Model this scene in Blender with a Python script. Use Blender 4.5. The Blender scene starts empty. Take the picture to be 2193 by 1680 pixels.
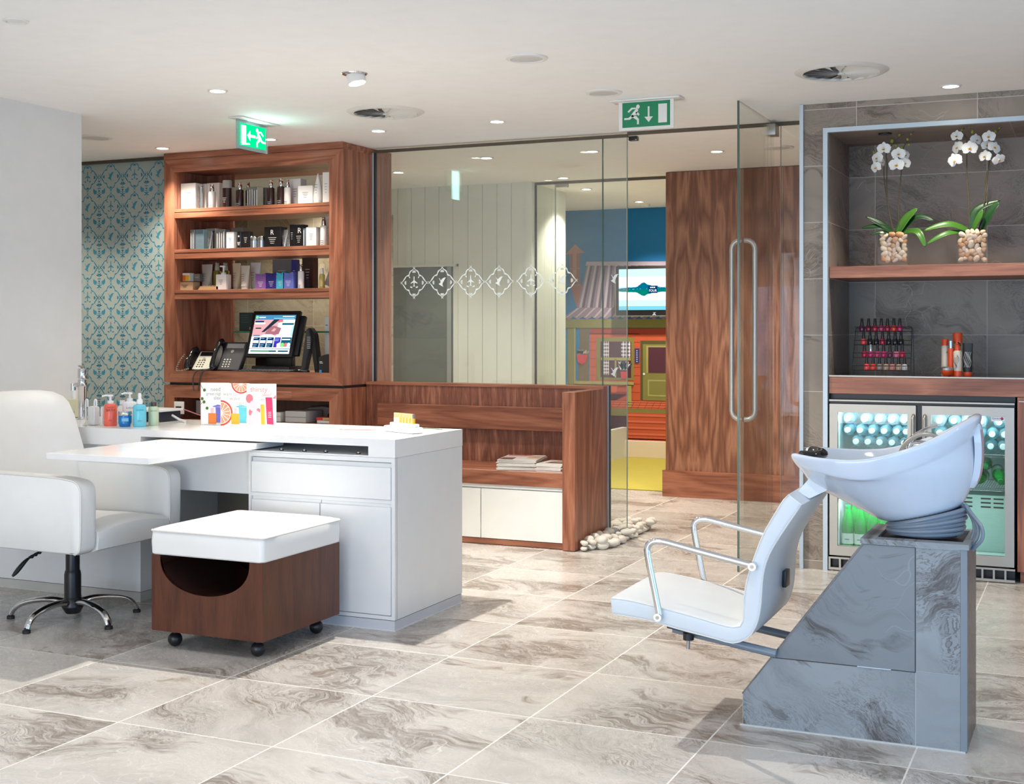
PW, AMB, DAY, DAY2, DAY3, EXPO = 30.0, .98, 20.0, 30.0, 84.0, 0.20
COR = 2.7
import bpy, bmesh, math, random
from math import sin, cos, pi, radians
from mathutils import Vector, Matrix
random.seed(7)
COL = bpy.context.scene.collection
scene = bpy.context.scene

# ------------------------------------------------------------------ node helpers
class NT:
    def __init__(s, name):
        s.m = bpy.data.materials.new(name); s.m.use_nodes = True
        s.t = s.m.node_tree; s.t.nodes.clear()
        s.out = s.t.nodes.new('ShaderNodeOutputMaterial')
    def n(s, ty, **kw):
        d = s.t.nodes.new('ShaderNode' + ty)
        for k, v in kw.items(): setattr(d, k, v)
        return d
    def put(s, sock, v):
        if v is None: return
        if hasattr(v, 'is_output') or isinstance(v, bpy.types.NodeSocket): s.t.links.new(v, sock)
        elif hasattr(sock, 'default_value'):
            try: sock.default_value = v
            except Exception: sock.default_value = (*v, 1.0)
    def math(s, op, a, b=None, c=None):
        d = s.n('Math', operation=op)
        s.put(d.inputs[0], a); s.put(d.inputs[1], b); s.put(d.inputs[2], c)
        return d.outputs[0]
    def comb(s, x, y, z):
        d = s.n('CombineXYZ'); s.put(d.inputs[0], x); s.put(d.inputs[1], y); s.put(d.inputs[2], z); return d.outputs[0]
    def sep(s, v):
        d = s.n('SeparateXYZ'); s.put(d.inputs[0], v); return d.outputs
    def vmath(s, op, a, b=None):
        d = s.n('VectorMath', operation=op); s.put(d.inputs[0], a)
        if b is not None: s.put(d.inputs[1], b)
        return d.outputs[0]
    def noise(s, vec, scale, detail=3, rough=.5, dist=0):
        d = s.n('TexNoise'); s.put(d.inputs['Vector'], vec); d.inputs['Scale'].default_value = scale
        d.inputs['Detail'].default_value = detail; d.inputs['Roughness'].default_value = rough; d.inputs['Distortion'].default_value = dist
        return d
    def ramp(s, fac, stops):
        d = s.n('ValToRGB'); s.put(d.inputs[0], fac); e = d.color_ramp.elements
        while len(e) > 1: e.remove(e[-1])
        e[0].position = stops[0][0]; e[0].color = (*stops[0][1], 1)
        for p, c in stops[1:]:
            k = e.new(p); k.color = (*c, 1)
        return d.outputs[0]
    def mix(s, fac, a, b):
        d = s.n('MixRGB'); s.put(d.inputs[0], fac); s.put(d.inputs[1], a); s.put(d.inputs[2], b); return d.outputs[0]
    def princ(s, color, rough=.5, metal=0., **kw):
        d = s.n('BsdfPrincipled'); s.put(d.inputs['Base Color'], color); s.put(d.inputs['Roughness'], rough); s.put(d.inputs['Metallic'], metal)
        for k, v in kw.items(): s.put(d.inputs[k], v)
        s.t.links.new(d.outputs[0], s.out.inputs[0]); return d
    def bump(s, p, h, strength=.1, dist=.01):
        b = s.n('Bump'); b.inputs['Strength'].default_value = strength; b.inputs['Distance'].default_value = dist
        s.put(b.inputs['Height'], h); s.t.links.new(b.outputs[0], p.inputs['Normal'])

def srgb(r, g, b):
    f = lambda c: (c/255/12.92) if c/255 <= .04045 else ((c/255+.055)/1.055)**2.4
    return (f(r), f(g), f(b))

def plain(name, rgb, rough=.5, metal=0., **kw):
    t = NT(name)
    g = t.n('NewGeometry'); nz = t.noise(g.outputs['Position'], 9, 2)
    c = t.mix(nz.outputs[0], tuple(x*.96 for x in rgb), tuple(min(1, x*1.04) for x in rgb))
    t.princ(c, rough, metal, **kw)
    return t.m

def emit(name, rgb, strength):
    t = NT(name); e = t.n('Emission'); e.inputs[0].default_value = (*rgb, 1); e.inputs[1].default_value = strength
    t.t.links.new(e.outputs[0], t.out.inputs[0]); return t.m

def pane(name, tint=(.86, .92, .88), ior=1.5, haze=0.0, hcol=(.8, .85, .8), refl=1.1):
    t = NT(name)
    tr = t.n('BsdfTransparent'); tr.inputs[0].default_value = (*tint, 1)
    gl = t.n('BsdfGlossy'); gl.inputs['Roughness'].default_value = .0; gl.inputs[0].default_value = (1, 1, 1, 1)
    fr = t.n('Fresnel'); fr.inputs[0].default_value = ior
    f = t.math('MULTIPLY', fr.outputs[0], refl)
    mx = t.n('MixShader'); t.put(mx.inputs[0], f); t.t.links.new(tr.outputs[0], mx.inputs[1]); t.t.links.new(gl.outputs[0], mx.inputs[2])
    last = mx.outputs[0]
    if haze:
        df = t.n('BsdfDiffuse'); df.inputs[0].default_value = (*hcol, 1)
        m2 = t.n('MixShader'); m2.inputs[0].default_value = haze
        t.t.links.new(last, m2.inputs[1]); t.t.links.new(df.outputs[0], m2.inputs[2]); last = m2.outputs[0]
    t.t.links.new(last, t.out.inputs[0]); return t.m

def marble(name, plane, pu, pv, u0, v0, base, dark, light, grout, rough=.25, gw=.0022, amount=1.0, seed=0, veins=.45):
    t = NT(name); P = t.sep(t.n('NewGeometry').outputs['Position'])
    u, v = {'XY': (P[0], P[1]), 'XZ': (P[0], P[2]), 'YZ': (P[1], P[2])}[plane]
    U = t.math('DIVIDE', t.math('SUBTRACT', u, u0), pu); V = t.math('DIVIDE', t.math('SUBTRACT', v, v0), pv)
    iu = t.math('FLOOR', U); iv = t.math('FLOOR', V)
    wn = t.n('TexWhiteNoise', noise_dimensions='3D'); t.put(wn.inputs[0], t.comb(iu, iv, float(seed)+.5))
    rc = t.sep(wn.outputs['Color'])
    off = t.vmath('SCALE', wn.outputs['Color']); off.node.inputs['Scale'].default_value = 13.0
    base_v = t.vmath('ADD', t.comb(u, v, 0.0), off)
    rot = t.n('VectorRotate', rotation_type='Z_AXIS'); t.put(rot.inputs['Vector'], base_v)
    t.put(rot.inputs['Angle'], t.math('ADD', t.math('MULTIPLY', rc[1], 1.1), -.2))
    pv_ = rot.outputs[0]
    warp = t.noise(pv_, 1.6, 3, .55)
    wv = t.vmath('SCALE', t.vmath('SUBTRACT', warp.outputs['Color'], (.5, .5, .5))); wv.node.inputs['Scale'].default_value = .75
    p2 = t.vmath('ADD', pv_, wv)
    st = t.vmath('MULTIPLY', p2, (.9, 3.4, 1))
    big = t.noise(st, 1.5, 5, .62, .3).outputs[0]
    fine = t.noise(st, 9, 6, .7, .8).outputs[0]
    h = t.math('ADD', t.math('MULTIPLY', big, .78), t.math('MULTIPLY', fine, .22))
    mask = t.noise(t.vmath('ADD', p2, (5.3, 1.1, 0)), 1.9, 2, .5).outputs[0]
    # thin contour veins
    fr = t.math('FRACT', t.math('MULTIPLY', h, 26.0))
    line = t.math('LESS_THAN', t.math('ABSOLUTE', t.math('SUBTRACT', fr, .5)), .16)
    mr = t.n('MapRange'); t.put(mr.inputs[0], mask); mr.inputs[1].default_value = .46; mr.inputs[2].default_value = .60
    lm = t.math('MULTIPLY', t.math('MULTIPLY', line, mr.outputs[0]), .55*amount)
    patch = t.n('MapRange'); t.put(patch.inputs[0], t.math('ADD', t.math('MULTIPLY', h, .65), t.math('MULTIPLY', mask, .35))); patch.inputs[1].default_value = .515; patch.inputs[2].default_value = .575
    gr = t.n('MapRange'); t.put(gr.inputs[0], fine); gr.inputs[1].default_value = .38; gr.inputs[2].default_value = .62
    pm = t.math('MULTIPLY', t.math('MULTIPLY', patch.outputs[0], t.math('ADD', t.math('MULTIPLY', gr.outputs[0], .65), .35)), .8*amount)
    soft = t.ramp(big, [(.30, tuple(x*.80 for x in base)), (.5, base), (.68, tuple(min(1, x*1.07) for x in base))])
    c = t.mix(pm, soft, dark); c = t.mix(lm, c, tuple(x*.8 for x in dark))
    vn = t.n('TexVoronoi', feature='DISTANCE_TO_EDGE'); t.put(vn.inputs['Vector'], t.vmath('ADD', pv_, t.vmath('MULTIPLY', wv, (1.3, 1.3, 1)))); vn.inputs['Scale'].default_value = 7
    lv = t.math('MULTIPLY', t.math('LESS_THAN', vn.outputs[0], .007), t.math('GREATER_THAN', t.noise(pv_, 2.2, 1).outputs[0], .56))
    c = t.mix(t.math('MULTIPLY', lv, veins), c, light)
    tone = t.math('ADD', t.math('MULTIPLY', rc[2], .14), .93)
    ts = t.vmath('SCALE', c); t.put(ts.node.inputs['Scale'], tone)
    eu = t.math('MULTIPLY', t.math('SUBTRACT', .5, t.math('ABSOLUTE', t.math('SUBTRACT', t.math('FRACT', U), .5))), pu)
    ev = t.math('MULTIPLY', t.math('SUBTRACT', .5, t.math('ABSOLUTE', t.math('SUBTRACT', t.math('FRACT', V), .5))), pv)
    g = t.math('LESS_THAN', t.math('MINIMUM', eu, ev), gw)
    c = t.mix(g, ts, grout)
    rr = t.math('ADD', t.math('MULTIPLY', fine, .18), rough-.06)
    rr = t.math('ADD', rr, t.math('MULTIPLY', g, .3))
    t.princ(c, rr, 0.)
    return t.m

def wood(name, axis, cs, across='X', sc=1.0, rough=.38, mirror=None, cath=9.0, rw=.38):
    """axis: direction of the grain; cs: dark, mid, light"""
    t = NT(name); P = t.sep(t.n('NewGeometry').outputs['Position'])
    d = {'X': 0, 'Y': 1, 'Z': 2}
    al = P[d[axis]]
    rest = [a for a in 'XYZ' if a != axis]
    a1 = P[d[rest[0]]]; a2 = P[d[rest[1]]]
    if mirror:
        per, o = mirror
        a1 = t.math('PINGPONG', t.math('ADD', P[d[rest[0]]], o), per)
    v1 = t.comb(t.math('MULTIPLY', a1, 6.0*sc), t.math('MULTIPLY', a2, 6.0*sc), t.math('MULTIPLY', al, .75*sc))
    n1 = t.noise(v1, 1.0, 3, .5, .35).outputs[0]
    v2 = t.comb(t.math('MULTIPLY', a1, 60.0*sc), t.math('MULTIPLY', a2, 60.0*sc), t.math('MULTIPLY', al, 3.0*sc))
    n2 = t.noise(v2, 1.0, 4, .6).outputs[0]
    v3 = t.comb(t.math('MULTIPLY', a1, 260.0*sc), t.math('MULTIPLY', a2, 260.0*sc), t.math('MULTIPLY', al, 9.0*sc))
    n3 = t.noise(v3, 1.0, 2).outputs[0]
    ring = t.math('PINGPONG', t.math('MULTIPLY', n1, cath*1.3), 1.0)
    k = t.math('ADD', t.math('MULTIPLY', ring, rw), t.math('MULTIPLY', n2, 1-rw))
    c = t.ramp(k, [(.20, cs[0]), (.46, cs[1]), (.74, cs[2])])
    c = t.mix(t.math('MULTIPLY', t.math('GREATER_THAN', n3, .58), .22), c, tuple(x*.55 for x in cs[0]))
    p = t.princ(c, rough, 0.)
    return t.m

# ------------------------------------------------------------------ mesh builder
class B:
    def __init__(s): s.bm = bmesh.new(); s.mats = []
    def mi(s, m):
        if m not in s.mats: s.mats.append(m)
        return s.mats.index(m)
    def merge(s, t, m, M=None):
        k = s.mi(m); vm = {}
        for v in t.verts: vm[v] = s.bm.verts.new(M @ v.co if M else v.co)
        for f in t.faces:
            try: nf = s.bm.faces.new([vm[v] for v in f.verts]); nf.material_index = k
            except ValueError: pass
        t.free(); return s
    def box(s, x0, x1, y0, y1, z0, z1, m, bev=0, seg=2, M=None):
        t = bmesh.new(); bmesh.ops.create_cube(t, size=1)
        for v in t.verts: v.co = Vector(((x0+x1)/2+v.co.x*(x1-x0), (y0+y1)/2+v.co.y*(y1-y0), (z0+z1)/2+v.co.z*(z1-z0)))
        if bev: bmesh.ops.bevel(t, geom=t.edges[:], offset=bev, segments=seg, affect='EDGES', profile=.6)
        return s.merge(t, m, M)
    def lathe(s, prof, m, c=(0, 0, 0), n=24, M=None, sx=1, sy=1):
        t = bmesh.new(); rings = []
        for r, z in prof:
            if r <= 1e-6: rings.append([t.verts.new((c[0], c[1], c[2]+z))])
            else: rings.append([t.verts.new((c[0]+r*sx*cos(2*pi*k/n), c[1]+r*sy*sin(2*pi*k/n), c[2]+z)) for k in range(n)])
        for a, b in zip(rings, rings[1:]):
            if len(a) == 1 and len(b) == 1: continue
            for k in range(n):
                q = [a[k % len(a)], a[(k+1) % len(a)], b[(k+1) % len(b)], b[k % len(b)]]
                q = [v for i, v in enumerate(q) if v not in q[:i]]
                if len(q) >= 3: t.faces.new(q)
        return s.merge(t, m, M)
    def cyl(s, a, b, r, m, r2=None, n=16, caps=True):
        a = Vector(a); b = Vector(b); d = b-a; q = d.to_track_quat('Z', 'Y').to_matrix().to_4x4()
        M = Matrix.Translation(a) @ q; L = d.length; r2 = r if r2 is None else r2
        pr = ([(0, 0)] if caps else []) + [(r, 0), (r2, L)] + ([(0, L)] if caps else [])
        return s.lathe(pr, m, n=n, M=M)
    def tube(s, pts, r, m, n=8, closed=False, rs=None, flat=None):
        pts = [Vector(p) for p in pts]; t = bmesh.new(); rings = []; N = len(pts)
        up = None
        for i, p in enumerate(pts):
            a = pts[(i-1) % N] if (closed or i > 0) else pts[i]; b = pts[(i+1) % N] if (closed or i < N-1) else pts[i]
            d = (b-a).normalized()
            if up is None:
                up = Vector((0, 0, 1)) if abs(d.z) < .9 else Vector((0, 1, 0))
            sd = d.cross(up)
            if sd.length < 1e-5: sd = d.orthogonal()
            sd.normalize(); up2 = sd.cross(d).normalized(); up = up2
            rr = rs[i] if rs else r
            fx, fy = flat if flat else (1, 1)
            rings.append([t.verts.new(p + sd*cos(2*pi*k/n)*rr*fx + up2*sin(2*pi*k/n)*rr*fy) for k in range(n)])
        for i in range(N if closed else N-1):
            a = rings[i]; b = rings[(i+1) % N]
            for k in range(n): t.faces.new([a[k], a[(k+1) % n], b[(k+1) % n], b[k]])
        if not closed:
            t.faces.new(rings[0][::-1]); t.faces.new(rings[-1])
        return s.merge(t, m)
    def poly(s, pts, m):
        vs = [s.bm.verts.new(p) for p in pts]
        f = s.bm.faces.new(vs); f.material_index = s.mi(m); return s
    def prism(s, pts2, d, m, O=(0, 0, 0), U=(1, 0, 0), V=(0, 0, 1), bev=0, seg=2):
        O, U, V = Vector(O), Vector(U), Vector(V); N = U.cross(V).normalized()
        t = bmesh.new()
        a = [t.verts.new(O+U*p[0]+V*p[1]) for p in pts2]
        if d:
            b = [t.verts.new(O+U*p[0]+V*p[1]+N*d) for p in pts2]; n = len(a)
            t.faces.new(a[::-1]); t.faces.new(b)
            for i in range(n): t.faces.new([a[i], a[(i+1) % n], b[(i+1) % n], b[i]])
            if bev: bmesh.ops.bevel(t, geom=t.edges[:], offset=bev, segments=seg, affect='EDGES')
        else: t.faces.new(a)
        bmesh.ops.recalc_face_normals(t, faces=t.faces[:]) if d else None
        return s.merge(t, m)
    def stroke(s, pts, w, m, O=(0, 0, 0), U=(1, 0, 0), V=(0, 0, 1)):
        O, U, V = Vector(O), Vector(U), Vector(V); n = len(pts); L = []; R = []
        for i, p in enumerate(pts):
            a = Vector(pts[max(i-1, 0)]); b = Vector(pts[min(i+1, n-1)]); d = (b-a)
            if d.length < 1e-9: d = Vector((1, 0))
            d.normalize(); nn = Vector((-d.y, d.x)); ww = (w[i] if isinstance(w, (list, tuple)) else w)/2
            L.append(Vector(p)+nn*ww); R.append(Vector(p)-nn*ww)
        k = s.mi(m)
        lv = [s.bm.verts.new(O+U*q.x+V*q.y) for q in L]; rv = [s.bm.verts.new(O+U*q.x+V*q.y) for q in R]
        for i in range(n-1):
            f = s.bm.faces.new([rv[i], rv[i+1], lv[i+1], lv[i]]); f.material_index = k
        return s
    def loft(s, rings, m, cap0=True, cap1=True):
        t = bmesh.new(); vs = [[t.verts.new(p) for p in r] for r in rings]; n = len(rings[0])
        for a, b in zip(vs, vs[1:]):
            for k in range(n): t.faces.new([a[k], a[(k+1) % n], b[(k+1) % n], b[k]])
        if cap0: t.faces.new(vs[0][::-1])
        if cap1: t.faces.new(vs[-1])
        bmesh.ops.recalc_face_normals(t, faces=t.faces[:])
        return s.merge(t, m)
    def sphere(s, c, r, m, sx=1, sy=1, sz=1, n=12, M=None):
        t = bmesh.new(); bmesh.ops.create_uvsphere(t, u_segments=n, v_segments=max(6, n*2//3), radius=r)
        for v in t.verts: v.co = Vector((c[0]+v.co.x*sx, c[1]+v.co.y*sy, c[2]+v.co.z*sz))
        return s.merge(t, m, M)
    def text(s, txt, size, m, O, U=(1, 0, 0), V=(0, 0, 1), align='LEFT', ext=0.0, sx=1.0):
        O, U, V = Vector(O), Vector(U), Vector(V); N = U.cross(V)
        cu = bpy.data.curves.new('t', 'FONT'); cu.body = txt; cu.size = size; cu.align_x = align; cu.resolution_u = 3
        ob = bpy.data.objects.new('t', cu); COL.objects.link(ob)
        bpy.context.view_layer.update()
        me = bpy.data.meshes.new_from_object(ob.evaluated_get(bpy.context.evaluated_depsgraph_get()))
        bpy.data.objects.remove(ob); bpy.data.curves.remove(cu)
        k = s.mi(m); vs = [s.bm.verts.new(O+U*v.co.x*sx+V*v.co.y+N*ext) for v in me.vertices]
        for p in me.polygons:
            try: f = s.bm.faces.new([vs[i] for i in p.vertices]); f.material_index = k
            except ValueError: pass
        bpy.data.meshes.remove(me); return s
    def build(s, name, parent=None, smooth=35, world=True, mods=None):
        if parent is not None and world:
            off = root_loc(parent)
            for v in s.bm.verts: v.co -= off
        me = bpy.data.meshes.new(name); s.bm.to_mesh(me); s.bm.free()
        for m in s.mats: me.materials.append(m)
        if smooth:
            for p in me.polygons: p.use_smooth = len(p.vertices) < 8
            me.set_sharp_from_angle(angle=radians(smooth))
        o = bpy.data.objects.new(name, me); COL.objects.link(o); o.parent = parent
        return o

def root_loc(o):
    v = Vector((0, 0, 0))
    while o: v += o.location; o = o.parent
    return v
def tag(o, label, cat, group=None, kind=None):
    o['label'] = label; o['category'] = cat
    if group: o['group'] = group
    if kind: o['kind'] = kind
    return o
def thing(name, label, cat, loc=(0, 0, 0), rotz=0, group=None):
    o = bpy.data.objects.new(name, None); COL.objects.link(o); o.location = loc; o.rotation_euler = (0, 0, rotz)
    o.empty_display_size = .05
    return tag(o, label, cat, group)
def struct(o): o['kind'] = 'structure'; return o
KIDS = {}
def dup(root, loc, rotz=None, label=None, rot=None):
    r = root.copy(); COL.objects.link(r); r.location = loc
    if rotz is not None: r.rotation_euler = (0, 0, rotz)
    if rot is not None: r.rotation_euler = rot
    if label: r['label'] = label
    for ch in [o for o in bpy.data.objects if o.parent == root]:
        c = ch.copy(); COL.objects.link(c); c.parent = r
        for g in [o for o in bpy.data.objects if o.parent == ch]:
            d = g.copy(); COL.objects.link(d); d.parent = c
    return r
def cat_rom(pts, n=6, closed=False):
    P = [Vector(p) for p in pts]; out = []; N = len(P)
    for i in range(N if closed else N-1):
        p0 = P[(i-1) % N] if closed or i > 0 else P[i]; p1 = P[i]; p2 = P[(i+1) % N]; p3 = P[(i+2) % N] if closed or i+2 < N else P[(i+1) % N]
        for k in range(n):
            t = k/n; out.append(.5*((2*p1)+(p2-p0)*t+(2*p0-5*p1+4*p2-p3)*t*t+(3*p1-p0-3*p2+p3)*t**3))
    if not closed: out.append(P[-1])
    return out
def ringpts(cx, cy, z, rx, ry, n=32, p=2.0):
    out = []
    for k in range(n):
        a = 2*pi*k/n; c, s_ = cos(a), sin(a)
        out.append(Vector((cx+rx*math.copysign(abs(c)**(2/p), c), cy+ry*math.copysign(abs(s_)**(2/p), s_), z)))
    return out

# ------------------------------------------------------------------ materials
W1 = (srgb(118, 68, 48), srgb(150, 92, 67), srgb(176, 116, 88))
W2 = (srgb(104, 64, 46), srgb(138, 90, 66), srgb(170, 120, 92))
wood_x = wood('walnut_grain_x', 'X', W1, sc=1.0)
wood_z = wood('walnut_grain_z', 'Z', W1, sc=1.0)
wood_y = wood('walnut_grain_y', 'Y', W1, sc=1.0)
wood_fig = wood('walnut_figured', 'Z', W2, sc=1.0, mirror=(.31, 4.02), cath=12, rw=.44)
wood_stripe = wood('walnut_striped', 'Z', (srgb(100, 56, 42), srgb(140, 88, 68), srgb(192, 136, 108)), sc=3.4, cath=3)
wood_dark = wood('dark_walnut', 'Z', (srgb(56, 27, 15), srgb(80, 40, 23), srgb(100, 53, 31)), sc=4.0, cath=2, rough=.35)
wood_tray = plain('light_wood', srgb(196, 160, 112), .5)
FB = srgb(196, 188, 177)
floor_m = marble('floor_marble_tile', 'XY', .6, .6, -3.4998, 3.3266, srgb(194, 188, 180), srgb(108, 92, 79), srgb(228, 224, 218), srgb(226, 221, 212), rough=.24, gw=.0026)
wallt_x = marble('wall_marble_tile_x', 'XZ', .6, .3, -1.15, .045, srgb(150, 136, 120), srgb(96, 80, 66), srgb(200, 194, 186), srgb(200, 194, 186), rough=.4, gw=.0016, seed=3)
wallt_y = marble('wall_marble_tile_y', 'YZ', .6, .3, 7.02, .045, srgb(140, 128, 116), srgb(92, 78, 68), srgb(196, 190, 180), srgb(196, 190, 182), rough=.4, gw=.0016, seed=5)
wallt_c = marble('ceil_marble_tile', 'XY', .6, .6, -1.0, 6.9, srgb(140, 130, 120), srgb(98, 86, 76), srgb(180, 170, 160), srgb(180, 174, 166), rough=.4, gw=.0016, seed=9)
plinth_x = marble('plinth_marble_x', 'XZ', .6, .38, -1.105, -.151, srgb(146, 149, 150), srgb(84, 78, 74), srgb(205, 203, 200), srgb(210, 208, 204), rough=.35, gw=-1, seed=4, amount=1.25, veins=.15)
plinth_door = marble('plinth_marble_door', 'XZ', .6, .38, -1.105, -.151, srgb(126, 130, 132), srgb(62, 58, 56), srgb(196, 194, 190), srgb(200, 200, 196), rough=.35, gw=-1, seed=6, amount=1.25, veins=.15)
plinth_y = marble('plinth_marble_y', 'YZ', 5, 5, 2, -2.2, srgb(120, 112, 108), srgb(90, 82, 76), srgb(150, 146, 142), srgb(200, 200, 196), rough=.35, seed=14)
backt = marble('far_marble_tile', 'XZ', .6, .3, -6.0, .1, srgb(166, 156, 134), srgb(112, 100, 80), srgb(190, 182, 162), srgb(196, 188, 168), rough=.4, gw=.002, seed=8)
slate = marble('grey_slate', 'XZ', .9, .9, -5.6, .3, srgb(150, 152, 138), srgb(112, 114, 104), srgb(168, 170, 158), srgb(130, 130, 122), rough=.4, seed=12)
white_wall = plain('white_wall_paint', srgb(222, 222, 221), .7)
ceil_m = plain('ceiling_paint', srgb(250, 249, 247), .8)
white_lac = plain('white_lacquer', srgb(232, 231, 229), .28)
white_gloss = plain('white_solid_surface', srgb(240, 238, 234), .16)
white_door = plain('white_cupboard', srgb(238, 237, 230), .3)
plank_m = plain('painted_planks', srgb(226, 228, 216), .5)
groove_m = plain('shadow_groove', srgb(150, 150, 144), .7)
leather = plain('white_leather', srgb(238, 236, 231), .42)
leather2 = plain('white_vinyl', srgb(216, 219, 220), .4)
piping = plain('leather_piping', srgb(226, 222, 214), .45)
chrome = plain('chrome', (.66, .65, .65), .06, 1.)
steel = plain('brushed_steel', srgb(172, 166, 156), .36, .7)
alu = plain('aluminium', srgb(182, 193, 200), .4, .5)
black = plain('black_plastic', (.012, .012, .013), .35)
blackg = plain('black_gloss', (.01, .01, .012), .08)
rubber = plain('black_rubber', (.015, .014, .014), .6)
dkgrey = plain('dark_grey', (.05, .05, .055), .5)
ceramic = plain('white_ceramic', srgb(204, 211, 220), .08, 0., **{'Coat Weight': .6, 'Coat Roughness': .03})
hose_m = plain('grey_vinyl_hose', srgb(120, 130, 140), .3)
speaker_m = plain('speaker_grille', srgb(205, 203, 200), .8)
vent_m = plain('vent_white', srgb(226, 224, 218), .4)
pebble_w = plain('white_pebble', srgb(222, 216, 204), .7)
glass_pane = pane('clear_glass', (.945, .965, .95), 1.42, .05, (.80, .84, .78))  # greenish diffuse haze mixed in as a veil of partial reflection
glass_pane2 = pane('clear_glass_b', (.955, .97, .96), 1.42, refl=.6)
glass_edge = plain('glass_edge', srgb(70, 98, 86), .1)
glass_edge_l = plain('glass_edge_light', srgb(150, 160, 146), .1)
frost = plain('frosted_film', srgb(214, 222, 220), .7)
black_strip = plain('black_seal', (.01, .01, .01), .5)
track_m = plain('dark_track', srgb(96, 86, 74), .45, .5)
lamp_em = emit('lamp_glow', (1, .93, .80), 28)
lamp_em2 = emit('lamp_glow_b', (1, .90, .74), 16)
H = 2.475
# ------------------------------------------------------------------ the setting
b = B(); b.box(-8, 3.2, -2.6, 9.78, -.1, 0, floor_m); struct(b.build('floor', smooth=0))
b = B(); b.box(-8, 3.2, -2.6, 12.6, H, H+.15, ceil_m); struct(b.build('ceiling', smooth=0))
b = B(); b.box(-5.34, -5.16, -2.6, 5.625, 0, H, white_wall); struct(b.build('wall_left', smooth=0))
b = B(); b.box(-8, -5.16, -2.8, -2.6, 0, H, white_wall); b.box(-5.16, -4.2, -2.8, -2.6, 0, H, white_wall)
b.box(-1.2, -.6, -2.8, -2.6, 0, H, white_wall); b.box(-4.2, 3.3, -2.8, -2.6, 2.3, H, white_wall)
struct(b.build('wall_front', smooth=0))
b = B(); b.box(1.6, 1.75, 3.2, 7.0, 0, H, white_wall); b.box(1.6, 1.75, -2.8, 3.2, 2.2, H, white_wall); b.box(1.6, 1.75, -2.8, 3.2, 0, .1, white_wall); struct(b.build('wall_right', smooth=0))
b = B(); b.box(-8.1, -8, 5.5, 7.4, 0, H, white_wall); b.box(-8, -5.34, 5.5, 5.6, 0, H, white_wall); struct(b.build('wall_passage', smooth=0))

# --- decorative motif, unit period -------------------------------------------------
BIRD = [(-.10, .10), (-.068, .092), (-.048, .055), (-.032, .045), (-.022, .065), (.0, .085), (.05, .112), (.112, .108), (.072, .088), (.07, .068), (.05, .05), (.045, .032), (.03, .012), (.012, -.02), (.004, -.045), (.022, -.09), (.034, -.112), (.012, -.10), (-.006, -.078), (-.022, -.088), (-.05, -.062), (-.08, -.05), (-.10, -.022), (-.078, -.026), (-.052, -.008), (-.045, .015), (-.06, .045), (-.07, .07)]
PLANE = [(0, .16), (.012, .14), (.014, .04), (.10, -.03), (.11, -.05), (.016, -.02), (.012, -.10), (.045, -.135), (0, -.125), (-.045, -.135), (-.012, -.10), (-.016, -.02), (-.11, -.05), (-.10, -.03), (-.014, .04), (-.012, .14)]
def sym(pts, fx, fy): return [(p[0]*fx, p[1]*fy) for p in pts]
def leafp(x, y, a, L, w):
    pts = []
    for k in range(5): t = k/4; pts.append((t*L, w*sin(pi*t)))
    for k in range(3, 0, -1): t = k/4; pts.append((t*L, -w*sin(pi*t)))
    c, s_ = cos(a), sin(a)
    return [(x+p[0]*c-p[1]*s_, y+p[0]*s_+p[1]*c) for p in pts]
QUAD = [(p.x, p.y) for p in cat_rom([(0, .46), (.045, .40), (.13, .345), (.165, .27), (.19, .225), (.27, .20), (.34, .11), (.40, .04), (.45, 0)], 4)]
def medallion(b, m, O, U, V, kind, bird_off=True):
    for fx in (1, -1):
        for fy in (1, -1):
            n = len(QUAD); b.stroke(sym(QUAD, fx, fy), [.016+.030*sin(pi*i/(n-1))*abs(cos(4*pi*i/(n-1))) for i in range(n)], m, O, U, V)
            b.stroke([(fx*(.0+.035*sin(t*2.6)), fy*(.46+.03*t)) for t in (0, .33, .66, 1)], .012, m, O, U, V)
            b.stroke([(fx*(.45+.03*t), fy*.035*sin(t*2.6)) for t in (0, .33, .66, 1)], .012, m, O, U, V)
    Un, Vn = Vector(U), Vector(V); O = Vector(O)
    def P(pts): b.poly([O+Un*p[0]+Vn*p[1] for p in pts], m)
    for s_ in (1, -1):
        for a, L, w in ((90, .09, .014), (55, .085, .016), (125, .085, .016), (20, .08, .014), (160, .08, .014)):
            P(leafp(0, s_*.31-(0.0 if s_ > 0 else .02), radians(a*s_), L, w))
            P(leafp(s_*.27, 0, radians(a*1-90 if s_ > 0 else a+90), L*.95, w))
    if kind == 'bird':
        P([(p[0]*1.25, p[1]*1.3) for p in BIRD])
    else:
        P([(p[0]*1.15, p[1]*1.1+.03) for p in PLANE])
        for fx in (1, -1):
            P(leafp(fx*.05, -.15, radians(20 if fx > 0 else 160), .1, .022)); P(leafp(fx*.14, .14, radians(60 if fx > 0 else 120), .07, .02))
def tulip(b, m, O, U, V):
    Un, Vn = Vector(U), Vector(V); O = Vector(O)
    def P(pts): b.poly([O+Un*p[0]+Vn*p[1] for p in pts], m)
    for s_ in (1, -1):
        P(sym([(.10, .03), (.14, .07), (.19, .075), (.235, .14), (.26, .06), (.245, -.02), (.19, -.07), (.14, -.05), (.115, -.01)], s_, 1))
        b.stroke([(s_*x, y) for x, y in ((.15, -.06), (.09, -.02), (.04, -.01), (0, -.06))], .014, m, O, U, V)
        for y, a, L in ((-.10, 15, .12), (-.14, -20, .12), (-.08, -60, .09), (.20, 25, .15), (.22, 55, .13), (.27, -15, .12), (.12, 10, .08), (.34, 40, .07)):
            P(leafp(0, y, radians(a if s_ > 0 else 180-a), L, .017))
    P([(-.06, .06), (.06, .06), (0, .0)]); b.stroke([(0, .4), (0, -.25)], .014, m, O, U, V)
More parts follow.
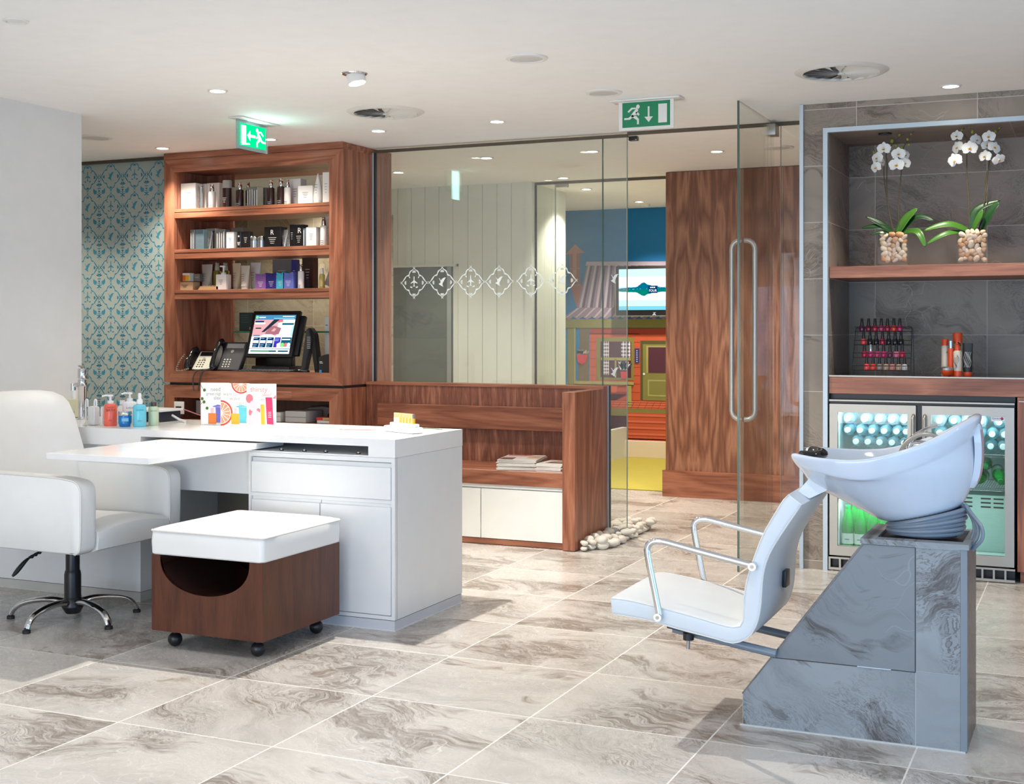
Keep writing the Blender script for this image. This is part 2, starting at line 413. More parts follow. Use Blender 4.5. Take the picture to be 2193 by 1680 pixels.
def knot(b, m, O, U, V):
    for k in range(8):
        a = pi*k/4+pi/8; b.stroke([(r*cos(a)*1.1, r*sin(a)*.9) for r in (.03, .08, .13)], [.012, .02, .006], m, O, U, V)
    for s_ in (1, -1):
        b.stroke([(s_*.11, -.1), (s_*.14, 0), (s_*.11, .1)], .014, m, O, U, V)

wp_base = plain('wallpaper_ground', srgb(172, 184, 178), .45, 0.1)
wp_ink = plain('wallpaper_teal', srgb(66, 146, 172), .45, 0.1)
YW = 7.25
b = B(); b.box(-8, -5.78, YW, YW+.12, 0, H-.02, wp_base)
per, perz = .212, .215; k = 0
for i in range(9):
    for j in range(12):
        x = -6.595+per*(i-1); z = 2.36-perz*j
        if x > -5.75 or z < .05: continue
        O = (x, YW-.0006, z); U = (per, 0, 0); V = (0, 0, perz)
        medallion(b, wp_ink, O, U, V, 'bird' if (i+j) % 2 == 0 else 'plane')
        if z-perz/2 > .1: tulip(b, wp_ink, (x+per/2, YW-.0006, z-perz/2+.0), U, V)
        knot(b, wp_ink, (x+per/2, YW-.0006, z), U, V)
struct(b.build('wall_wallpapered', smooth=0))
b = B(); b.box(-8, -5.81, YW-.02, YW+.1, H-.022, H-.001, track_m); struct(b.build('trim_1', smooth=0))

# --- tiled wall with recess on the right -------------------------------------------
b = B()
XL = -1.43; NX = -1.30; NZ0, NZ1 = 0, 2.33
b.box(XL, NX, 6.97, 7.75, 0, H, wallt_x)
b.box(NX, 3.2, 6.97, 7.75, NZ1, H, wallt_x)
b.box(NX, 3.2, 7.60, 7.75, 0, NZ1, wallt_x)
struct(b.build('wall_tiled', smooth=0))
b = B(); b.box(NX-.001, NX+.004, 6.985, 7.6, 1.03, NZ1, wallt_y); b.box(NX+.004, 3.19, 6.985, 7.598, NZ1-.006, NZ1+.0005, wallt_c)
struct(b.build('wall_recess_lining', smooth=0))
b = B(); b.box(NX-.022, NX+.002, 6.955, 6.985, 0, NZ1+.012, alu); b.box(NX+.002, 3.19, 6.955, 6.985, NZ1-.012, NZ1+.012, alu)
b.box(XL-.016, XL+.004, 6.955, 6.985, 0, H-.002, alu); struct(b.build('trim_2', smooth=0))
b = B(); b.box(XL-.012, XL+.001, 6.985, 7.75, 0, H, white_wall); struct(b.build('trim_3', smooth=0))
b = B(); b.cyl((-1.03, 7.15, NZ1-.014), (-1.03, 7.15, NZ1-.005), .035, black, n=24)
tag(b.build('downlight'), 'small unlit dark round spotlight in the recess ceiling above the left orchid', 'light')

# --- glass partition ----------------------------------------------------------------
YG = 7.50
def glass_sheet(name, x0, x1, y0, y1, z0, z1, lab, cat='glass panel'):
    t = thing(name, lab, cat, ((x0+x1)/2, (y0+y1)/2, z0))
    b = B(); b.box(x0, x1, y0, y1, z0, z1, glass_pane); b.build('pane', t, smooth=0)
    return t
gp = thing('glass_partition', 'tall clear fixed glass screen with frosted medallions above the walnut bench', 'glass partition', (-3.5, YG, .9))
b = B(); b.box(-4.37, -2.764, YG-.005, YG+.005, .93, H-.03, glass_pane); b.build('pane', gp, smooth=0)
b = B()
Yd = YG-.007
for i, x in enumerate((-4.072, -3.865, -3.660, -3.459, -3.239, -3.027)):
    medallion(b, frost, (x, Yd, 1.579), (.213, 0, 0), (0, 0, .215), 'bird' if i % 2 else 'plane')
b.build('frosted_border', gp, smooth=0)
b = B(); b.box(-4.372, -2.6, YG-.012, YG+.012, H-.03, H-.012, track_m); b.build('head_channel', gp, smooth=0)
gs = thing('fixed_glass_panel', 'narrow full-height glass panel with two frosted birds beside the door opening', 'glass panel', (-2.69, YG, 0))
b = B(); b.box(-2.760, -2.603, YG-.005, YG+.005, .002, H-.03, glass_pane); b.build('pane', gs, smooth=0)
b = B(); b.box(-2.7645, -2.760, YG-.006, YG+.006, .93, H-.03, glass_edge); b.box(-2.6065, -2.6025, YG-.0055, YG+.0055, .002, H-.03, glass_edge_l); b.build('edge', gs, smooth=0)
b = B()
for z in (1.582, 1.012): b.poly([(-2.683+p[0]*.25, Yd, z+p[1]*.27) for p in BIRD], frost)
b.build('bird_sticker', gs, smooth=0)
b = B(); b.box(-2.59, -2.535, YG-.02, YG+.02, H-.055, H-.028, blackg, .003); b.build('patch_fitting', gs)
b = B(); b.box(-4.385, -4.372, YG-.012, YG+.012, .93, H-.03, alu); b.box(-4.372, -4.362, YG-.012, YG+.012, .93, H-.03, black_strip); tag(b.build('wall_channel', smooth=0), 'slim vertical aluminium channel with black seal beside the walnut shelving', 'channel')
b = B(); b.box(-2.6, XL-.016, YG-.012, YG+.012, H-.02, H-.001, track_m); tag(b.build('door_head_track', smooth=0), 'thin dark ceiling track above the glass door opening', 'track')
# opened glass door
dr = thing('glass_door', 'open frameless glass door with long steel pull handle', 'door', (-1.70, YG, 0))
b = B(); b.box(-1.705, -1.695, 6.655, 7.455, .012, H-.008, glass_pane2); b.build('pane', dr, smooth=0)
b = B(); b.box(-1.7055, -1.6945, 6.650, 6.655, .012, H-.008, glass_edge); b.build('edge', dr, smooth=0)
hz0, hz1, hy = .80, 1.745, 6.755
for sd in (-1, 1):
    off = .062
    xx = -1.70+sd*off
    pts = [(-1.70+sd*.006, hy, hz1)]+[(-1.70+sd*(.016+.046*sin(q)), hy, hz1-.046+.046*cos(q)) for q in (0, .39, .79, 1.18, 1.57)]+[(-1.70+sd*.062, hy, hz0+.5)]+[(-1.70+sd*(.016+.046*cos(q)), hy, hz0+.046-.046*sin(q)) for q in (0, .39, .79, 1.18, 1.57)]+[(-1.70+sd*.006, hy, hz0)]
    b = B(); b.tube(pts, .0135, steel, 14); b.build('handle', dr)
b = B(); b.box(-1.725, -1.675, 7.40, 7.50, H-.085, H-.02, steel, .004); b.build('patch_fitting', dr)
b = B(); b.box(-1.665, XL-.016, YG-.005, YG+.005, .002, H-.02, glass_pane2); b.box(-1.668, -1.665, YG-.0055, YG+.0055, .002, H-.02, glass_edge_l)
tag(b.build('glass_side_light', smooth=0), 'narrow fixed glass strip between the open door and the tiled wall', 'glass panel')

# --- corridor and room beyond ---------------------------------------------------------
YP = 9.72
b = B(); planks = plank_m
xs = [-6.6, -6.42, -6.27, -6.12, -5.97, -5.82, -5.70, -5.57, -5.44, -5.308, -5.178, -5.045, -4.913, -4.774, -4.64, -4.508, -4.377, -4.25]
for a, c in zip(xs, xs[1:]):
    if c <= -4.86+.06 and a >= -5.60: 
        z0 = 1.80
        b.box(a+.002, c-.002, YP, YP+.05, z0, H, planks)
    else: b.box(a+.002, c-.002, YP, YP+.05, 0, H, planks)
b.box(-6.6, -4.25, YP+.006, YP+.05, 1.80, H, groove_m); b.box(-4.88, -4.25, YP+.006, YP+.05, 0, 1.8, groove_m)
b.box(-6.6, -5.58, YP+.006, YP+.05, 0, 1.8, groove_m); b.box(-5.58, -4.88, YP, YP+.05, 0, .45, planks)
b.box(-4.875, -4.862, YP-.012, YP+.02, .45, 1.82, planks); b.box(-5.6, -4.862, YP-.012, YP+.02, 1.80, 1.82, planks)
b.box(-4.25, -4.19, YP-.01, YP+.08, 0, H, planks)
struct(b.build('wall_planked', smooth=0))
b = B(); b.box(-5.6, -4.86, YP+.12, YP+.16, .4, 1.9, slate); b.box(-5.62, -5.58, YP+.05, YP+.16, .4, 1.9, slate); b.box(-4.9, -4.86, YP+.05, YP+.12, .4, 1.9, slate); struct(b.build('wall_slate_recess', smooth=0))
b = B(); b.box(-5.58, -4.88, YP+.04, YP+.046, .45, 1.8, glass_pane2); struct(b.build('window_1', smooth=0))
b = B(); 
for k in range(5): b.box(-4.30, -4.25, 9.80+.16*k, 9.957+.16*k, 0, H, planks)
b.box(-4.31, -4.256, 9.8, 12.3, 0, .3, planks)
struct(b.build('wall_planked_return', smooth=0))
b = B(); b.box(-4.98, -4.94, 10.6, 12.27, 0, H, plain('cream_wall', srgb(226, 214, 204), .7)); b.box(-4.94, -4.30, 10.57, 10.60, 0, H, white_wall) if False else None
b.box(-5.0, -4.96, 9.78, 10.6, 0, H, white_wall); struct(b.build('wall_far_left', smooth=0))
b = B(); b.box(-6.75, -6.6, 7.37, 9.85, 0, H, white_wall); b.box(-6.75, -6.6, 7.37, 7.39, 0, H, white_wall); struct(b.build('wall_corridor_left', smooth=0))
# second glass line
g2 = thing('inner_glass_screen', 'second glass screen with black edge deeper in beside the planked wall', 'glass panel', (-4.1, 9.8, 0))
b = B(); b.box(-4.185, -4.01, 9.775, 9.785, 0.002, H-.02, glass_pane2); b.build('pane', g2, smooth=0)
b = B(); b.box(-4.19, -4.178, 9.77, 9.79, 0.002, H-.02, black_strip); b.box(-4.014, -4.008, 9.774, 9.786, 0.002, H-.02, glass_edge_l); b.build('edge', g2, smooth=0)
b = B(); b.box(-4.19, -3.0, 9.77, 9.79, H-.022, H-.001, track_m); b.build('head_channel', g2, smooth=0)
b = B(); b.box(-4.0, -3.9, 9.765, 9.795, H-.05, H-.022, steel, .003); b.build('patch_fitting', g2)
# walnut wall
b = B(); YWL = 9.53
for a, c in ((-3.0, -2.10), (-2.10, -1.2), (-1.2, -.3), (-.3, .6)): b.box(a+.001, c-.001, YWL, YWL+.12, .2, H-.004, wood_fig)
struct(b.build('wall_walnut', smooth=0))
b = B(); b.box(-3.02, .6, YWL-.02, YWL+.12, 0, .2, wood_x); struct(b.build('baseboard_back', smooth=0))
b = B(); b.box(-3.0, -2.95, YWL+.12, 12.3, 0, H, white_wall); struct(b.build('wall_far_right', smooth=0))
b = B(); b.box(.6, .7, 7.75, 9.8, 0, H, white_wall); struct(b.build('wall_corridor_right', smooth=0))
carpet_m = plain('yellow_carpet', srgb(178, 164, 64), .95)
b = B(); b.box(-4.96, -2.98, 9.79, 12.3, -.1, .006, carpet_m); tag(b.build('carpet', smooth=0), 'bright yellow carpet in the room beyond the second glass line', 'carpet')

# --- mural and the television ------------------------------------------------------------
YM = 12.27
blue_m = plain('mural_blue', srgb(4, 118, 178), .6)
b = B(); b.box(-5.0, -2.95, YM, YM+.1, 0, H, blue_m); struct(b.build('wall_blue', smooth=0))
tin = plain('mural_tin', srgb(142, 122, 142), .6); tin_d = plain('mural_tin_dark', srgb(92, 74, 96), .6); tin_l = plain('mural_tin_light', srgb(186, 172, 184), .6)
grn = plain('mural_green', srgb(126, 122, 62), .6); grn_d = plain('mural_green_dark', srgb(78, 76, 38), .6); grn_l = plain('mural_green_light', srgb(160, 154, 92), .6)
org = plain('mural_orange', srgb(190, 84, 50), .6); org_d = plain('mural_orange_dark', srgb(150, 54, 32), .6); org_l = plain('mural_orange_light', srgb(208, 104, 72), .6)
copper = plain('mural_copper', srgb(156, 96, 70), .6); copper_l = plain('mural_copper_light', srgb(190, 134, 104), .6)
plum = plain('mural_plum', srgb(78, 34, 52), .6); navy_m = plain('mural_navy', srgb(48, 54, 110), .6); red_m = plain('mural_red', srgb(200, 44, 52), .6); wht_m = plain('mural_white', srgb(226, 226, 232), .6); maroon = plain('mural_maroon', srgb(62, 8, 26), .6); bark = plain('mural_bark', srgb(108, 92, 66), .6)
b = B()
def mp(pts, m, d=1): b.poly([(x, YM-.0012*d, z) for x, z in pts], m)
def mr(x0, x1, z0, z1, m, d=1): mp([(x0, z0), (x1, z0), (x1, z1), (x0, z1)], m, d)
XR = -3.3
mp([(-4.876, 1.735), (-4.760, 1.735), (-4.725, 1.68), (-4.68, 1.56), (-4.74, 1.49), (-4.80, 1.50)], copper, 1)
mr(-4.874, -4.763, 1.72, 2.04, copper, 1); mr(-4.842, -4.80, 1.74, 2.04, copper_l, 2); mr(-4.876, -4.76, 1.885, 1.892, copper_l, 2); mr(-4.876, -4.76, 1.72, 1.728, copper_l, 2)
mp([(-4.923, 2.033), (-4.711, 2.045), (-4.817, 2.132)], copper_l, 3)
mp([(-4.793, 1.496), (XR, 1.48), (XR, 1.91), (-4.69, 1.913)], tin, 4)
for k in range(17):
    x = -4.793+k*.088; xt = -4.69+k*.072
    mp([(x+.022, 1.49), (x+.048, 1.49), (xt+.036, 1.912), (xt+.014, 1.912)], tin_l, 5); mp([(x+.05, 1.49), (x+.078, 1.49), (xt+.062, 1.912), (xt+.042, 1.912)], tin_d, 5)
zig = []
for k in range(34): zig.append((-4.932+k*.05, 1.368 if k % 2 else 1.402))
mp([(-4.79, 1.492)] + [(x, z) for x, z in zig] + [(XR, 1.48)], tin, 6)
for k in range(16): mp([(-4.92+k*.1, 1.385), (-4.885+k*.1, 1.40), (-4.76+k*.088, 1.49), (-4.79+k*.088, 1.487)], tin_l, 7)
mp([(-4.70, 1.915), (XR, 1.89), (XR, 1.93), (-4.693, 1.955)], tin_l, 6)
mr(-4.66, XR, .55, 1.285, org, 1)
for k in range(9): mr(-4.66, -4.13, .56+k*.083, .566+k*.083, org_d, 2)
mr(-4.66, XR, 1.22, 1.285, org_d, 2)
mr(-4.938, XR, 1.283, 1.375, grn, 3); mr(-4.938, XR, 1.28, 1.288, grn_d, 4)
mr(-4.899, -4.815, .45, 1.283, grn, 4); mr(-4.825, -4.81, .45, 1.283, grn_l, 5)
mp([(-4.763, 1.28), (-4.667, 1.28), (-4.673, .55), (-4.79, .55)], bark, 2)
mp([(-4.799, 1.02), (-4.679, 1.015), (-4.70, .94), (-4.74, .915), (-4.785, .94)], red_m, 6)
for k in range(14): mp(leafp(-4.74+random.uniform(-.05, .05), 1.02, radians(random.uniform(50, 130)), .05, .008), tin_l if k % 2 else grn_l, 7)
mr(-4.589, -4.189, .766, 1.19, grn, 3); mr(-4.541, -4.218, .79, 1.15, plum, 4); mr(-4.535, -4.222, .962, .99, grn_l, 6); mr(-4.39, -4.372, .79, .97, grn_l, 6)
for x0, x1 in ((-4.518, -4.452), (-4.323, -4.226)):
    for z0, z1 in ((.99, 1.15), (.816, .962)):
        if x0 > -4.4 and z0 < .9: continue
        n = 6
        for i in range(n):
            for j in range(9):
                a = x0+(x1-x0)*i/n; c = z0+(z1-z0)*j/9
                mr(a, a+(x1-x0)/n, c, c+(z1-z0)/9, wht_m if (i % 2 and j % 2) else (navy_m if not (i % 2 or j % 2) else tin_l), 5)
mp([(-4.329, .852), (-4.259, .852), (-4.268, .78), (-4.322, .78)], red_m, 7)
for k in range(18): mp(leafp(-4.294+random.uniform(-.03, .03), .86, radians(random.uniform(40, 140)), .1, .009), navy_m if k % 2 else wht_m, 8)
mr(-4.122, XR, .57, 1.16, grn_d, 3); mr(-4.095, XR, .57, 1.125, grn, 4); mr(-4.06, XR, .84, 1.11, grn_l, 5); mr(-4.039, -3.5, .842, 1.095, plum, 6); mr(-4.045, -3.5, .61, .775, grn_l, 5); mr(-4.03, -3.5, .63, .76, grn, 6)
b.lathe([(0, 0), (.012, 0)], wht_m, n=10, M=Matrix.Translation((-4.083, YM-.009, .83)) @ Matrix.Rotation(pi/2, 4, 'X'))
mr(-4.18, -4.131, .935, 1.083, navy_m, 6)
for k in range(6): mr(-4.162, -4.15, .95+k*.021, .958+k*.021, wht_m, 7)
mr(-4.823, -4.189, .718, .75, grn_l, 9); mr(-4.823, -4.189, .712, .72, grn_d, 9); mr(-4.253, -4.212, .50, .718, grn_l, 9)
mp([(-4.44, .72), (-4.36, .72), (-4.37, .64), (-4.43, .64)], org_l, 6); mr(-4.46, -4.26, .625, .642, org_d, 7); mp([(-4.429, .625), (-4.26, .625), (-4.40, .56), (-4.429, .56)], maroon, 6)
mr(-4.66, XR, .485, .56, org_l, 8)
for k in range(3): mr(-4.66, XR, .495+k*.024, .499+k*.024, org_d, 9)
for k in range(20): mp([(-4.64+k*.07, .487), (-4.636+k*.07, .487), (-4.60+k*.07, .555), (-4.604+k*.07, .555)], org_d, 9)
mr(-4.93, XR, .40, .487, grn, 7); mr(-4.93, -4.25, .178, .41, maroon, 8); mr(-4.93, XR, .17, .19, org, 9)
mr(-4.252, XR, .18, .445, org, 9)
for k in range(4): mr(-4.252, XR, .41-.062*k, .43-.062*k, org_l, 10); mr(-4.252, XR, .402-.062*k, .41-.062*k, org_d, 10)
o = b.build('mural', smooth=0); tag(o, 'printed wall mural of an orange cabin with tin roof and chimney on blue wall', 'mural')
b = B(); b.box(-4.94, -2.95, 12.20, 12.27, .006, .17, plain('cream_board', srgb(232, 216, 196), .6), .003); struct(b.build('baseboard_far', smooth=0))
tv = thing('television', 'wall-mounted flat screen showing a lake and hill, half behind the walnut wall', 'television', (-3.95, 12.2, 1.4))
b = B(); b.box(-4.347, -3.55, 12.17, 12.23, 1.403, 1.897, black, .008); b.box(-4.349, -3.548, 12.168, 12.18, 1.400, 1.408, steel); b.box(-4.349, -4.344, 12.168, 12.18, 1.400, 1.90, steel); b.build('casing', tv)
scr_sky = emit('screen_sky', (.58, .90, 1.0), 1.15); scr_mid = emit('screen_light', (.22, .72, .92), .95); scr_w = emit('screen_white', (.92, .98, 1), 1.25); scr_hill = emit('screen_hill', (.0, .16, .28), 1.0); scr_tree = emit('screen_trees', (0, .28, .22), .8); scr_navy = emit('screen_navy', (0, .06, .18), .8)
b = B(); Ys = 12.1655
def sr(x0, x1, z0, z1, m, d=0): b.poly([(x0, Ys-.0006*d, z0), (x1, Ys-.0006*d, z0), (x1, Ys-.0006*d, z1), (x0, Ys-.0006*d, z1)], m)
sr(-4.312, -3.58, 1.462, 1.866, scr_sky); sr(-4.312, -3.58, 1.69, 1.79, scr_w, 1); sr(-4.312, -3.58, 1.56, 1.64, scr_w, 1); sr(-4.312, -3.58, 1.462, 1.50, scr_mid, 1)
hk = [(-4.312, 1.672), (-4.25, 1.680), (-4.2, 1.684), (-4.13, 1.690), (-4.10, 1.708), (-4.055, 1.733), (-4.02, 1.715), (-3.97, 1.70), (-3.9, 1.688), (-3.8, 1.684), (-3.7, 1.69), (-3.58, 1.70)]
hill = [(p.x, p.y+random.uniform(-.0025, .0025)) for p in cat_rom([Vector(q) for q in hk], 5)]
b.poly([(x, Ys-.002, z) for x, z in hill]+[(-3.58, Ys-.002, 1.665), (-4.312, Ys-.002, 1.66)], scr_hill)
b.poly([(x, Ys-.0025, 1.658-(z-1.66)*.8) for x, z in hill][::-1]+[(-4.312, Ys-.0025, 1.664), (-3.58, Ys-.0025, 1.667)], scr_tree)
for k in range(60):
    x = random.uniform(-4.30, -3.6); z = 1.664+random.uniform(0, .014); sr(x, x+random.uniform(.006, .02), z, z+.0035, scr_mid if k % 3 == 0 else scr_tree, 5)
sr(-4.006, -3.91, 1.628, 1.70, scr_navy, 6)
for k in range(3): sr(-3.986+k*.018, -3.972+k*.018, 1.677, 1.688, scr_w, 7)
b.text('FOUR', .034, scr_w, (-3.999, Ys-.0045, 1.64), sx=.92)
b.build('screen', tv, smooth=0)
b = B(); b.text('SHARP', .011, wht_m, (-3.96, 12.166, 1.432)); b.poly([(-3.965, 12.165, 1.412), (-3.955, 12.165, 1.412), (-3.946, 12.165, 1.42), (-3.937, 12.165, 1.412), (-3.927, 12.165, 1.412), (-3.946, 12.165, 1.43)], scr_w); b.build('logo', tv, smooth=0)
b = B(); b.sphere((-4.30, 11.3, .20), .155, red_m, 1, 1, 1.25, n=16); b.tube([(-4.25, 11.3, .38), (-4.16, 11.25, .36), (-4.05, 11.2, .42)], .008, plain('green_cord', srgb(70, 110, 70), .5)); tag(b.build('toy'), 'red round toy with green string glimpsed behind the bench end', 'toy')
ROWS=[
('box',-5.721,-5.597,7.19,2.092,2.273,'W','white carton at the left end of the top shelf',1),
('tube_can',-5.585,-5.547,7.19,2.092,2.249,'SIL','slim silver bottle beside the left carton on the top shelf',1),
('box',-5.663,-5.574,7.28,2.092,2.276,'W','white carton behind the slim silver bottle on the top shelf',1),
('pump',-5.505,-5.452,7.19,2.092,2.258,'W','white pump bottle with silver cap left of the grey-capped spray can',1),
('box',-5.572,-5.466,7.28,2.092,2.278,'W','white carton behind the white pump bottle on the top shelf',1),
('can',-5.391,-5.325,7.19,2.092,2.281,'BR','dark brown spray can with grey cap on the top shelf',1),
('box',-5.390,-5.360,7.28,2.092,2.243,'W','narrow pale carton right of the grey-capped spray can',1),
('pump',-5.279,-5.223,7.19,2.092,2.261,'BR','dark brown bottle with silver pump, first right of the spray can',1),
('pump',-5.262,-5.221,7.28,2.092,2.270,'BR','dark brown pump bottle half hidden behind the silver cartons',1),
('stripe',-5.175,-5.090,7.19,2.092,2.224,'SIL','cluster carton with shiny silver stripes on the top shelf',1),
('box',-5.143,-5.083,7.28,2.092,2.227,'GR','dark grey carton right of the silver striped carton',1),
('pump',-5.024,-4.973,7.19,2.092,2.263,'BR','dark brown pump bottle right of the dark grey carton',1),
('pump',-4.948,-4.894,7.19,2.092,2.270,'BR','tallest dark brown pump bottle, beside the white silver-capped bottle',1),
('pump',-4.892,-4.843,7.19,2.092,2.259,'W','white bottle with tall silver cap on the top shelf',1),
('box',-4.900,-4.810,7.28,2.092,2.275,'W','tall white carton behind the short white carton',1),
('box',-4.771,-4.659,7.19,2.092,2.214,'W','short wide white carton left of the pointed tube',1),
('cone',-4.661,-4.603,7.19,2.092,2.292,'W','white pointed tube standing on its cap on the top shelf',1),
('box',-4.582,-4.531,7.19,2.092,2.294,'W','tall white carton at the right end of the top shelf',1),
('stripe',-5.641,-5.601,7.19,1.816,1.955,'SIL','shiny silver carton at the left end of the second shelf',2),
('box',-5.597,-5.528,7.19,1.816,1.955,'BLS','silver-blue carton second from left on the second shelf',2),
('tube',-5.517,-5.475,7.19,1.816,1.945,'SIL','silver tube in front of the striped carton on the second shelf',2),
('stripe',-5.582,-5.499,7.28,1.816,1.967,'SIL','silver striped carton behind the silver tube',2),
('stripe',-5.423,-5.354,7.19,1.816,1.950,'SIL','silver and white carton left of the small white carton',2),
('box',-5.342,-5.280,7.19,1.816,1.930,'W','small white carton before the black jar on the second shelf',2),
('can',-5.267,-5.215,7.19,1.816,1.930,'BK','black tube with round white spot on the second shelf',2),
('box',-5.215,-5.156,7.19,1.816,1.929,'BK','plain black carton left of the silver jars',2),
('box',-5.367,-5.277,7.28,1.816,1.965,'GR','grey carton behind the black tube on the second shelf',2),
('jar',-5.169,-5.105,7.19,1.816,1.894,'SIL','silver jar nearest the plain black carton',2),
('jar',-5.102,-5.046,7.19,1.816,1.894,'SIL','silver jar touching the wide black carton',2),
('rbox',-5.035,-4.908,7.19,1.816,1.953,'BK','wide black carton with large letter R on the second shelf',2),
('tube',-4.912,-4.865,7.19,1.816,1.932,'SIL','silver tube right of the wide black carton',2),
('tube',-4.865,-4.836,7.19,1.816,1.931,'SIL','narrow silver tube left of the tall black cartons',2),
('box',-4.836,-4.801,7.19,1.816,1.963,'BK','narrow tall black carton on the second shelf',2),
('rbox',-4.801,-4.729,7.19,1.816,1.961,'BK','tall black carton with letter R on the second shelf',2),
('stripe',-4.732,-4.708,7.19,1.816,1.935,'BLS','thin silver-blue carton right of the tall black cartons',2),
('box',-4.708,-4.631,7.19,1.816,1.942,'W','cream curved-front carton on the second shelf',2),
('pump',-4.612,-4.563,7.19,1.816,2.003,'W','white pump bottle at the right end of the second shelf',2),
('box',-4.620,-4.586,7.28,1.816,2.016,'W','tall white carton at the right end of the second shelf',2),
('box',-5.753,-5.620,7.19,1.541,1.599,'BG','flat beige carton at the left end of the third shelf',3),
('tube',-5.632,-5.542,7.28,1.541,1.722,'GRT','grey tube standing on its cap on the third shelf',3),
('pump',-5.532,-5.478,7.28,1.541,1.731,'OL','olive green oil bottle behind the white square bottle, left one',3),
('pump',-5.470,-5.409,7.28,1.541,1.730,'OL','olive green oil bottle behind the white square bottle, right one',3),
('sq',-5.428,-5.344,7.19,1.541,1.706,'W','white square pump bottle on the third shelf',3),
('tube',-5.375,-5.307,7.28,1.541,1.725,'BGT','tall beige tube left of the shorter grey-beige tube',3),
('tube',-5.241,-5.169,7.19,1.541,1.702,'GRT','shorter grey-beige tube between two taller tubes',3),
('tube',-5.226,-5.144,7.28,1.541,1.726,'WT','tall pale tube behind the purple carton',3),
('bag',-5.107,-5.024,7.19,1.541,1.648,'PU','purple gift carton with folded top on the third shelf',3),
('bag',-5.020,-4.941,7.19,1.541,1.652,'NV','navy blue gift carton with folded top on the third shelf',3),
('bag',-4.941,-4.879,7.19,1.541,1.654,'TQ','turquoise gift carton with folded top on the third shelf',3),
('bag',-4.887,-4.806,7.19,1.541,1.653,'PW','periwinkle blue gift carton with folded top on the third shelf',3),
('box',-5.095,-4.943,7.37,1.541,1.747,'GR','large grey carton behind the blue gift cartons',3),
('box',-4.882,-4.843,7.28,1.541,1.739,'NV','tall navy carton behind the white bottle',3),
('pump',-4.783,-4.739,7.19,1.541,1.703,'W','white bottle left of the tall brown carton on the third shelf',3),
('box',-4.798,-4.715,7.28,1.541,1.749,'BR','tall dark brown carton on the third shelf',3),
('pump',-4.617,-4.578,7.19,1.541,1.672,'AM','clear amber oil bottle with white pump on the third shelf',3),
]
# ------------------------------------------------------------------ walnut shelving
SH = thing('shelving_unit', 'tall walnut shelving with three shelves of cosmetics and an open computer bay', 'shelving unit', (-5.095, 7.45, .9))
X0, X1, YF, YB = -5.805, -4.385, 7.12, 7.745
b = B()
b.prism([(X0, .915), (-5.72, .995), (-5.72, 2.345), (X0, 2.43)], -.03, wood_z, (0, YF, 0))
b.prism([(-4.487, .995), (X1, .915), (X1, 2.43), (-4.487, 2.345)], -.03, wood_z, (0, YF, 0))
b.prism([(X0, .915), (X1, .915), (-4.487, .995), (-5.72, .995)], -.03, wood_x, (0, YF, 0))
b.prism([(-5.72, 2.345), (-4.487, 2.345), (X1, 2.43), (X0, 2.43)], -.03, wood_x, (0, YF, 0))
b.box(X0, X1, YF-.004, YB, 2.432, H-.001, wood_x)
b.box(X0, -5.725, YF+.028, YB, .915, 2.432, wood_z); b.box(-4.482, X1, YF+.028, YB, .915, 2.432, wood_z)
b.box(-5.725, -4.482, YF+.028, YB, .915, .985, wood_x); b.box(-5.725, -4.482, YF+.028, YB, 2.355, 2.432, wood_x)
b.build('frame', SH, smooth=0)
b = B(); b.box(-5.725, -5.50, 7.48, 7.50, .985, 2.355, wood_z); b.build('back_panel', SH, smooth=0)
b = B(); b.box(-5.50, -4.482, 7.485, 7.495, .985, 2.355, glass_pane2); b.build('back_glass', SH, smooth=0)
for z in (2.092, 1.816, 1.541):
    b = B(); b.box(-5.724, -4.483, YF+.002, 7.48, z-.022, z, wood_x, .001, 1); b.box(-5.724, -4.483, YF+.005, 7.48, z-.062, z-.0235, wood_x, .001, 1); b.build('shelf', SH, smooth=0)
b = B(); b.box(-5.40, -4.485, 7.34, 7.478, 1.252, 1.262, plain('green_glass', srgb(20, 104, 72), .1)); b.build('glass_shelf', SH, smooth=0)
LB = thing('low_cabinet', 'low walnut cabinet with open recess and thin drawer under the tall shelving', 'cabinet', (-5.095, 7.4, 0))
b = B()
b.prism([(X0, 0), (-5.72, 0), (-5.72, .812), (X0, .897)], -.03, wood_z, (0, YF, 0)); b.prism([(-4.487, 0), (X1, 0), (X1, .897), (-4.487, .812)], -.03, wood_z, (0, YF, 0))
b.prism([(-5.72, .812), (-4.487, .812), (X1, .897), (X0, .897)], -.03, wood_x, (0, YF, 0))
b.box(X0, -5.725, YF+.028, 7.49, 0, .897, wood_z); b.box(-4.482, X1, YF+.028, 7.49, 0, .897, wood_z)
b.box(-5.725, -4.482, YF+.028, 7.49, .822, .897, wood_x); b.box(-5.725, -4.482, YF+.028, 7.49, .60, .665, wood_x); b.box(-5.725, -4.482, 7.47, 7.49, .1, .83, wood_dark); b.box(-5.72, -4.487, YF+.02, YF+.05, .02, .60, wood_x)
b.box(-5.78, -4.39, YF+.03, 7.48, .897, .915, black)
b.build('carcass', LB, smooth=0)
b = B(); b.box(-5.30, -4.773, YF-.004, YF+.02, .822, .868, wood_x, .002, 1); b.build('drawer', LB, smooth=0)
b = B(); b.box(-5.716, -5.634, 7.112, 7.12, .70, .785, white_lac, .003); b.box(-5.70, -5.655, 7.109, 7.113, .742, .752, black)
sk = b.build('wall_socket'); tag(sk, 'white socket plate with pink cable in the low walnut cabinet', 'socket')
b = B(); b.box(-5.60, -5.50, 7.2, 7.21, .70, .79, plain('grey_plate', srgb(150, 150, 150), .5), .003); tag(b.build('grey_plate'), 'grey blank plate beside the white socket in the low cabinet', 'socket plate')
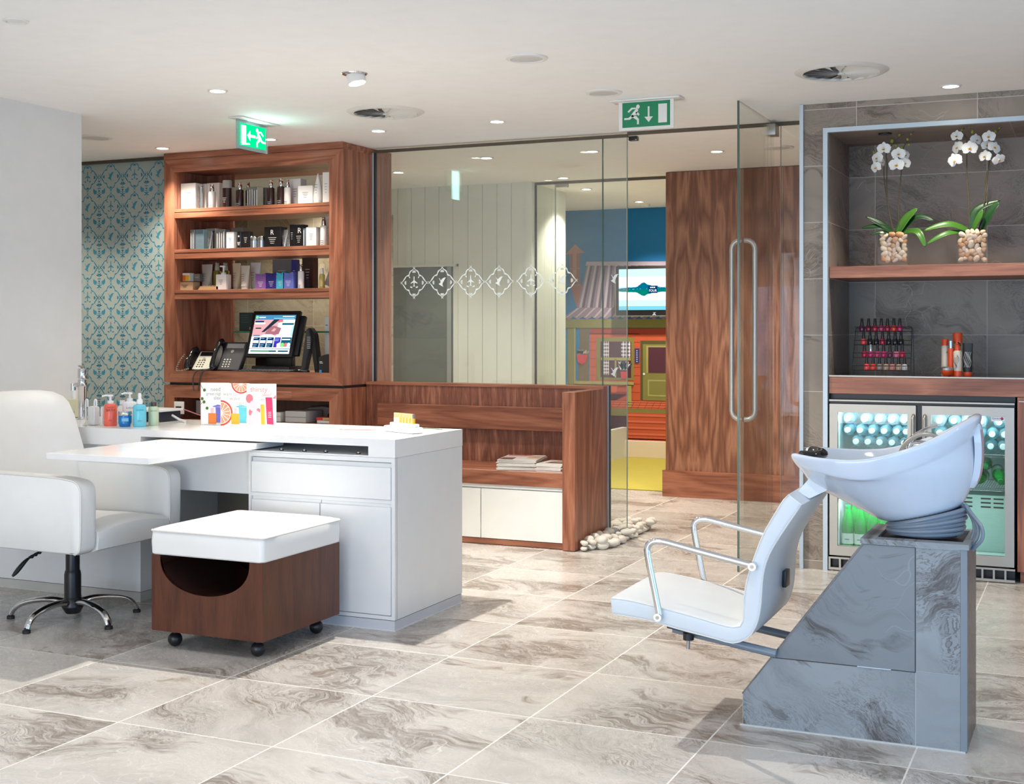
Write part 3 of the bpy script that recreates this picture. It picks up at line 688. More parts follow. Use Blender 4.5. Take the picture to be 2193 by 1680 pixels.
b = B(); b.tube([(-5.68, 7.10, .735), (-5.62, 7.09, .735), (-5.5, 7.10, .70), (-5.3, 7.15, .668)], .004, plain('pink_cable', srgb(180, 110, 120), .5)); tag(b.build('cable'), 'thin pink cable running from the white socket', 'cable')
for x0, x1, z1, m, lab in ((-4.93, -4.885, .73, white_lac, 'small white box at the left in the low cabinet recess'), (-4.85, -4.69, .74, speaker_m, 'stack of white paper in the low walnut cabinet')):
    b = B(); b.box(x0, x1, 7.16, 7.36, .666, z1, m, .004); b.box(x0, x1, 7.155, 7.16, .70, .702, groove_m); tag(b.build('paper_box'), lab, 'paper stack')
b = B(); b.loft([[Vector((-4.96+.5*t, 7.38, .667)), Vector((-4.96+.5*t, 7.45, .667)), Vector((-4.96+.5*t, 7.45, .72+.05*sin(pi*t))), Vector((-4.96+.5*t, 7.38, .70+.06*sin(pi*t)))] for t in (0, .15, .3, .5, .7, .85, 1)], plain('grey_device', srgb(140, 138, 134), .5)); tag(b.build('device'), 'grey rounded device behind the papers in the low cabinet', 'device')
for z0, z1, x0, m, lab in ((.666, .685, -4.605, white_lac, 'white booklet at the bottom of the small pile in the low cabinet'), (.686, .705, -4.61, plain('red_book', srgb(205, 50, 50), .5), 'red-spined booklet on top of the small pile in the low cabinet')):
    b = B(); b.box(x0, -4.49, 7.16, 7.32, z0, z1, m, .002); b.box(x0+.05, -4.49, 7.158, 7.3205, z0+.001, z1-.001, wood_tray if m is not white_lac else m); tag(b.build('booklet'), lab, 'booklet')
b = B(); b.sphere((-4.53, 7.24, .715), .035, blackg, 1.2, 1, .6); b.sphere((-4.51, 7.24, .735), .02, blackg); tag(b.build('black_gadget'), 'small glossy black gadget on the red-spined booklet', 'gadget')
# tiled wall seen through the shelving
b = B(); b.box(-6.6, -4.75, 8.35, 8.42, 0, 2.12, backt); struct(b.build('wall_far_tiled', smooth=0))

# --- cosmetics
def mm(n, c, r=.4, me=0.): return plain(n, srgb(*c), r, me)
CM = dict(W=mm('carton_white', (236, 234, 228)), BR=mm('bottle_brown', (58, 32, 26), .2), GR=mm('carton_grey', (120, 114, 108)), SIL=mm('foil_silver', (190, 192, 194), .15, .9), BLS=mm('foil_blue_silver', (150, 176, 190), .2, .7), BK=mm('carton_black', (24, 22, 24), .3), BG=mm('carton_beige', (190, 160, 124)), GRT=mm('tube_grey_beige', (188, 180, 166), .35), BGT=mm('tube_beige', (206, 188, 156), .35), WT=mm('tube_pale', (206, 202, 194), .3), OL=mm('oil_olive', (120, 112, 30), .15), PU=mm('carton_purple', (136, 92, 160)), NV=mm('carton_navy', (44, 36, 120)), TQ=mm('carton_turquoise', (60, 178, 206)), PW=mm('carton_periwinkle', (104, 116, 196)), AM=mm('oil_amber', (196, 176, 96), .1))
capm = {'W': chrome, 'BR': chrome, 'OL': mm('cap_clear', (170, 166, 150), .2), 'AM': CM['W']}
ink_d = mm('print_dark', (90, 90, 96)); ink_l = mm('print_light', (226, 222, 216)); cap_grey = mm('cap_grey', (170, 164, 156))
GRP = {1: 'cosmetics on the top shelf', 2: 'cosmetics on the second shelf', 3: 'cosmetics on the third shelf'}
CATN = dict(box='carton', stripe='carton', rbox='carton', bag='carton', pump='bottle', sq='bottle', can='bottle', tube_can='bottle', tube='tube', cone='tube', jar='jar')
def prints(b, xc, w, y, z0, h, m):
    for k, (f, t) in enumerate(((.42, .014), (.34, .01), (.24, .01), (.20, .01))):
        b.box(xc-w*f/2, xc+w*f/2, y-.0005, y, z0+h*(.62-.09*k), z0+h*(.62-.09*k)+.0025, m)
for kind, xa, xb, Y, z0, z1, mk, lab, row in ROWS:
    m = CM[mk]; w = xb-xa; xc = (xa+xb)/2; h = z1-z0; ik = ink_l if mk in ('BR', 'BK', 'NV', 'PU', 'PW', 'GR', 'TQ') else ink_d
    dark = mk in ('BR', 'BK')
    nm = {'box': 'carton', 'stripe': 'carton', 'rbox': 'carton', 'bag': 'gift_carton', 'pump': 'pump_bottle', 'sq': 'pump_bottle', 'can': 'spray_can', 'tube_can': 'slim_bottle', 'tube': 'tube', 'cone': 'pointed_tube', 'jar': 'jar'}[kind]
    if kind in ('box', 'stripe', 'rbox'):
        t = thing(nm, lab, CATN[kind], (xc, Y, z0), group=GRP[row]); d = min(.08, max(.04, w*.8))
        b = B(); b.box(xa, xb, Y-.0, Y+d, z0, z1, m, .0015, 1)
        b.build('body', t)
        b = B()
        if kind == 'stripe':
            for k in range(int(w/.009)):
                x = xa+.005+k*.009
                if x+.004 < xb: b.box(x, x+.004, Y-.001, Y, z0+h*.06, z0+h*(.8+.1*random.random()), ink_d if k % 2 else CM['W'])
        elif kind == 'rbox':
            b.text('R', h*.34, ink_l, (xc-w*.12, Y-.001, z0+h*.62)); prints(b, xc, w*1.2, Y, z0-.15*h, h, ink_l)
        else: prints(b, xc, w, Y, z0, h, ik)
        b.build('print', t, smooth=0)
    elif kind == 'bag':
        t = thing(nm, lab, 'carton', (xc, Y, z0), group=GRP[row]); b = B(); hb = h*.82
        b.box(xa, xb, Y, Y+.07, z0, z0+hb, m, .001, 1); b.build('body', t)
        b = B(); b.prism([(xa, z0+hb), (xb, z0+hb), (xb-w*.12, z0+h), (xc, z0+h*.9), (xa-.004, z0+h*.98)], -.05, m, (0, Y+.005, 0)); b.box(xc-w*.14, xc+w*.14, Y-.002, Y, z0+h*.62, z0+h*.92, m, .001, 1); b.build('folded_top', t)
        b = B(); prints(b, xc, w*1.2, Y, z0-.18*h, h, ink_l); b.build('print', t, smooth=0)
    elif kind == 'pump':
        t = thing(nm, lab, 'bottle', (xc, Y+w/2, z0), group=GRP[row]); r = w/2*.95; yc = Y+w/2
        hb = h*.72; b = B(); b.lathe([(0, 0), (r*.95, 0), (r, .004), (r, hb-.01), (r*.9, hb-.002), (r*.45, hb), (0, hb)], m, (xc, yc, z0), 20); b.build('body', t)
        cm_ = capm.get(mk, chrome)
        b = B(); b.lathe([(r*.62, hb), (r*.66, hb+.004), (r*.62, hb+h*.10), (r*.5, hb+h*.2), (r*.42, hb+h*.22), (r*.55, h-.008), (r*.5, h), (0, h)], cm_, (xc, yc, z0), 16); b.tube([(xc, yc, z0+h-.006), (xc+r*.5, yc-r*.4, z0+h-.005), (xc+r*.9, yc-r*.7, z0+h-.01)], r*.17, cm_); b.build('pump', t)
        b = B(); prints(b, xc, w*1.1, yc-r-.0002, z0-.05, hb, ink_l if dark else ink_d); b.build('print', t, smooth=0)
    elif kind == 'sq':
        t = thing(nm, lab, 'bottle', (xc, Y, z0), group=GRP[row]); hb = .105
        b = B(); b.box(xa, xb, Y, Y+.06, z0, z0+hb, m, .004); b.build('body', t)
        b = B(); b.cyl((xc, Y+.03, z0+hb), (xc, Y+.03, z0+hb+.012), .017, CM['W']); b.cyl((xc, Y+.03, z0+hb), (xc, Y+.03, z0+h-.008), .006, CM['W']); b.box(xc-.025, xc+.012, Y+.02, Y+.04, z0+h-.010, z0+h, CM['W'], .003); b.build('pump', t)
        b = B(); prints(b, xc, w, Y, z0, hb, ink_d); b.build('print', t, smooth=0)
    elif kind in ('can', 'tube_can'):
        t = thing(nm, lab, 'bottle', (xc, Y+w/2, z0), group=GRP[row]); r = w/2*.97; yc = Y+w/2; hb = h*(.72 if kind == 'can' else .93)
        b = B(); b.lathe([(0, 0), (r, 0), (r, hb), (0, hb)], m, (xc, yc, z0), 22); b.build('body', t)
        b = B(); b.lathe([(r*.98, hb), (r*1.0, h-.004), (r*.94, h), (0, h)], cap_grey if mk == 'BR' else (CM['BK'] if mk == 'BK' else chrome), (xc, yc, z0), 22); b.build('cap', t)
        b = B()
        if mk == 'BK': b.sphere((xc, yc-r, z0+h*.72), .006, ink_l, 1, .2, 1)
        prints(b, xc, w*1.2, yc-r-.0004, z0, hb*.8, ink_l if dark else ink_d); b.build('print', t, smooth=0)
    elif kind in ('tube', 'cone'):
        t = thing(nm, lab, 'tube', (xc, Y+w/2, z0), group=GRP[row]); yc = Y+.025; r = w/2*.8; ch = .022
        rings = []
        for q in range(8):
            f = q/7
            if kind == 'tube': rx = r+(w/2-r)*f; ry = r*(1-f)+.0015*f
            else: rx = w/2*(1-f**1.7)+.003; ry = rx*.9
            rings.append([Vector((xc+rx*cos(2*pi*k/20), yc+ry*sin(2*pi*k/20), z0+ch+(h-ch)*f)) for k in range(20)])
        b = B(); b.loft(rings, m); b.build('body', t)
        b = B(); rr = (r*.9 if kind == 'tube' else w/2); b.lathe([(0, 0), (rr, 0), (rr, ch), (0, ch)], m if kind == 'tube' else CM['W'], (xc, yc, z0), 20); b.build('cap', t)
        b = B(); prints(b, xc, w, yc-r-.002, z0, h, ik); b.build('print', t, smooth=0)
    else:
        t = thing(nm, lab, 'jar', (xc, Y+w/2, z0), group=GRP[row]); r = w/2; yc = Y+w/2
        b = B(); b.lathe([(0, 0), (r*.96, 0), (r*.98, h*.66), (0, h*.66)], m, (xc, yc, z0), 24); b.build('body', t)
        b = B(); b.lathe([(r, h*.67), (r, h-.003), (r*.95, h), (0, h)], chrome, (xc, yc, z0), 24); b.build('lid', t)
# small things on the third shelf
t = thing('vial_carton', 'amber and yellow vial carton standing on the flat beige carton', 'carton', (-5.66, 7.21, 1.606), group=GRP[3])
b = B(); b.box(-5.715, -5.655, 7.20, 7.25, 1.603, 1.660, CM['W'], .001, 1); b.box(-5.714, -5.686, 7.199, 7.2, 1.605, 1.645, mm('amber', (224, 120, 30))); b.box(-5.684, -5.657, 7.199, 7.2, 1.605, 1.645, mm('yellow', (232, 190, 30))); b.build('body', t)
b = B(); b.box(-5.653, -5.60, 7.24, 7.28, 1.603, 1.655, CM['GR'], .001, 1); b.box(-5.64, -5.61, 7.2395, 7.24, 1.63, 1.632, ink_l); tag(b.build('carton'), 'small grey carton on the flat beige carton beside the amber vials', 'carton', GRP[3])
t = thing('vial_tray', 'light wooden tray of tiny vials on the third shelf', 'tray', (-5.49, 7.2, 1.541), group=GRP[3])
b = B(); b.prism([(-5.58, 1.541), (-5.41, 1.541), (-5.41, 1.565), (-5.555, 1.568)], -.05, wood_tray, (0, 7.19, 0)); b.build('tray', t)
for k in range(12):
    b = B(); b.cyl((-5.55+k*.0122, 7.205, 1.563), (-5.55+k*.0122, 7.205, 1.573), .004, ink_l if k % 2 else wood_tray, n=8); b.build('vial', t)
b = B(); b.sphere((-5.565, 7.3, 1.553), .016, CM['GR'], 1.4, 1, .7); tag(b.build('stone'), 'small grey stone behind the wooden vial tray', 'stone', GRP[3])
b = B(); b.box(-.06, .06, 0, .006, 0, .15, mm('card_grey', (150, 140, 132)), M=Matrix.Translation((-4.535, 7.22, 1.545)) @ Matrix.Rotation(radians(24), 4, 'Y')); b.box(-.045, .02, -.001, 0, .10, .103, ink_d, M=Matrix.Translation((-4.535, 7.22, 1.545)) @ Matrix.Rotation(radians(24), 4, 'Y')); tag(b.build('leaning_card'), 'grey card leaning at the right end of the third shelf', 'card', GRP[3])
# --- computer bay
gr = 'equipment in the computer bay'
t = thing('monitor', 'black touch-screen monitor tilted back and showing a colourful web page', 'monitor', (-5.0, 7.3, .99))
O = Vector((-5.20, 7.20, 1.092)); U = Vector((1, 0, 0)); V = Vector((0, .105, .307)).normalized(); Nn = U.cross(V)
def on(b, x0, x1, z0, z1, m, d): 
    b.poly([O+U*x+V*z+Nn*d for x, z in ((x0, z0), (x1, z0), (x1, z1), (x0, z1))], m)
b = B(); M = Matrix((( U.x, -Nn.x, V.x, O.x), (U.y, -Nn.y, V.y, O.y), (U.z, -Nn.z, V.z, O.z), (0, 0, 0, 1)))
b.box(0, .372, 0, .03, 0, .324, black, .004, M=M); b.box(.05, .40, .025, .06, .02, .30, black, .01, M=M); b.build('casing', t)
se = lambda n, c, s_=1.0: emit('page_'+n, srgb(*c), s_)
pw = se('white', (250, 255, 255), 1.5); pb = se('header', (70, 140, 180), 1.1); pg = se('green', (130, 230, 120), 1.2); pn = se('navy', (16, 60, 104)); pp = se('violet', (70, 60, 190)); pk = se('skin', (226, 170, 176), 1.1); pk2 = se('skin_dark', (176, 116, 126)); ps = se('pen', (40, 52, 66)); pr_ = se('coral', (240, 120, 120)); pt = se('teal', (20, 96, 118)); pl = se('paleblue', (170, 220, 240), 1.2)
b = B(); sw, sh, sx_, sz_ = .322, .272, .025, .022
def pg_(u0, u1, v0, v1, m, d=1): on(b, sx_+u0*sw, sx_+u1*sw, sz_+v0*sh, sz_+v1*sh, m, .0012+d*.0002)
pg_(0, 1, 0, 1, pw, 0); pg_(0, 1, .88, 1, pb); pg_(.0, .6, .44, .88, pk, 1)
b.poly([O+U*(sx_+u*sw)+V*(sz_+v*sh)+Nn*.0018 for u, v in ((.22, .55), (.30, .56), (.62, .88), (.48, .88))], ps)
b.poly([O+U*(sx_+u*sw)+V*(sz_+v*sh)+Nn*.0017 for u, v in ((.55, .88), (.70, .88), (.72, .82), (.6, .80))], pr_)
b.poly([O+U*(sx_+u*sw)+V*(sz_+v*sh)+Nn*.0016 for u, v in ((.30, .44), (.66, .5), (.70, .66), (.52, .72), (.42, .70), (.34, .58))], pk2)
b.poly([O+U*(sx_+u*sw)+V*(sz_+v*sh)+Nn*.0017 for u, v in ((.46, .58), (.52, .66), (.58, .64), (.54, .57))], pk)
b.poly([O+U*(sx_+u*sw)+V*(sz_+v*sh)+Nn*.0016 for u, v in ((.2, .44), (.6, .44), (.5, .5), (.3, .5))], pw)
pg_(.02, .28, .76, .80, pw, 4); pg_(.02, .24, .81, .85, pn, 4); pg_(.06, .2, .64, .67, ps, 4); pg_(.04, .2, .45, .48, pb, 4)
pg_(.70, .99, .74, .79, pt, 3); pg_(.95, 1, .45, .72, pl, 2)
for k, (u0, u1) in enumerate(((.06, .22), (.235, .39), (.41, .565))):
    pg_(u0, u1, .16, .42, pn, 3); pg_(u0+.01, u1-.02, .27, .34, pw, 4); pg_(u0+.01, u1-.06, .385, .395, pl, 4); pg_(u0+.01, u1-.05, .22, .23, pl, 4); pg_(u0+.01, u1-.07, .18, .19, pl, 4)
pg_(.585, .735, .16, .42, pp, 3); b.poly([O+U*(sx_+u*sw)+V*(sz_+v*sh)+Nn*.002 for u, v in ((.67, .16), (.735, .16), (.735, .29), (.66, .25))], pw); pg_(.6, .70, .37, .38, pl, 5); pg_(.6, .69, .33, .34, pl, 5)
pg_(.755, 1, .16, .42, pt, 3); pg_(.77, .97, .35, .38, pw, 4); pg_(.755, 1, .16, .19, pl, 4)
for u, m in ((.80, pg), (.88, pr_), (.95, pw)): b.lathe([(0, 0), (.014, 0)], m, n=14, M=Matrix.Translation(O+U*(sx_+u*sw)+V*(sz_+.23*sh)+Nn*.0022) @ M.to_3x3().to_4x4() @ Matrix.Rotation(pi/2, 4, 'X'))
pg_(0, 1, .12, .135, pt, 3); pg_(.04, .68, .045, .085, pt, 3); pg_(.72, .97, .045, .085, pt, 3); pg_(.05, .5, .058, .068, pg, 4)
b.lathe([(0, 0), (.011, 0)], pg, n=16, M=Matrix.Translation(O+U*(sx_+.05*sw)+V*(sz_+.94*sh)+Nn*.0022) @ M.to_3x3().to_4x4() @ Matrix.Rotation(pi/2, 4, 'X'))
pg_(.10, .26, .925, .95, pw, 3); pg_(.68, .97, .955, .97, pw, 3); pg_(.47, .97, .905, .92, pl, 3)
b.build('screen', t, smooth=0)
b = B(); b.box(-5.16, -4.86, 7.22, 7.42, .986, 1.03, black, .008); b.box(-5.1, -4.9, 7.30, 7.36, 1.02, 1.2, black, .01); b.build('stand', t)
t = thing('receipt_scanner', 'black inverted-V stand right behind the monitor', 'stand', (-4.74, 7.3, .986))
b = B(); b.prism([(-4.80, .986), (-4.77, .986), (-4.715, 1.2), (-4.735, 1.286), (-4.755, 1.27)], -.05, dkgrey, (0, 7.26, 0), bev=.004); b.build('leg', t)
b = B(); b.prism([(-4.70, .986), (-4.665, .986), (-4.70, 1.24), (-4.735, 1.286), (-4.735, 1.2)], -.05, black, (0, 7.28, 0), bev=.004)
for k in range(7): b.box(-4.725, -4.70, 7.227, 7.2295, 1.15+k*.012, 1.153+k*.012, ink_l)
b.build('leg', t)
b = B(); b.box(-4.70, -4.665, 7.40, 7.46, 1.1, 1.36, CM['W'], .003); b.box(-4.69, -4.675, 7.398, 7.40, 1.3, 1.305, ink_d); tag(b.build('carton'), 'white carton edge behind the black inverted-V stand', 'carton')
t = thing('keyboard', 'slim black keyboard lying before the monitor', 'keyboard', (-5.02, 7.16, .986))
b = B(); b.prism([(7.125, .986), (7.235, .986), (7.235, 1.006), (7.125, .996)], .46, black, (-5.26, 0, 0), (0, 1, 0), (0, 0, 1), bev=.002); b.build('base', t)
b = B()
for r in range(5):
    for k in range(19): b.box(-5.25+k*.0235, -5.231+k*.0235, 7.135+r*.019, 7.149+r*.019, .996+r*.0018, 1.0025+r*.0018, dkgrey, .001, 1)
o = b.build('keys', t); 
t = thing('mouse', 'black computer mouse at the right end of the keyboard', 'mouse', (-4.71, 7.17, .986)); b = B(); b.sphere((-4.71, 7.17, .986+.014), .04, blackg, 1, .75, .45, 16); b.build('body', t)
b = B(); b.box(-4.735, -4.72, 7.138, 7.150, 1.008, 1.012, steel, .001, 1); b.build('wheel', t)
t = thing('receipt_printer', 'black box printer with small blue sticker at the right of the bay', 'printer', (-4.54, 7.25, .986))
b = B(); b.prism([(-4.60, .986), (-4.489, .986), (-4.489, 1.118), (-4.55, 1.112), (-4.60, 1.095)], -.14, black, (0, 7.17, 0), bev=.003); b.build('body', t)
b = B(); b.box(-4.592, -4.575, 7.168, 7.17, .995, 1.012, mm('sticker_blue', (60, 150, 210))); b.box(-4.59, -4.57, 7.168, 7.17, 1.062, 1.066, ink_l); b.box(-4.59, -4.565, 7.168, 7.17, 1.054, 1.057, ink_l); b.build('sticker', t, smooth=0)
b = B(); b.tube(cat_rom([(-4.62, 7.3, .992), (-4.65, 7.28, 1.05), (-4.61, 7.25, 1.1), (-4.60, 7.26, 1.03), (-4.66, 7.22, .992)], 5), .0025, black, 6); tag(b.build('cable'), 'thin black cable looping beside the black printer', 'cable')
for x0, x1, y, z0, z1, m, lab in ((-5.375, -5.265, 7.38, 1.263, 1.39, mm('carton_green', (18, 48, 44)), 'dark green carton with red seal on the glass shelf'), (-5.262, -5.19, 7.40, 1.263, 1.385, mm('carton_pinkgrey', (160, 146, 138)), 'pinkish grey carton right of the dark green carton'), (-4.60, -4.49, 7.38, 1.263, 1.29, CM['W'], 'flat white carton on the glass shelf behind the printer'), (-4.60, -4.49, 7.38, 1.291, 1.318, mm('carton_brown', (84, 52, 34)), 'flat brown carton on top of the flat white carton'), (-4.595, -4.489, 7.40, .99, 1.225, mm('bag_cream', (176, 160, 140)), 'cream paper bag standing behind the black printer'), (-5.255, -5.165, 7.40, .99, 1.225, mm('carton_dark_brown', (44, 28, 20)), 'dark brown carton behind the black desk phone')):
    t = thing('carton' if 'bag' not in lab else 'paper_bag', lab, 'carton' if 'bag' not in lab else 'bag', ((x0+x1)/2, y+.03, z0)); b = B(); b.box(x0, x1, y, y+.06, z0, z1, m, .0015, 1); b.build('body', t)
    b = B(); 
    if 'seal' in lab:
        b.box(x1-.025, x1-.008, y-.001, y, z0+.01, z0+.027, mm('seal_red', (190, 110, 110)))
        for k in range(4): b.box(x0+.015, x1-.03, y-.001, y, z1-.02-k*.016, z1-.018-k*.016, ink_d)
    elif 'bag' in lab: b.tube(cat_rom([(x0+.03, y-.003, z1-.03), (x0+.06, y-.003, z1-.02), (x0+.09, y-.003, z1-.05)], 4), .002, black, 6)
    else: b.box(x0+.02, x1-.03, y-.001, y, z0+.01, z0+.013, ink_l)
    b.build('print', t, smooth=0)
key_w = mm('key_white', (226, 222, 206)); key_g = mm('phone_grey', (150, 146, 132), .4)
def phone(lab, x0, w, ztop, keys, face, sil):
    t = thing('desk_phone', lab, 'phone', (x0+w/2, 7.22, .986))
    dy = .11; L = math.hypot(dy, ztop-1.0)
    O = Vector((x0, 7.15, .998)); Vv = Vector((0, dy, ztop-.998)).normalized(); Nn = Vector((1, 0, 0)).cross(Vv)
    M = Matrix(((1, 0, 0, O.x), (0, -Nn.y, Vv.y, O.y), (0, -Nn.z, Vv.z, O.z), (0, 0, 0, 1)))
    lean = Matrix.Shear('XY', 4, (0, 0))
    sk = .3
    def BX(b, xa, xb, ya, yb, za, zb, m, bev=.001):
        b.box(xa, xb, ya, yb, za, zb, m, bev, 1, M=M)
    b = B(); b.box(0, w, 0, .02, 0, L, black, .004, M=M); b.box(.02, w-.02, .018, .06, .02, L*.7, black, .01, M=M); b.build('base', t)
    b = B(); BX(b, .062, w-.006, -.003, 0, .006, L-.01, face); b.build('face_plate', t)
    b = B(); BX(b, .075, w-.02, -.006, -.002, L-.05, L-.016, sil); b.build('display', t)
    for r in range(4):
        for c in range(3):
            b = B(); b.sphere((.085+c*.022*(w/.22)+.008, -.004, .028+r*.018), .0066, keys, 1, .5, .8, 8, M=M); b.build('key', t)
    b = B(); b.lathe([(0, 0), (.012, 0), (.012, .003), (0, .003)], key_g, n=16, M=M @ Matrix.Translation((.125*w/.22, -.003, L-.075)) @ Matrix.Rotation(pi/2, 4, 'X')); b.build('dial', t)
    b = B(); hs = cat_rom([(.03, -.016, .012), (.028, -.034, .03), (.028, -.042, L*.5), (.028, -.034, L-.03), (.03, -.014, L-.008)], 5)
    n = len(hs); b.tube([M @ p for p in hs], .02, blackg, 12, rs=[.025-.011*sin(pi*i/(n-1)) for i in range(n)]); b.build('handset', t)
    return t
phone('left desk phone with pale keypad in the computer bay', -5.66, .215, 1.13, mm('keys_dark', (90, 84, 60)), mm('phone_face_silver', (206, 204, 186), .3), blackg)
phone('tall black desk phone with white round keys beside the monitor', -5.445, .235, 1.19, key_w, dkgrey, mm('lcd', (150, 150, 150)))
def coil(p, n, r=.006, per=14):
    pts = cat_rom(p, 20); out = []
    for i, q in enumerate(pts):
        a = i*2*pi/5
        out.append(q+Vector((cos(a)*r, sin(a)*r*.6, sin(a)*r)))
    return out
b = B(); b.tube(coil([(-5.645, 7.13, 1.10), (-5.68, 7.12, 1.05), (-5.69, 7.11, 1.0), (-5.64, 7.105, .997), (-5.60, 7.12, 1.01)], 0), .0022, mm('coil_grey', (120, 112, 100)), 5); tag(b.build('phone_cord'), 'coiled grey cord at the far left of the computer bay', 'cord')
b = B(); b.tube(cat_rom([(-5.45, 7.13, 1.005), (-5.52, 7.108, .995), (-5.548, 7.10, .94), (-5.54, 7.10, .86)], 8), .0045, dkgrey, 8); tag(b.build('phone_cord'), 'left of two dark cords hanging over the shelf edge', 'cord')
b = B(); b.tube(cat_rom([(-5.43, 7.13, 1.01), (-5.47, 7.108, .992), (-5.492, 7.10, .94), (-5.50, 7.10, .86)], 8), .0045, dkgrey, 8); tag(b.build('phone_cord'), 'right of two dark cords hanging over the shelf edge', 'cord')

# ------------------------------------------------------------------ walnut bench with screen back
BN = thing('bench', 'walnut waiting bench with white cupboard doors under the glass screen', 'bench', (-3.55, 7.2, 0))
b = B(); b.box(-4.381, -2.80, 7.405, 7.47, 0, .912, wood_stripe); b.build('back_panel', BN, smooth=0)
b = B(); b.box(-4.381, -2.722, 7.40, 7.52, .912, .930, wood_x, .001, 1); b.build('cap_rail', BN, smooth=0)
b = B(); b.box(-4.28, -2.801, 7.375, 7.405, .648, .792, wood_x, .002, 1); b.build('back_rail', BN, smooth=0)
b = B(); b.box(-4.381, -2.801, 6.955, 7.405, .358, .444, wood_x, .003, 1); b.build('seat', BN, smooth=0)
b = B(); b.box(-4.381, -2.801, 6.985, 7.40, .035, .357, white_door); b.box(-4.381, -2.801, 6.97, 6.985, .338, .357, white_door)
b.build('carcass', BN, smooth=0)
for x0, x1 in ((-4.379, -3.862), (-3.859, -3.338), (-3.333, -2.806)):
    b = B(); b.box(x0, x1, 6.965, 6.984, .038, .330, white_door, .0015, 1); b.build('door', BN, smooth=0)
b = B(); b.box(-4.381, -2.801, 6.968, 7.39, .004, .034, wood_x); b.build('plinth', BN, smooth=0)
b = B(); b.box(-2.80, -2.722, 6.93, 7.52, 0.004, .914, wood_z, .0015, 1); b.build('end_post', BN, smooth=0)
b = B(); b.box(-2.7215, -2.716, 7.49, 7.52, 0, .93, black_strip); b.box(-2.7218, -2.7175, 7.475, 7.489, 0, .93, alu); b.build('end_trim', BN, smooth=0)
page = mm('magazine_paper', (222, 214, 204), .6)
def magazine(b, w, d, z, cover):
    b.box(-w/2, w/2, -d/2, d/2, z, z+.0048, page, .0006, 1); b.box(-w/2, w/2, -d/2, d/2, z+.0048, z+.0052, cover)
covers = [mm('cover_%d' % i, c, .25) for i, c in enumerate(((206, 60, 60), (230, 226, 220), (120, 90, 80), (190, 200, 210), (90, 60, 50), (214, 180, 150)))]
for sx, sy, rz, n, w, d, lab in ((-3.135, 7.12, .18, 11, .235, .30, 'left'), (-2.90, 7.09, -.02, 8, .165, .225, 'right')):
    b = B(); magazine(b, w, d, 0, covers[1]); m0 = b.build('magazine'); m0.location = (sx, sy, .444); m0.rotation_euler = (0, 0, rz)
    tag(m0, 'magazine inside the %s pile on the walnut bench' % ('larger left' if lab == 'left' else 'smaller right'), 'magazine', 'magazines in the %s pile' % lab)
    for k in range(1, n):
        q = dup(m0, (sx+random.uniform(-.006, .006), sy+random.uniform(-.006, .006), .444+.0054*k), rz+random.uniform(-.03, .03))
    b = B(); magazine(b, w, d, 0, covers[1])
    if lab == 'left':
        b.poly([(-.02, .13, .0055), (.05, .13, .0055), (.03, .08, .0055), (-.01, .09, .0055)], covers[0]); b.poly([(.03, -.05, .0055), (.11, -.05, .0055), (.11, .09, .0055), (.05, .1, .0055)], covers[5]); b.box(-.11, .0, .10, .14, .0054, .0056, covers[0]); b.box(-.11, -.03, -.14, -.02, .0054, .0056, covers[2]); b.text('FASHION', .03, mm('cover_blue', (90, 110, 180)), (-.11, .03, .0056), (1, 0, 0), (0, 1, 0))
    else:
        b.poly([(-.05, -.06, .0055), (.07, -.06, .0055), (.08, .1, .0055), (.0, .1, .0055)], covers[4]); b.poly([(-.02, -.02, .0056), (.04, -.01, .0056), (.05, .06, .0056), (0, .06, .0056)], covers[5]); b.text('Style', .035, covers[0], (-.07, .07, .0057), (1, 0, 0), (0, 1, 0))
    q = b.build('magazine', smooth=0); q.location = (sx, sy, .444+.0054*n); q.rotation_euler = (0, 0, rz+.02)
    tag(q, 'white and red magazine on top of the larger left pile' if lab == 'left' else 'brown-toned magazine on top of the smaller right pile', 'magazine', 'magazines in the %s pile' % lab)
# pebbles around the bench end
def pebble_mesh(m, r=1, seed=0):
    rd = random.Random(seed); b = B(); b.sphere((0, 0, 0), r, m, 1, 1, 1, 14)
    a = [rd.uniform(-1, 1) for _ in range(6)]
    for v in b.bm.verts:
        n = v.co.normalized(); f = 1+.10*sin(3*n.x+a[0]*3)+.09*sin(3*n.y+a[1]*3)*cos(2*n.z+a[2]*3)+.05*sin(5*n.x*n.y+a[3]*4); v.co = v.co*f
    return b
def floor_pebble(i): return pebble_mesh(pebble_w, 1, i)
peb = []
for i in range(5):
    o = floor_pebble(i).build('pebble'); peb.append(o)
def inside(x, y):
    # strip beside the post running back past the glass
    if x > -2.58-.0*(y-6.95)+.0: return False
    if y < 6.96 or y > 7.93: return False
    if y < 7.55 and x < -2.70: return False
    if y >= 7.55 and x < -2.80: return False
    if y < 7.05 and x > -2.60-.1+1.0*(y-6.95): return False
    return True
cnt = 0; spots = []
tries = 0
while cnt < 88 and tries < 30000:
    tries += 1
    x = random.uniform(-2.85, -2.56); y = random.uniform(6.97, 7.93); r = random.uniform(.024, .042)
    if not inside(x, y): continue
    z = r*.6; ok = True
    for (a, c, d, s_) in spots:
        q = math.hypot(a-x, c-y)
        if q < (s_+r)*.74: ok = False; break
    if not ok:
        if cnt < 46 or random.random() < .9: continue
        z = r*.6+.03
        if any(math.hypot(a-x, c-y) < (s_+r)*.85 and d > .035 for (a, c, d, s_) in spots): continue
    spots.append((x, y, z, r)); cnt += 1
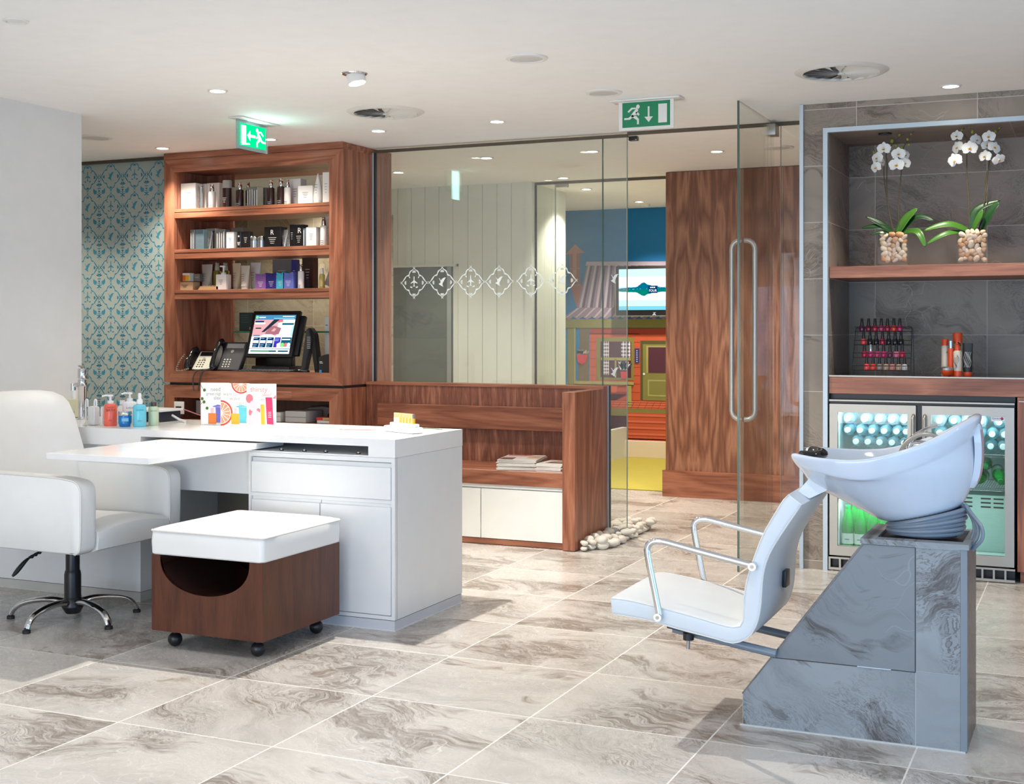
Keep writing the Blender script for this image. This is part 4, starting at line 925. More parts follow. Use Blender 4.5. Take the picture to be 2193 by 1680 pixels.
for i, (x, y, z, r) in enumerate(spots):
    o = peb[i] if i < 5 else peb[i % 5].copy()
    if i >= 5: COL.objects.link(o)
    o.location = (x, y, z); o.scale = (r*random.uniform(1.0, 1.3), r*random.uniform(.75, .95), r*.62); o.rotation_euler = (random.uniform(-.2, .2), random.uniform(-.2, .2), random.uniform(0, 3))
    tag(o, 'white pebble in the heap around the glass at the bench end', 'pebble', 'white pebbles on the floor')
# ------------------------------------------------------------------ manicure desk
DK = thing('desk', 'long white manicure desk with pull-out slab, drawer and cupboard doors', 'desk', (-3.9, 5.1, 0))
DF, DB, DR, DL = 4.80, 5.44, -2.70, -5.158
b = B(); b.box(DL, DR, DF, DB, .778, .81, white_gloss); b.box(DL, -4.05, DF, DB, .7325, .778, white_gloss); b.box(-2.83, DR, DF, DB, .7325, .778, white_gloss)
b.box(-4.05, -2.83, 5.25, DB, .7325, .778, white_gloss); b.build('desktop', DK, smooth=0)
b = B(); b.box(-4.05, -2.83, DF+.001, 5.26, .7325, .7385, white_lac); b.build('slot_floor', DK, smooth=0)
b = B(); b.box(-3.92, -3.395, 4.07, 5.0, .745, .771, white_gloss, .0015, 1); b.build('pull_out_slab', DK, smooth=0)
for x in (-3.30, -3.18, -3.07, -2.905):
    b = B(); b.lathe([(.011, 0), (.009, .004)], blackg, (x, DF+.045, .7385), 12); b.sphere((x, DF+.045, .743), .007, chrome, n=10); b.build('ball_roller', DK)
b = B(); b.box(-3.445, DR-.001, DF+.018, DB-.001, .046, .7315, white_lac)
b.box(-3.445, -3.434, DF+.0005, DF+.02, .046, .7315, white_lac); b.box(-2.717, DR-.001, DF+.0005, DF+.02, .046, .7315, white_lac); b.box(-3.434, -2.717, DF+.0005, DF+.02, .7125, .7315, white_lac); b.box(-3.434, -2.717, DF+.0005, DF+.02, .046, .062, white_lac)
b.box(-3.434, -2.717, DF+.008, DF+.02, .536, .552, white_lac)
b.box(-3.432, -2.719, DF+.0175, DF+.0182, .68, .7125, groove_m)
b.build('carcass', DK, smooth=0)
b = B(); b.prism([(DF+.002, .550), (DF+.018, .550), (DF+.018, .703), (DF+.008, .703), (DF+.002, .690)], -.712, white_lac, (-2.719, 0, 0), (0, 1, 0), (0, 0, 1)) if False else b.box(-3.431, -2.720, DF-.001, DF+.018, .554, .690, white_lac, .0015, 1); b.box(-3.431, -2.720, DF+.012, DF+.018, .690, .708, white_lac); b.build('drawer', DK, smooth=0)
for x0, x1 in ((-3.431, -3.074), (-3.070, -2.720)):
    b = B(); b.box(x0, x1, DF-.001, DF+.018, .0645, .522, white_lac, .0015, 1); b.box(x0, x1, DF+.012, DF+.018, .522, .535, white_lac); b.build('door', DK, smooth=0)
b = B(); b.box(-3.443, DR-.003, DF+.003, DB-.003, 0, .043, plain('plinth_lacquer', srgb(206, 206, 210), .35)); b.box(-3.446, DR+.001, DF-.001, DB, 0, .004, plain('silicone', srgb(220, 218, 216), .6)); b.build('plinth', DK, smooth=0)
b = B(); b.box(DL, -4.08, DF+.035, DB-.001, .046, .7315, white_lac); b.build('left_carcass', DK, smooth=0)
b = B(); b.box(DL, -4.083, DF+.038, DB-.003, 0, .043, plain('plinth_lacquer2', srgb(200, 196, 188), .35)); b.box(DL, -4.079, DF+.034, DF+.04, 0, .004, plain('silicone2', srgb(210, 206, 200), .6)); b.build('plinth', DK, smooth=0)
b = B(); b.box(-4.08, -3.445, DF+.02, DF+.038, .54, .7315, white_lac); b.build('apron', DK, smooth=0)
b = B(); b.box(-4.08, -3.445, DB-.02, DB-.002, .0, .7315, plain('knee_panel_shaded', srgb(150, 142, 128), .5)); b.build('rear_panel', DK, smooth=0)  # panel colour darkened for the shadow in the knee space
ZT = .81
# things on the desk
bath = mm('bath_coral', (240, 106, 84), .25); aqua = mm('aqua_gel', (110, 204, 222), .2); blue_j = mm('blue_gel', (20, 120, 190), .15); lime = mm('pale_green_lotion', (196, 212, 180), .25); wplast = mm('white_plastic', (238, 238, 236), .3); bluecap = mm('dark_cap', (70, 50, 44), .3)
def bottle(x, y, r, hb, m, sh=.012):
    b = B(); b.lathe([(0, 0), (r*.92, 0), (r, .006), (r, hb-sh), (r*.86, hb-sh*.4), (r*.42, hb), (0, hb)], m, (x, y, ZT), 28); return b
def pumptop(x, y, z, s_=1.0):
    b = B(); b.lathe([(.014*s_, 0), (.015*s_, .012), (.006*s_, .016), (.005*s_, .032), (.013*s_, .034), (.013*s_, .042), (0, .044)], wplast, (x, y, z), 18)
    b.tube([(x, y, z+.038), (x-.02*s_, y-.012, z+.039), (x-.034*s_, y-.02, z+.034)], .0045*s_, wplast); return b
FU, FN = Vector((.75, .66, 0)), Vector((.66, -.75, 0))
def lab_text(b, x, y, r, z, txt, size, m): b.text(txt, size, m, (x+FN.x*(r+.0008), y+FN.y*(r+.0008), ZT+z), tuple(FU), (0, 0, 1), align='CENTER')
bx, by, br = -4.343, 4.93, .031
t = thing('bath_bottle', 'coral red pump bottle lettered BATH on the white desk', 'bottle', (bx, by, ZT), group='manicure products on the desk')
bottle(bx, by, br, .108, bath).build('body', t); pumptop(bx, by, ZT+.108).build('pump', t)
b = B(); lr = mm('label_red', (120, 30, 30)); lab_text(b, bx, by, br, .072, 'BATH', .016, lr); lab_text(b, bx, by, br, .088, 'MANICURE', .006, lr); lab_text(b, bx, by, br, .026, 'SOAK', .006, lr); b.build('lettering', t, smooth=0)
t = thing('towel_holder', 'white folded hand towels in a clear holder left of the coral bottle', 'towel holder', (-4.44, 4.93, ZT), group='manicure products on the desk')
b = B(); b.box(-4.470, -4.425, 4.91, 4.95, ZT+.001, ZT+.092, leather, .008); b.build('towels', t)
for x in (-4.474, -4.420):
    b = B(); b.tube(cat_rom([(x, 4.905, ZT+.03), (x, 4.905, ZT+.11), (x+.004, 4.905, ZT+.125), (x+.012, 4.905, ZT+.122), (x+.013, 4.905, ZT+.09)], 4), .004, wplast); b.build('prong', t)
b = B(); b.box(-4.405, -4.393, 4.93, 4.96, ZT, ZT+.09, wplast, .004); b.build('side_block', t)
px_, py_ = -4.315, 5.035
t = thing('soap_jar_bottle', 'white pump bottle behind the blue glass jar', 'bottle', (px_, py_, ZT), group='manicure products on the desk')
bottle(px_, py_, .035, .115, wplast).build('body', t); pumptop(px_, py_, ZT+.115).build('pump', t)
b = B(); lab_text(b, px_, py_, .035, .08, 'Lotion', .014, mm('label_brown', (120, 90, 70))); b.build('lettering', t, smooth=0)
b = B(); b.sphere((-4.40, 5.08, ZT+.05), .033, wplast, 1, .8, 1.4); b.lathe([(.014, 0), (.012, .02), (0, .02)], wplast, (-4.40, 5.08, ZT+.095), 14); tag(b.build('lotion_bottle'), 'white rounded lotion bottle just behind the coral bottle', 'bottle', 'manicure products on the desk')
jx, jy = -4.25, 4.925
t = thing('blue_jar', 'clear glass jar filled with blue liquid and silver rim', 'jar', (jx, jy, ZT), group='manicure products on the desk')
b = B(); b.lathe([(0, 0), (.026, 0), (.028, .010), (.031, .014), (.031, .052), (0, .052)], blue_j, (jx, jy, ZT+.001), 28); b.build('body', t)
b = B(); b.lathe([(.0305, .053), (.032, .058), (.032, .066), (.030, .072), (0, .072)], chrome, (jx, jy, ZT+.001), 28); b.build('rim', t)
b = B(); lj = mm('jar_label', (120, 190, 230)); P0 = Vector((jx, jy, ZT+.026))+FN*.0325
b.poly([P0-FU*.016, P0+FU*.016, P0+FU*.016+Vector((0, 0, .016)), P0-FU*.016+Vector((0, 0, .016))], lj); lab_text(b, jx, jy, .0325, .030, 'Soak', .009, ink_l); b.build('lettering', t, smooth=0)
sx1, sy1 = -4.178, 4.945
t = thing('spray_bottle', 'sky blue bottle with white spray nozzle', 'bottle', (sx1, sy1, ZT), group='manicure products on the desk')
bottle(sx1, sy1, .031, .108, aqua).build('body', t)
b = B(); b.lathe([(.014, .108), (.015, .118), (.013, .130), (.008, .134), (.0085, .152), (.007, .160), (0, .161)], wplast, (sx1, sy1, ZT), 18); b.build('nozzle', t)
b = B(); lb = mm('label_blue', (40, 110, 140)); lab_text(b, sx1, sy1, .031, .078, 'SANITISE', .009, lb); lab_text(b, sx1, sy1, .031, .028, 'spray', .007, lb); b.build('lettering', t, smooth=0)
gx, gy = -4.165, 5.03
t = thing('lotion_bottle', 'pale green bottle with dark cap at the right of the desk products', 'bottle', (gx, gy, ZT), group='manicure products on the desk')
bottle(gx, gy, .0245, .095, lime).build('body', t)
b = B(); b.lathe([(.013, .095), (.013, .113), (0, .114)], bluecap, (gx, gy, ZT), 18); b.build('cap', t)
b = B(); lab_text(b, gx, gy, .0245, .07, 'REMOVER', .007, mm('label_green', (90, 110, 80))); b.build('lettering', t, smooth=0)
t = thing('nail_dryer', 'low black and white appliance behind the desk bottles', 'appliance', (-4.3, 5.30, ZT))
b = B(); b.box(-4.50, -4.28, 5.22, 5.38, ZT+.001, ZT+.05, mm('slate_blue', (34, 38, 54)), .006); b.build('body', t); b = B(); b.box(-4.51, -4.27, 5.21, 5.39, ZT+.0505, ZT+.062, wplast, .004); b.build('lid', t)
b = B(); b.tube([(-4.27, 5.3, ZT+.03), (-4.21, 5.28, ZT+.012), (-4.15, 5.25, ZT+.006)], .006, wplast); b.build('cable_end', t)
# tap and soap
t = thing('basin_tap', 'tall chrome mixer tap at the wall end of the desk', 'tap', (-4.765, 5.2, ZT))
b = B(); b.lathe([(0, 0), (.028, 0), (.024, .006), (.021, .02), (.021, .165), (.023, .168), (.023, .205), (.021, .21), (0, .21)], chrome, (-4.765, 5.2, ZT), 28); b.build('column', t)
b = B(); b.lathe([(.0225, .213), (.0235, .218), (.0235, .258), (.021, .264), (0, .264)], chrome, (-4.765, 5.2, ZT), 28); b.tube([(-4.765, 5.2, ZT+.262), (-4.765, 5.19, ZT+.276), (-4.762, 5.17, ZT+.278)], .005, chrome); b.build('lever', t)
b = B(); b.tube(cat_rom([(-4.775, 5.2, ZT+.168), (-4.80, 5.2, ZT+.18), (-4.822, 5.2, ZT+.175)], 4), .011, chrome, 12); b.cyl((-4.826, 5.2, ZT+.185), (-4.826, 5.2, ZT+.15), .013, chrome); b.build('spout', t)
t = thing('soap_dispenser', 'frosted soap dispenser left of the chrome tap', 'soap dispenser', (-4.93, 5.32, ZT))
b = B(); b.box(-4.965, -4.895, 5.29, 5.35, ZT+.001, ZT+.10, mm('soap', (214, 210, 178), .2), .012); b.build('body', t); b = B(); b.cyl((-4.93, 5.32, ZT+.10), (-4.93, 5.32, ZT+.15), .012, wplast); b.build('pump', t)
b = B(); b.box(-4.96, -4.90, 5.2885, 5.2895, ZT+.03, ZT+.032, ink_d); b.build('line', t, smooth=0)
# three leaflets
o1, o2, o3 = mm('leaf_orange', (232, 128, 52)), mm('leaf_yellow', (240, 170, 40)), mm('leaf_pink', (222, 40, 90)); ppx = mm('leaf_violet', (110, 106, 190)); tqx = mm('leaf_teal', (96, 190, 200)); gtx = mm('leaf_text', (176, 172, 170)); rtx = mm('leaf_text_red', (214, 120, 116)); rind = mm('citrus_rind', (214, 66, 40)); pulp = mm('citrus_pulp', (246, 150, 110)); pale = mm('petal', (248, 190, 196)); rose = mm('petal_rose', (240, 110, 120)); lf = mm('card_leaf', (70, 110, 60)); daisy = mm('daisy', (240, 236, 214))
card_m = mm('card_white', (244, 242, 238), .35)
def leaflet(lab, x, y, rz, side, fn):
    t = thing('leaflet', lab, 'leaflet', (x, y, ZT), rz)
    b = B(); b.box(0, .150, 0, .004, .001, .206, card_m, .0008, 1); b.box(-.0015, 0, 0, .004, .001, .206, side); b.build('card', t, world=False)
    b = B(); fn(b); b.build('print', t, smooth=0, world=False)
    b = B(); b.prism([(.002, 0), (.06, 0), (.003, .15)], .003, card_m, (.07, 0, 0), (0, 1, 0), (0, 0, 1)); b.build('prop', t, world=False)
def P2(b, pts, m, d=1): b.poly([(x, -.0004*d, z) for x, z in pts], m)
def disc(b, x, z, r, m, d=1, a0=0, a1=2*pi, n=20, sx=1):
    pts = [(x+r*sx*cos(a0+(a1-a0)*k/n), z+r*sin(a0+(a1-a0)*k/n)) for k in range(n+1)]
    if a1-a0 < 2*pi-.01: pts.append((x, z))
    else: pts = pts[:-1]
    P2(b, pts, m, d)
def citrus(b, x, z, r, a0, a1):
    disc(b, x, z, r, rind, 1, a0, a1); disc(b, x, z, r*.86, card_m, 2, a0, a1)
    n = max(3, int((a1-a0)/.42))
    for k in range(n):
        q0 = a0+(a1-a0)*(k+.08)/n; q1 = a0+(a1-a0)*(k+.92)/n
        P2(b, [(x+r*.12*cos((q0+q1)/2), z+r*.12*sin((q0+q1)/2)), (x+r*.80*cos(q0), z+r*.80*sin(q0)), (x+r*.82*cos((q0+q1)/2), z+r*.82*sin((q0+q1)/2)), (x+r*.80*cos(q1), z+r*.80*sin(q1))], pulp, 3)
def pack(b, x, z, c1, c2):
    P2(b, [(x, z), (x+.042, z), (x+.042, z+.052), (x, z+.052)], c1, 2); P2(b, [(x+.014, z+.052), (x+.028, z+.052), (x+.03, z+.078), (x+.012, z+.078)], pale, 2); P2(b, [(x+.042, z+.006), (x+.088, z+.006), (x+.084, z+.082), (x+.038, z+.082)], c2, 1.5); P2(b, [(x+.03, z+.082), (x+.09, z+.086), (x+.05, z+.094), (x+.02, z+.085)], c2, 1.6)
def fn1(b):
    for x, z in ((.020, .170), (.008, .128), (.018, .112), (.034, .082)):
        for k in range(8): P2(b, leafp(x, z, k*pi/4, .014, .003), daisy, 2)
        disc(b, x, z, .0075, lf, 3)
    b.stroke([(0, .195), (.008, .18), (.02, .17)], .002, lf, (0, -.0004, 0)); b.stroke([(0, .10), (.008, .108), (.018, .112)], .002, lf, (0, -.0004, 0))
    b.text('need a', .027, gtx, (.052, -.0012, .166)); b.text("great night's", .0205, gtx, (.030, -.0012, .146)); b.text('sleep?', .027, gtx, (.068, -.0012, .124)); pack(b, .040, .006, o1, ppx)
def fn2(b):
    citrus(b, .105, .206, .05, pi, 2*pi); citrus(b, 0.0, .062, .062, -pi/2, pi/2)
    b.text('want to', .024, gtx, (.012, -.0016, .146)); b.text('wake', .027, gtx, (.045, -.0016, .124)); b.text('up?', .027, gtx, (.086, -.0016, .10)); pack(b, .055, .008, o2, tqx)
def fn3(b):
    for x, z, r, m in ((.014, .135, .022, rose), (.034, .100, .026, pale), (.03, .068, .024, rose), (.046, .052, .028, pale), (.02, .03, .026, pale), (.06, .078, .012, rose)): disc(b, x, z, r, m, 1+.3*r*10, sx=.85)
    P2(b, [(.150, .135), (.150, .155), (.132, .137)], rose, 2)
    b.text('thirsty', .034, rtx, (.018, -.0016, .168)); b.text('skin?', .024, rtx, (.080, -.0016, .146))
    P2(b, [(.074, .012), (.094, .012), (.090, .108), (.070, .108)], o2, 2); P2(b, [(.070, .11), (.088, .11), (.092, .132), (.066, .132)], card_m, 2.2); P2(b, [(.066, .128), (.092, .128), (.092, .132), (.066, .132)], gtx, 2.4)
    P2(b, [(.104, .014), (.138, .012), (.130, .142), (.096, .142)], o3, 2)
    for k in range(4): P2(b, [(.110, .07-.008*k), (.126, .07-.008*k), (.126, .072-.008*k), (.110, .072-.008*k)], card_m, 3)
leaflet('leftmost white leaflet with daisies asking about sleep', -3.985, 5.16, .20, bath, fn1)
leaflet('middle white leaflet with orange slices asking want to wake up', -3.862, 5.155, .20, card_m, fn2)
leaflet('rightmost white leaflet with pink petals reading thirsty skin', -3.707, 5.15, .20, aqua, fn3)
b = B(); b.box(-.11, .11, -.075, .075, 0, .002, mm('paper_glossy', (226, 214, 204), .2)); b.poly([(-.10, -.07, .0024), (.10, -.07, .0024), (.10, 0, .0024), (-.10, .0, .0024)], mm('photo_pink', (226, 196, 190), .2)); o = b.build('paper_sheet', smooth=0); o.location = (-3.36, 5.24, ZT+.0005); o.rotation_euler = (0, 0, .25); tag(o, 'left of two printed sheets lying on the white desktop', 'paper')
b = B(); b.box(-.10, .10, -.075, .075, 0, .002, card_m); b.box(-.09, .09, -.079, -.075, 0, .002, bath); o = b.build('paper_sheet', smooth=0); o.location = (-3.13, 5.27, ZT+.0005); o.rotation_euler = (0, 0, .1); tag(o, 'right of two printed sheets, beside the white vial rack', 'paper')
t = thing('vial_rack', 'white block rack holding a row of amber sample vials', 'rack', (-2.86, 5.16, ZT), radians(-26))
b = B(); b.box(-.112, .112, -.032, .032, .001, .028, wplast, .006); b.box(-.10, .10, -.006, .02, .028, .042, wplast, .004); b.build('base', t, world=False)
am1 = mm('vial_amber', (236, 170, 30), .15); am2 = mm('vial_pale', (232, 206, 150), .15); am3 = mm('vial_clear', (214, 206, 190), .15)
for k in range(13):
    dx = -.072+k*.0122; a = radians(-26); x = -2.86+dx*cos(a)-(.006)*sin(a); y = 5.16+dx*sin(a)+.006*cos(a)
    tt = thing('sample_vial', 'square sample vial in the white rack' if k < 12 else 'last bright amber vial with grey stopper at the right of the rack', 'vial', (x, y, ZT+.030), a, group='sample vials in the rack')
    mmm = am1 if k == 12 else (am3 if k < 3 else am2 if k % 2 else am1)
    b = B(); b.box(-.0052, .0052, -.0052, .0052, .012, .036, mmm, .001, 1); b.build('glass', tt, world=False); b = B(); b.box(-.0046, .0046, -.0046, .0046, .036, .056, plain('stopper%d' % k, srgb(120, 112, 110) if k == 12 else srgb(236, 196, 140), .3), .001, 1); b.build('stopper', tt, world=False)
b = B(); b.tube(cat_rom([(-2.88, 5.36, ZT+.002), (-2.83, 5.375, ZT+.003), (-2.79, 5.38, ZT+.002), (-2.77, 5.37, ZT+.002)], 4), .0018, mm('pen_green', (80, 110, 80))); tag(b.build('nail_file'), 'thin dark green nail file near the far desk corner', 'nail file')

# ------------------------------------------------------------------ white armchair
CH = thing('armchair', 'white leather swivel armchair on a five-star chrome base', 'chair', (-4.105, 4.42, 0))
ARMP = [(-4.62, .356), (-4.2, .354), (-3.83, .352), (-3.805, .354), (-3.785, .363), (-3.774, .38), (-3.770, .45), (-3.769, .58), (-3.771, .615), (-3.780, .636), (-3.800, .652), (-3.84, .661), (-3.95, .668), (-4.3, .672), (-4.62, .668)]
def arm(y0, y1):
    P = [(q.x, q.y) for q in cat_rom([Vector(p) for p in ARMP], 3)]; c = Vector((-4.15, .51)); b = B(); secs = []
    def ins(d):
        out = []
        for i, p in enumerate(P):
            A_ = Vector(P[max(i-1, 0)]); C_ = Vector(P[min(i+1, len(P)-1)]); t_ = (C_-A_).normalized(); n_ = Vector((-t_.y, t_.x))
            if (c-Vector(p)).dot(n_) < 0: n_ = -n_
            out.append(Vector(p)+n_*d)
        return out
    for f, d in ((0, .010), (.03, .006), (.08, .003), (.15, .001), (.3, 0), (.7, 0), (.85, .001), (.92, .003), (.97, .006), (1, .010)):
        secs.append([Vector((p.x, y0+(y1-y0)*f, p.y)) for p in ins(d)])
    b.loft(secs, leather); b.build('arm', CH, smooth=60)
    b = B(); yy = y0+(y1-y0)*.05
    b.tube([(p.x, yy, p.y) for p in ins(.002)[8:]], .0042, piping, 6); b.build('arm_piping', CH)
arm(4.10, 4.20); arm(4.66, 4.745)
b = B(); secs = []
for q in range(9):
    f = q/8; y = 4.205+.45*f; cr = .022*sin(pi*f)
    secs.append([Vector((x, y, z+ (cr if up else 0))) for x, z, up in ((-4.42, .36, 0), (-3.80, .352, 0), (-3.772, .362, 0), (-3.766, .41, 0), (-3.772, .432, 1), (-3.80, .446, 1), (-4.0, .452, 1), (-4.42, .440, 1))])
b.loft(secs, leather); b.build('seat', CH)
# backrest: leaning slab with rounded top
b = B(); secs = []
prof = [(0, .38), (0, .50), (-.03, .62), (-.075, .76), (-.13, .90), (-.17, .965), (-.21, .995), (-.26, .995), (-.29, .96), (-.27, .85), (-.22, .70), (-.17, .5), (-.15, .36)]
for q in range(13):
    f = q/12; y = 4.11+.61*f; e = (abs(2*f-1))**6
    bow = -.06*(1-(2*f-1)**2)
    secs.append([Vector((-4.235+bow+x*(1-.1*e)+(-.02 if q in (0, 12) else 0), y, .36+(z-.36)*(1-.05*e))) for x, z in prof])
b.loft(secs, leather); b.build('backrest', CH)
b = B(); b.box(-4.35, -3.90, 4.20, 4.64, .338, .356, black, .004); b.build('seat_pan', CH)
b = B(); cx, cy_ = -4.105, 4.42
b.lathe([(0, .05), (.034, .05), (.036, .06), (.036, .20), (.033, .215), (.03, .22), (.03, .335), (0, .335)], black, (cx, cy_, 0), 24); b.lathe([(0, .03), (.03, .03), (.048, .06), (.046, .085), (.036, .10), (0, .10)], black, (cx, cy_, 0), 24); b.build('gas_column', CH)
for k in range(5):
    a = radians(-88+72*k); d = Vector((cos(a), sin(a), 0))
    pts = [Vector((cx, cy_, .075))+d*.02, Vector((cx, cy_, .088))+d*.09, Vector((cx, cy_, .083))+d*.17, Vector((cx, cy_, .066))+d*.235, Vector((cx, cy_, .04))+d*.268, Vector((cx, cy_, .018))+d*.28]
    pp = cat_rom(pts, 4); n = len(pp)
    b = B(); b.tube(pp, .02, chrome, 12, rs=[.020-.006*i/n for i in range(n)], flat=(1.05, .75)); lg = b.build('leg', CH)
    b = B(); b.lathe([(0, 0), (.017, 0), (.017, .012), (.010, .016), (.010, .024), (0, .024)], rubber, tuple(Vector((cx, cy_, 0))+d*.281), 14); g = b.build('glide', lg)
b = B(); hp = [(-4.13, 4.36, .345), (-4.17, 4.30, .315), (-4.20, 4.26, .29)]
b.tube(hp, .006, black, 8)
for k in range(5): b.sphere((-4.155-.010*k, 4.32-.012*k, .326-.008*k), .0085, black, n=8)
b.tube(cat_rom([(-4.20, 4.26, .29), (-4.215, 4.245, .27), (-4.235, 4.225, .235), (-4.245, 4.21, .215)], 3), .016, black, 12, rs=[.009, .012, .015, .018, .020, .021, .020, .018, .013, .009], flat=(1.1, .5)); b.build('height_lever', CH)

# ------------------------------------------------------------------ ottoman
OT = thing('ottoman', 'dark walnut rolling box stool with white leather cushion and half-moon opening', 'stool', (-3.18, 4.43, 0))
ox0, ox1, oy0, oy1, oz0, oz1 = -3.446, -2.915, 4.15, 4.706, .075, .378
b = B(); c = (-3.19, oz1-.006); hw, hh = .215, .142
arc = [(c[0]+hw*cos(pi+pi*k/28), c[1]-hh*abs(sin(pi*k/28))**.85) for k in range(29)]
b.prism([(ox0, oz0), (ox1, oz0), (ox1, oz1), (ox1-.001, oz1)][:3]+[(c[0]+hw, oz1)]+[(p[0], p[1]) for p in arc[::-1]]+[(c[0]-hw, oz1), (ox0, oz1)], -.018, wood_dark, (0, oy0, 0))
b.box(ox0, ox0+.018, oy0+.018, oy1, oz0, oz1, wood_dark); b.box(ox1-.018, ox1, oy0+.018, oy1, oz0, oz1, wood_dark); b.box(ox0+.018, ox1-.018, oy1-.018, oy1, oz0, oz1, wood_dark); b.box(ox0+.018, ox1-.018, oy0+.018, oy1-.018, oz0, oz0+.018, wood_dark)
b.build('box', OT, smooth=0)
b = B(); inner = plain('black_brown_lining', srgb(44, 22, 18), .25)
b.loft([[Vector((p[0], y, p[1])) for p in arc] for y in (oy0+.0185, oy0+.30)], inner, False, False) if False else None
secs = [[Vector((p[0], y, p[1]+.0)) for p in arc]+[Vector((p[0]*.999, y, p[1]-.008)) for p in arc[::-1]] for y in (oy0+.004, oy0+.45)]
b.loft(secs, inner); b.build('magazine_sling', OT)
b = B(); secs = []
def cush(z, inx, bulge=0):
    pts = []
    n = 40
    x0, x1, y0, y1 = ox0-.004+inx, ox1+.004-inx, oy0-.004+inx, oy1+.004-inx
    r = .02
    for (cx_, cy2, a0) in ((x1-r, y1-r, 0), (x0+r, y1-r, 90), (x0+r, y0+r, 180), (x1-r, y0+r, 270)):
        for k in range(6): a = radians(a0+18*k); pts.append(Vector((cx_+r*cos(a), cy2+r*sin(a), z)))
        nx = {0: (x0+r, y1, x1-r, y1), 90: (x0, y0+r, x0, y1-r), 180: (x0+r, y0, x1-r, y0), 270: (x1, y1-r, x1, y0+r)}[a0]
    return pts
for z, i in ((.379, .004), (.384, .0), (.43, -.002), (.470, .001), (.478, .006)): secs.append(cush(z, i))
for z, i in ((.484, .02), (.494, .06), (.502, .12), (.506, .18), (.508, .25)): secs.append(cush(z, i))
b.loft(secs, leather); b.build('cushion', OT)
b = B(); b.tube(cush(.4735, -.001), .0045, piping, 6, closed=True); b.build('cushion_piping', OT)
for x, y in ((ox1-.07, oy0+.07), (ox0+.06, oy0+.07), (ox1-.07, oy1-.07), (ox0+.06, oy1-.07)):
    b = B(); b.sphere((x, y, .029), .029, black, n=18); b.cyl((x, y, .05), (x, y, .075), .012, black); b.build('castor', OT)

# ------------------------------------------------------------------ backwash unit
PL = thing('basin_pedestal', 'sloping grey marble tiled pedestal carrying the white basin', 'pedestal', (-.7, 4.3, 0))
py0, py1 = 4.135, 4.455
core = plain('pedestal_grout', srgb(196, 196, 192), .6)
b = B(); b.prism([(-1.043, 0), (-.360, 0), (-.360, .612), (-.662, .612), (-1.043, .100)], -(py1-py0-.004), core, (0, py0+.002, 0)); b.build('core', PL, smooth=0)
def slab(pts, m, nm, d=.003, bev=0): b = B(); b.prism(pts, -d, m, (0, py0-.001, 0)); return b.build(nm, PL, smooth=0)
slab([(-1.041, .004), (-.5075, .004), (-.5075, .2255), (-.9475, .2255), (-1.041, .1)], plinth_x, 'side_tile')
slab([(-.5035, .004), (-.375, .004), (-.375, .2285), (-.5035, .2285)], plinth_x, 'side_tile')
slab([(-.5035, .2315), (-.375, .2315), (-.375, .608), (-.5035, .608)], plinth_x, 'side_tile')
b = B(); b.prism([(-.945, .2262), (-.505, .2262), (-.505, .6095), (-.660, .6095)], -.002, black, (0, py0-.0004, 0)); b.build('door_gap', PL, smooth=0)
o = slab([(-.9425, .2285), (-.5075, .2285), (-.5075, .6085), (-.6595, .6085)], plinth_door, 'service_door', .004); o['label'] = 'sloping marble service door'
b = B(); b.box(-.68, -.578, py0-.004, py0, .2265, .2292, alu); b.build('door_grip', PL, smooth=0)
b = B(); b.prism([(-1.045, .10), (-.6625, .614)], 0, core) if False else None
sl = Vector((.3825, 0, .514)).normalized()
b.box(0, .6405, py0, py1, -.002, .003, plinth_y, M=Matrix.Translation((-1.0435, 0, .100)) @ Matrix.Rotation(-math.atan2(.514, .3825), 4, 'Y')); b.build('slope_tile', PL, smooth=0)
b = B(); b.box(-.362, -.356, py0, py1, 0, .612, plinth_y); b.box(-.3745, -.3555, py0-.003, py0+.012, .004, .612, plain('tile_edge', srgb(126, 132, 138), .4)); b.build('end_panel', PL, smooth=0)
b = B(); b.box(-.67, -.350, py0-.006, py0+.045, .612, .628, plinth_x); b.box(-.67, -.350, py1-.03, py1+.004, .612, .628, plinth_x); b.box(-.67, -.625, py0+.045, py1-.03, .612, .628, plinth_x); b.box(-.372, -.350, py0+.045, py1-.03, .612, .628, plinth_x); b.box(-.625, -.372, py0+.045, py1-.03, .60, .616, plain('pit', srgb(60, 66, 76), .5)); b.build('top_slab', PL, smooth=0)
b = B(); b.box(-1.05, -.36, py0-.008, py0+.002, 0, .004, core); b.build('floor_joint', PL, smooth=0)
# basin
BS = thing('shampoo_basin', 'glossy white tilting shampoo basin on the marble pedestal', 'basin', (-.50, 4.29, .628))
N_ = 48; CX, CY = -.64, 4.29
def rimpt(k, s_=1.0, dz=0.0):
    a = 2*pi*k/N_; c, s = cos(a), sin(a)
    x = -.641+.316*math.copysign(abs(c)**.9, c)*(1 if c > 0 else 1.0); y = 4.29+.205*math.copysign(abs(s)**.85, s)
    u = (x+.957)/.632
    z = .876+.012*(1-u)**2+.135*max(0, (u-.45)/.55)**1.7 - (.012*sin(pi*min(1, u/.6)) if u < .6 else 0)
    # neck notch at the front
    f = max(0, -c); w = math.exp(-((s)/.45)**2)*(f > 0)
    x += .13*w*f**4; z -= .035*w*f**4
    return Vector((-.641+(x+.641)*s_, 4.29+(y-4.29)*s_, z+dz))
def ring(x0, x1, ry, z, tilt=0):
    cx = (x0+x1)/2; rx = (x1-x0)/2
    return [Vector((cx+rx*cos(2*pi*k/N_), 4.29+ry*sin(2*pi*k/N_), z+tilt*cos(2*pi*k/N_))) for k in range(N_)]
def lerp(A, C, t): return [a*(1-t)+c*t for a, c in zip(A, C)]
rim = [rimpt(k) for k in range(N_)]
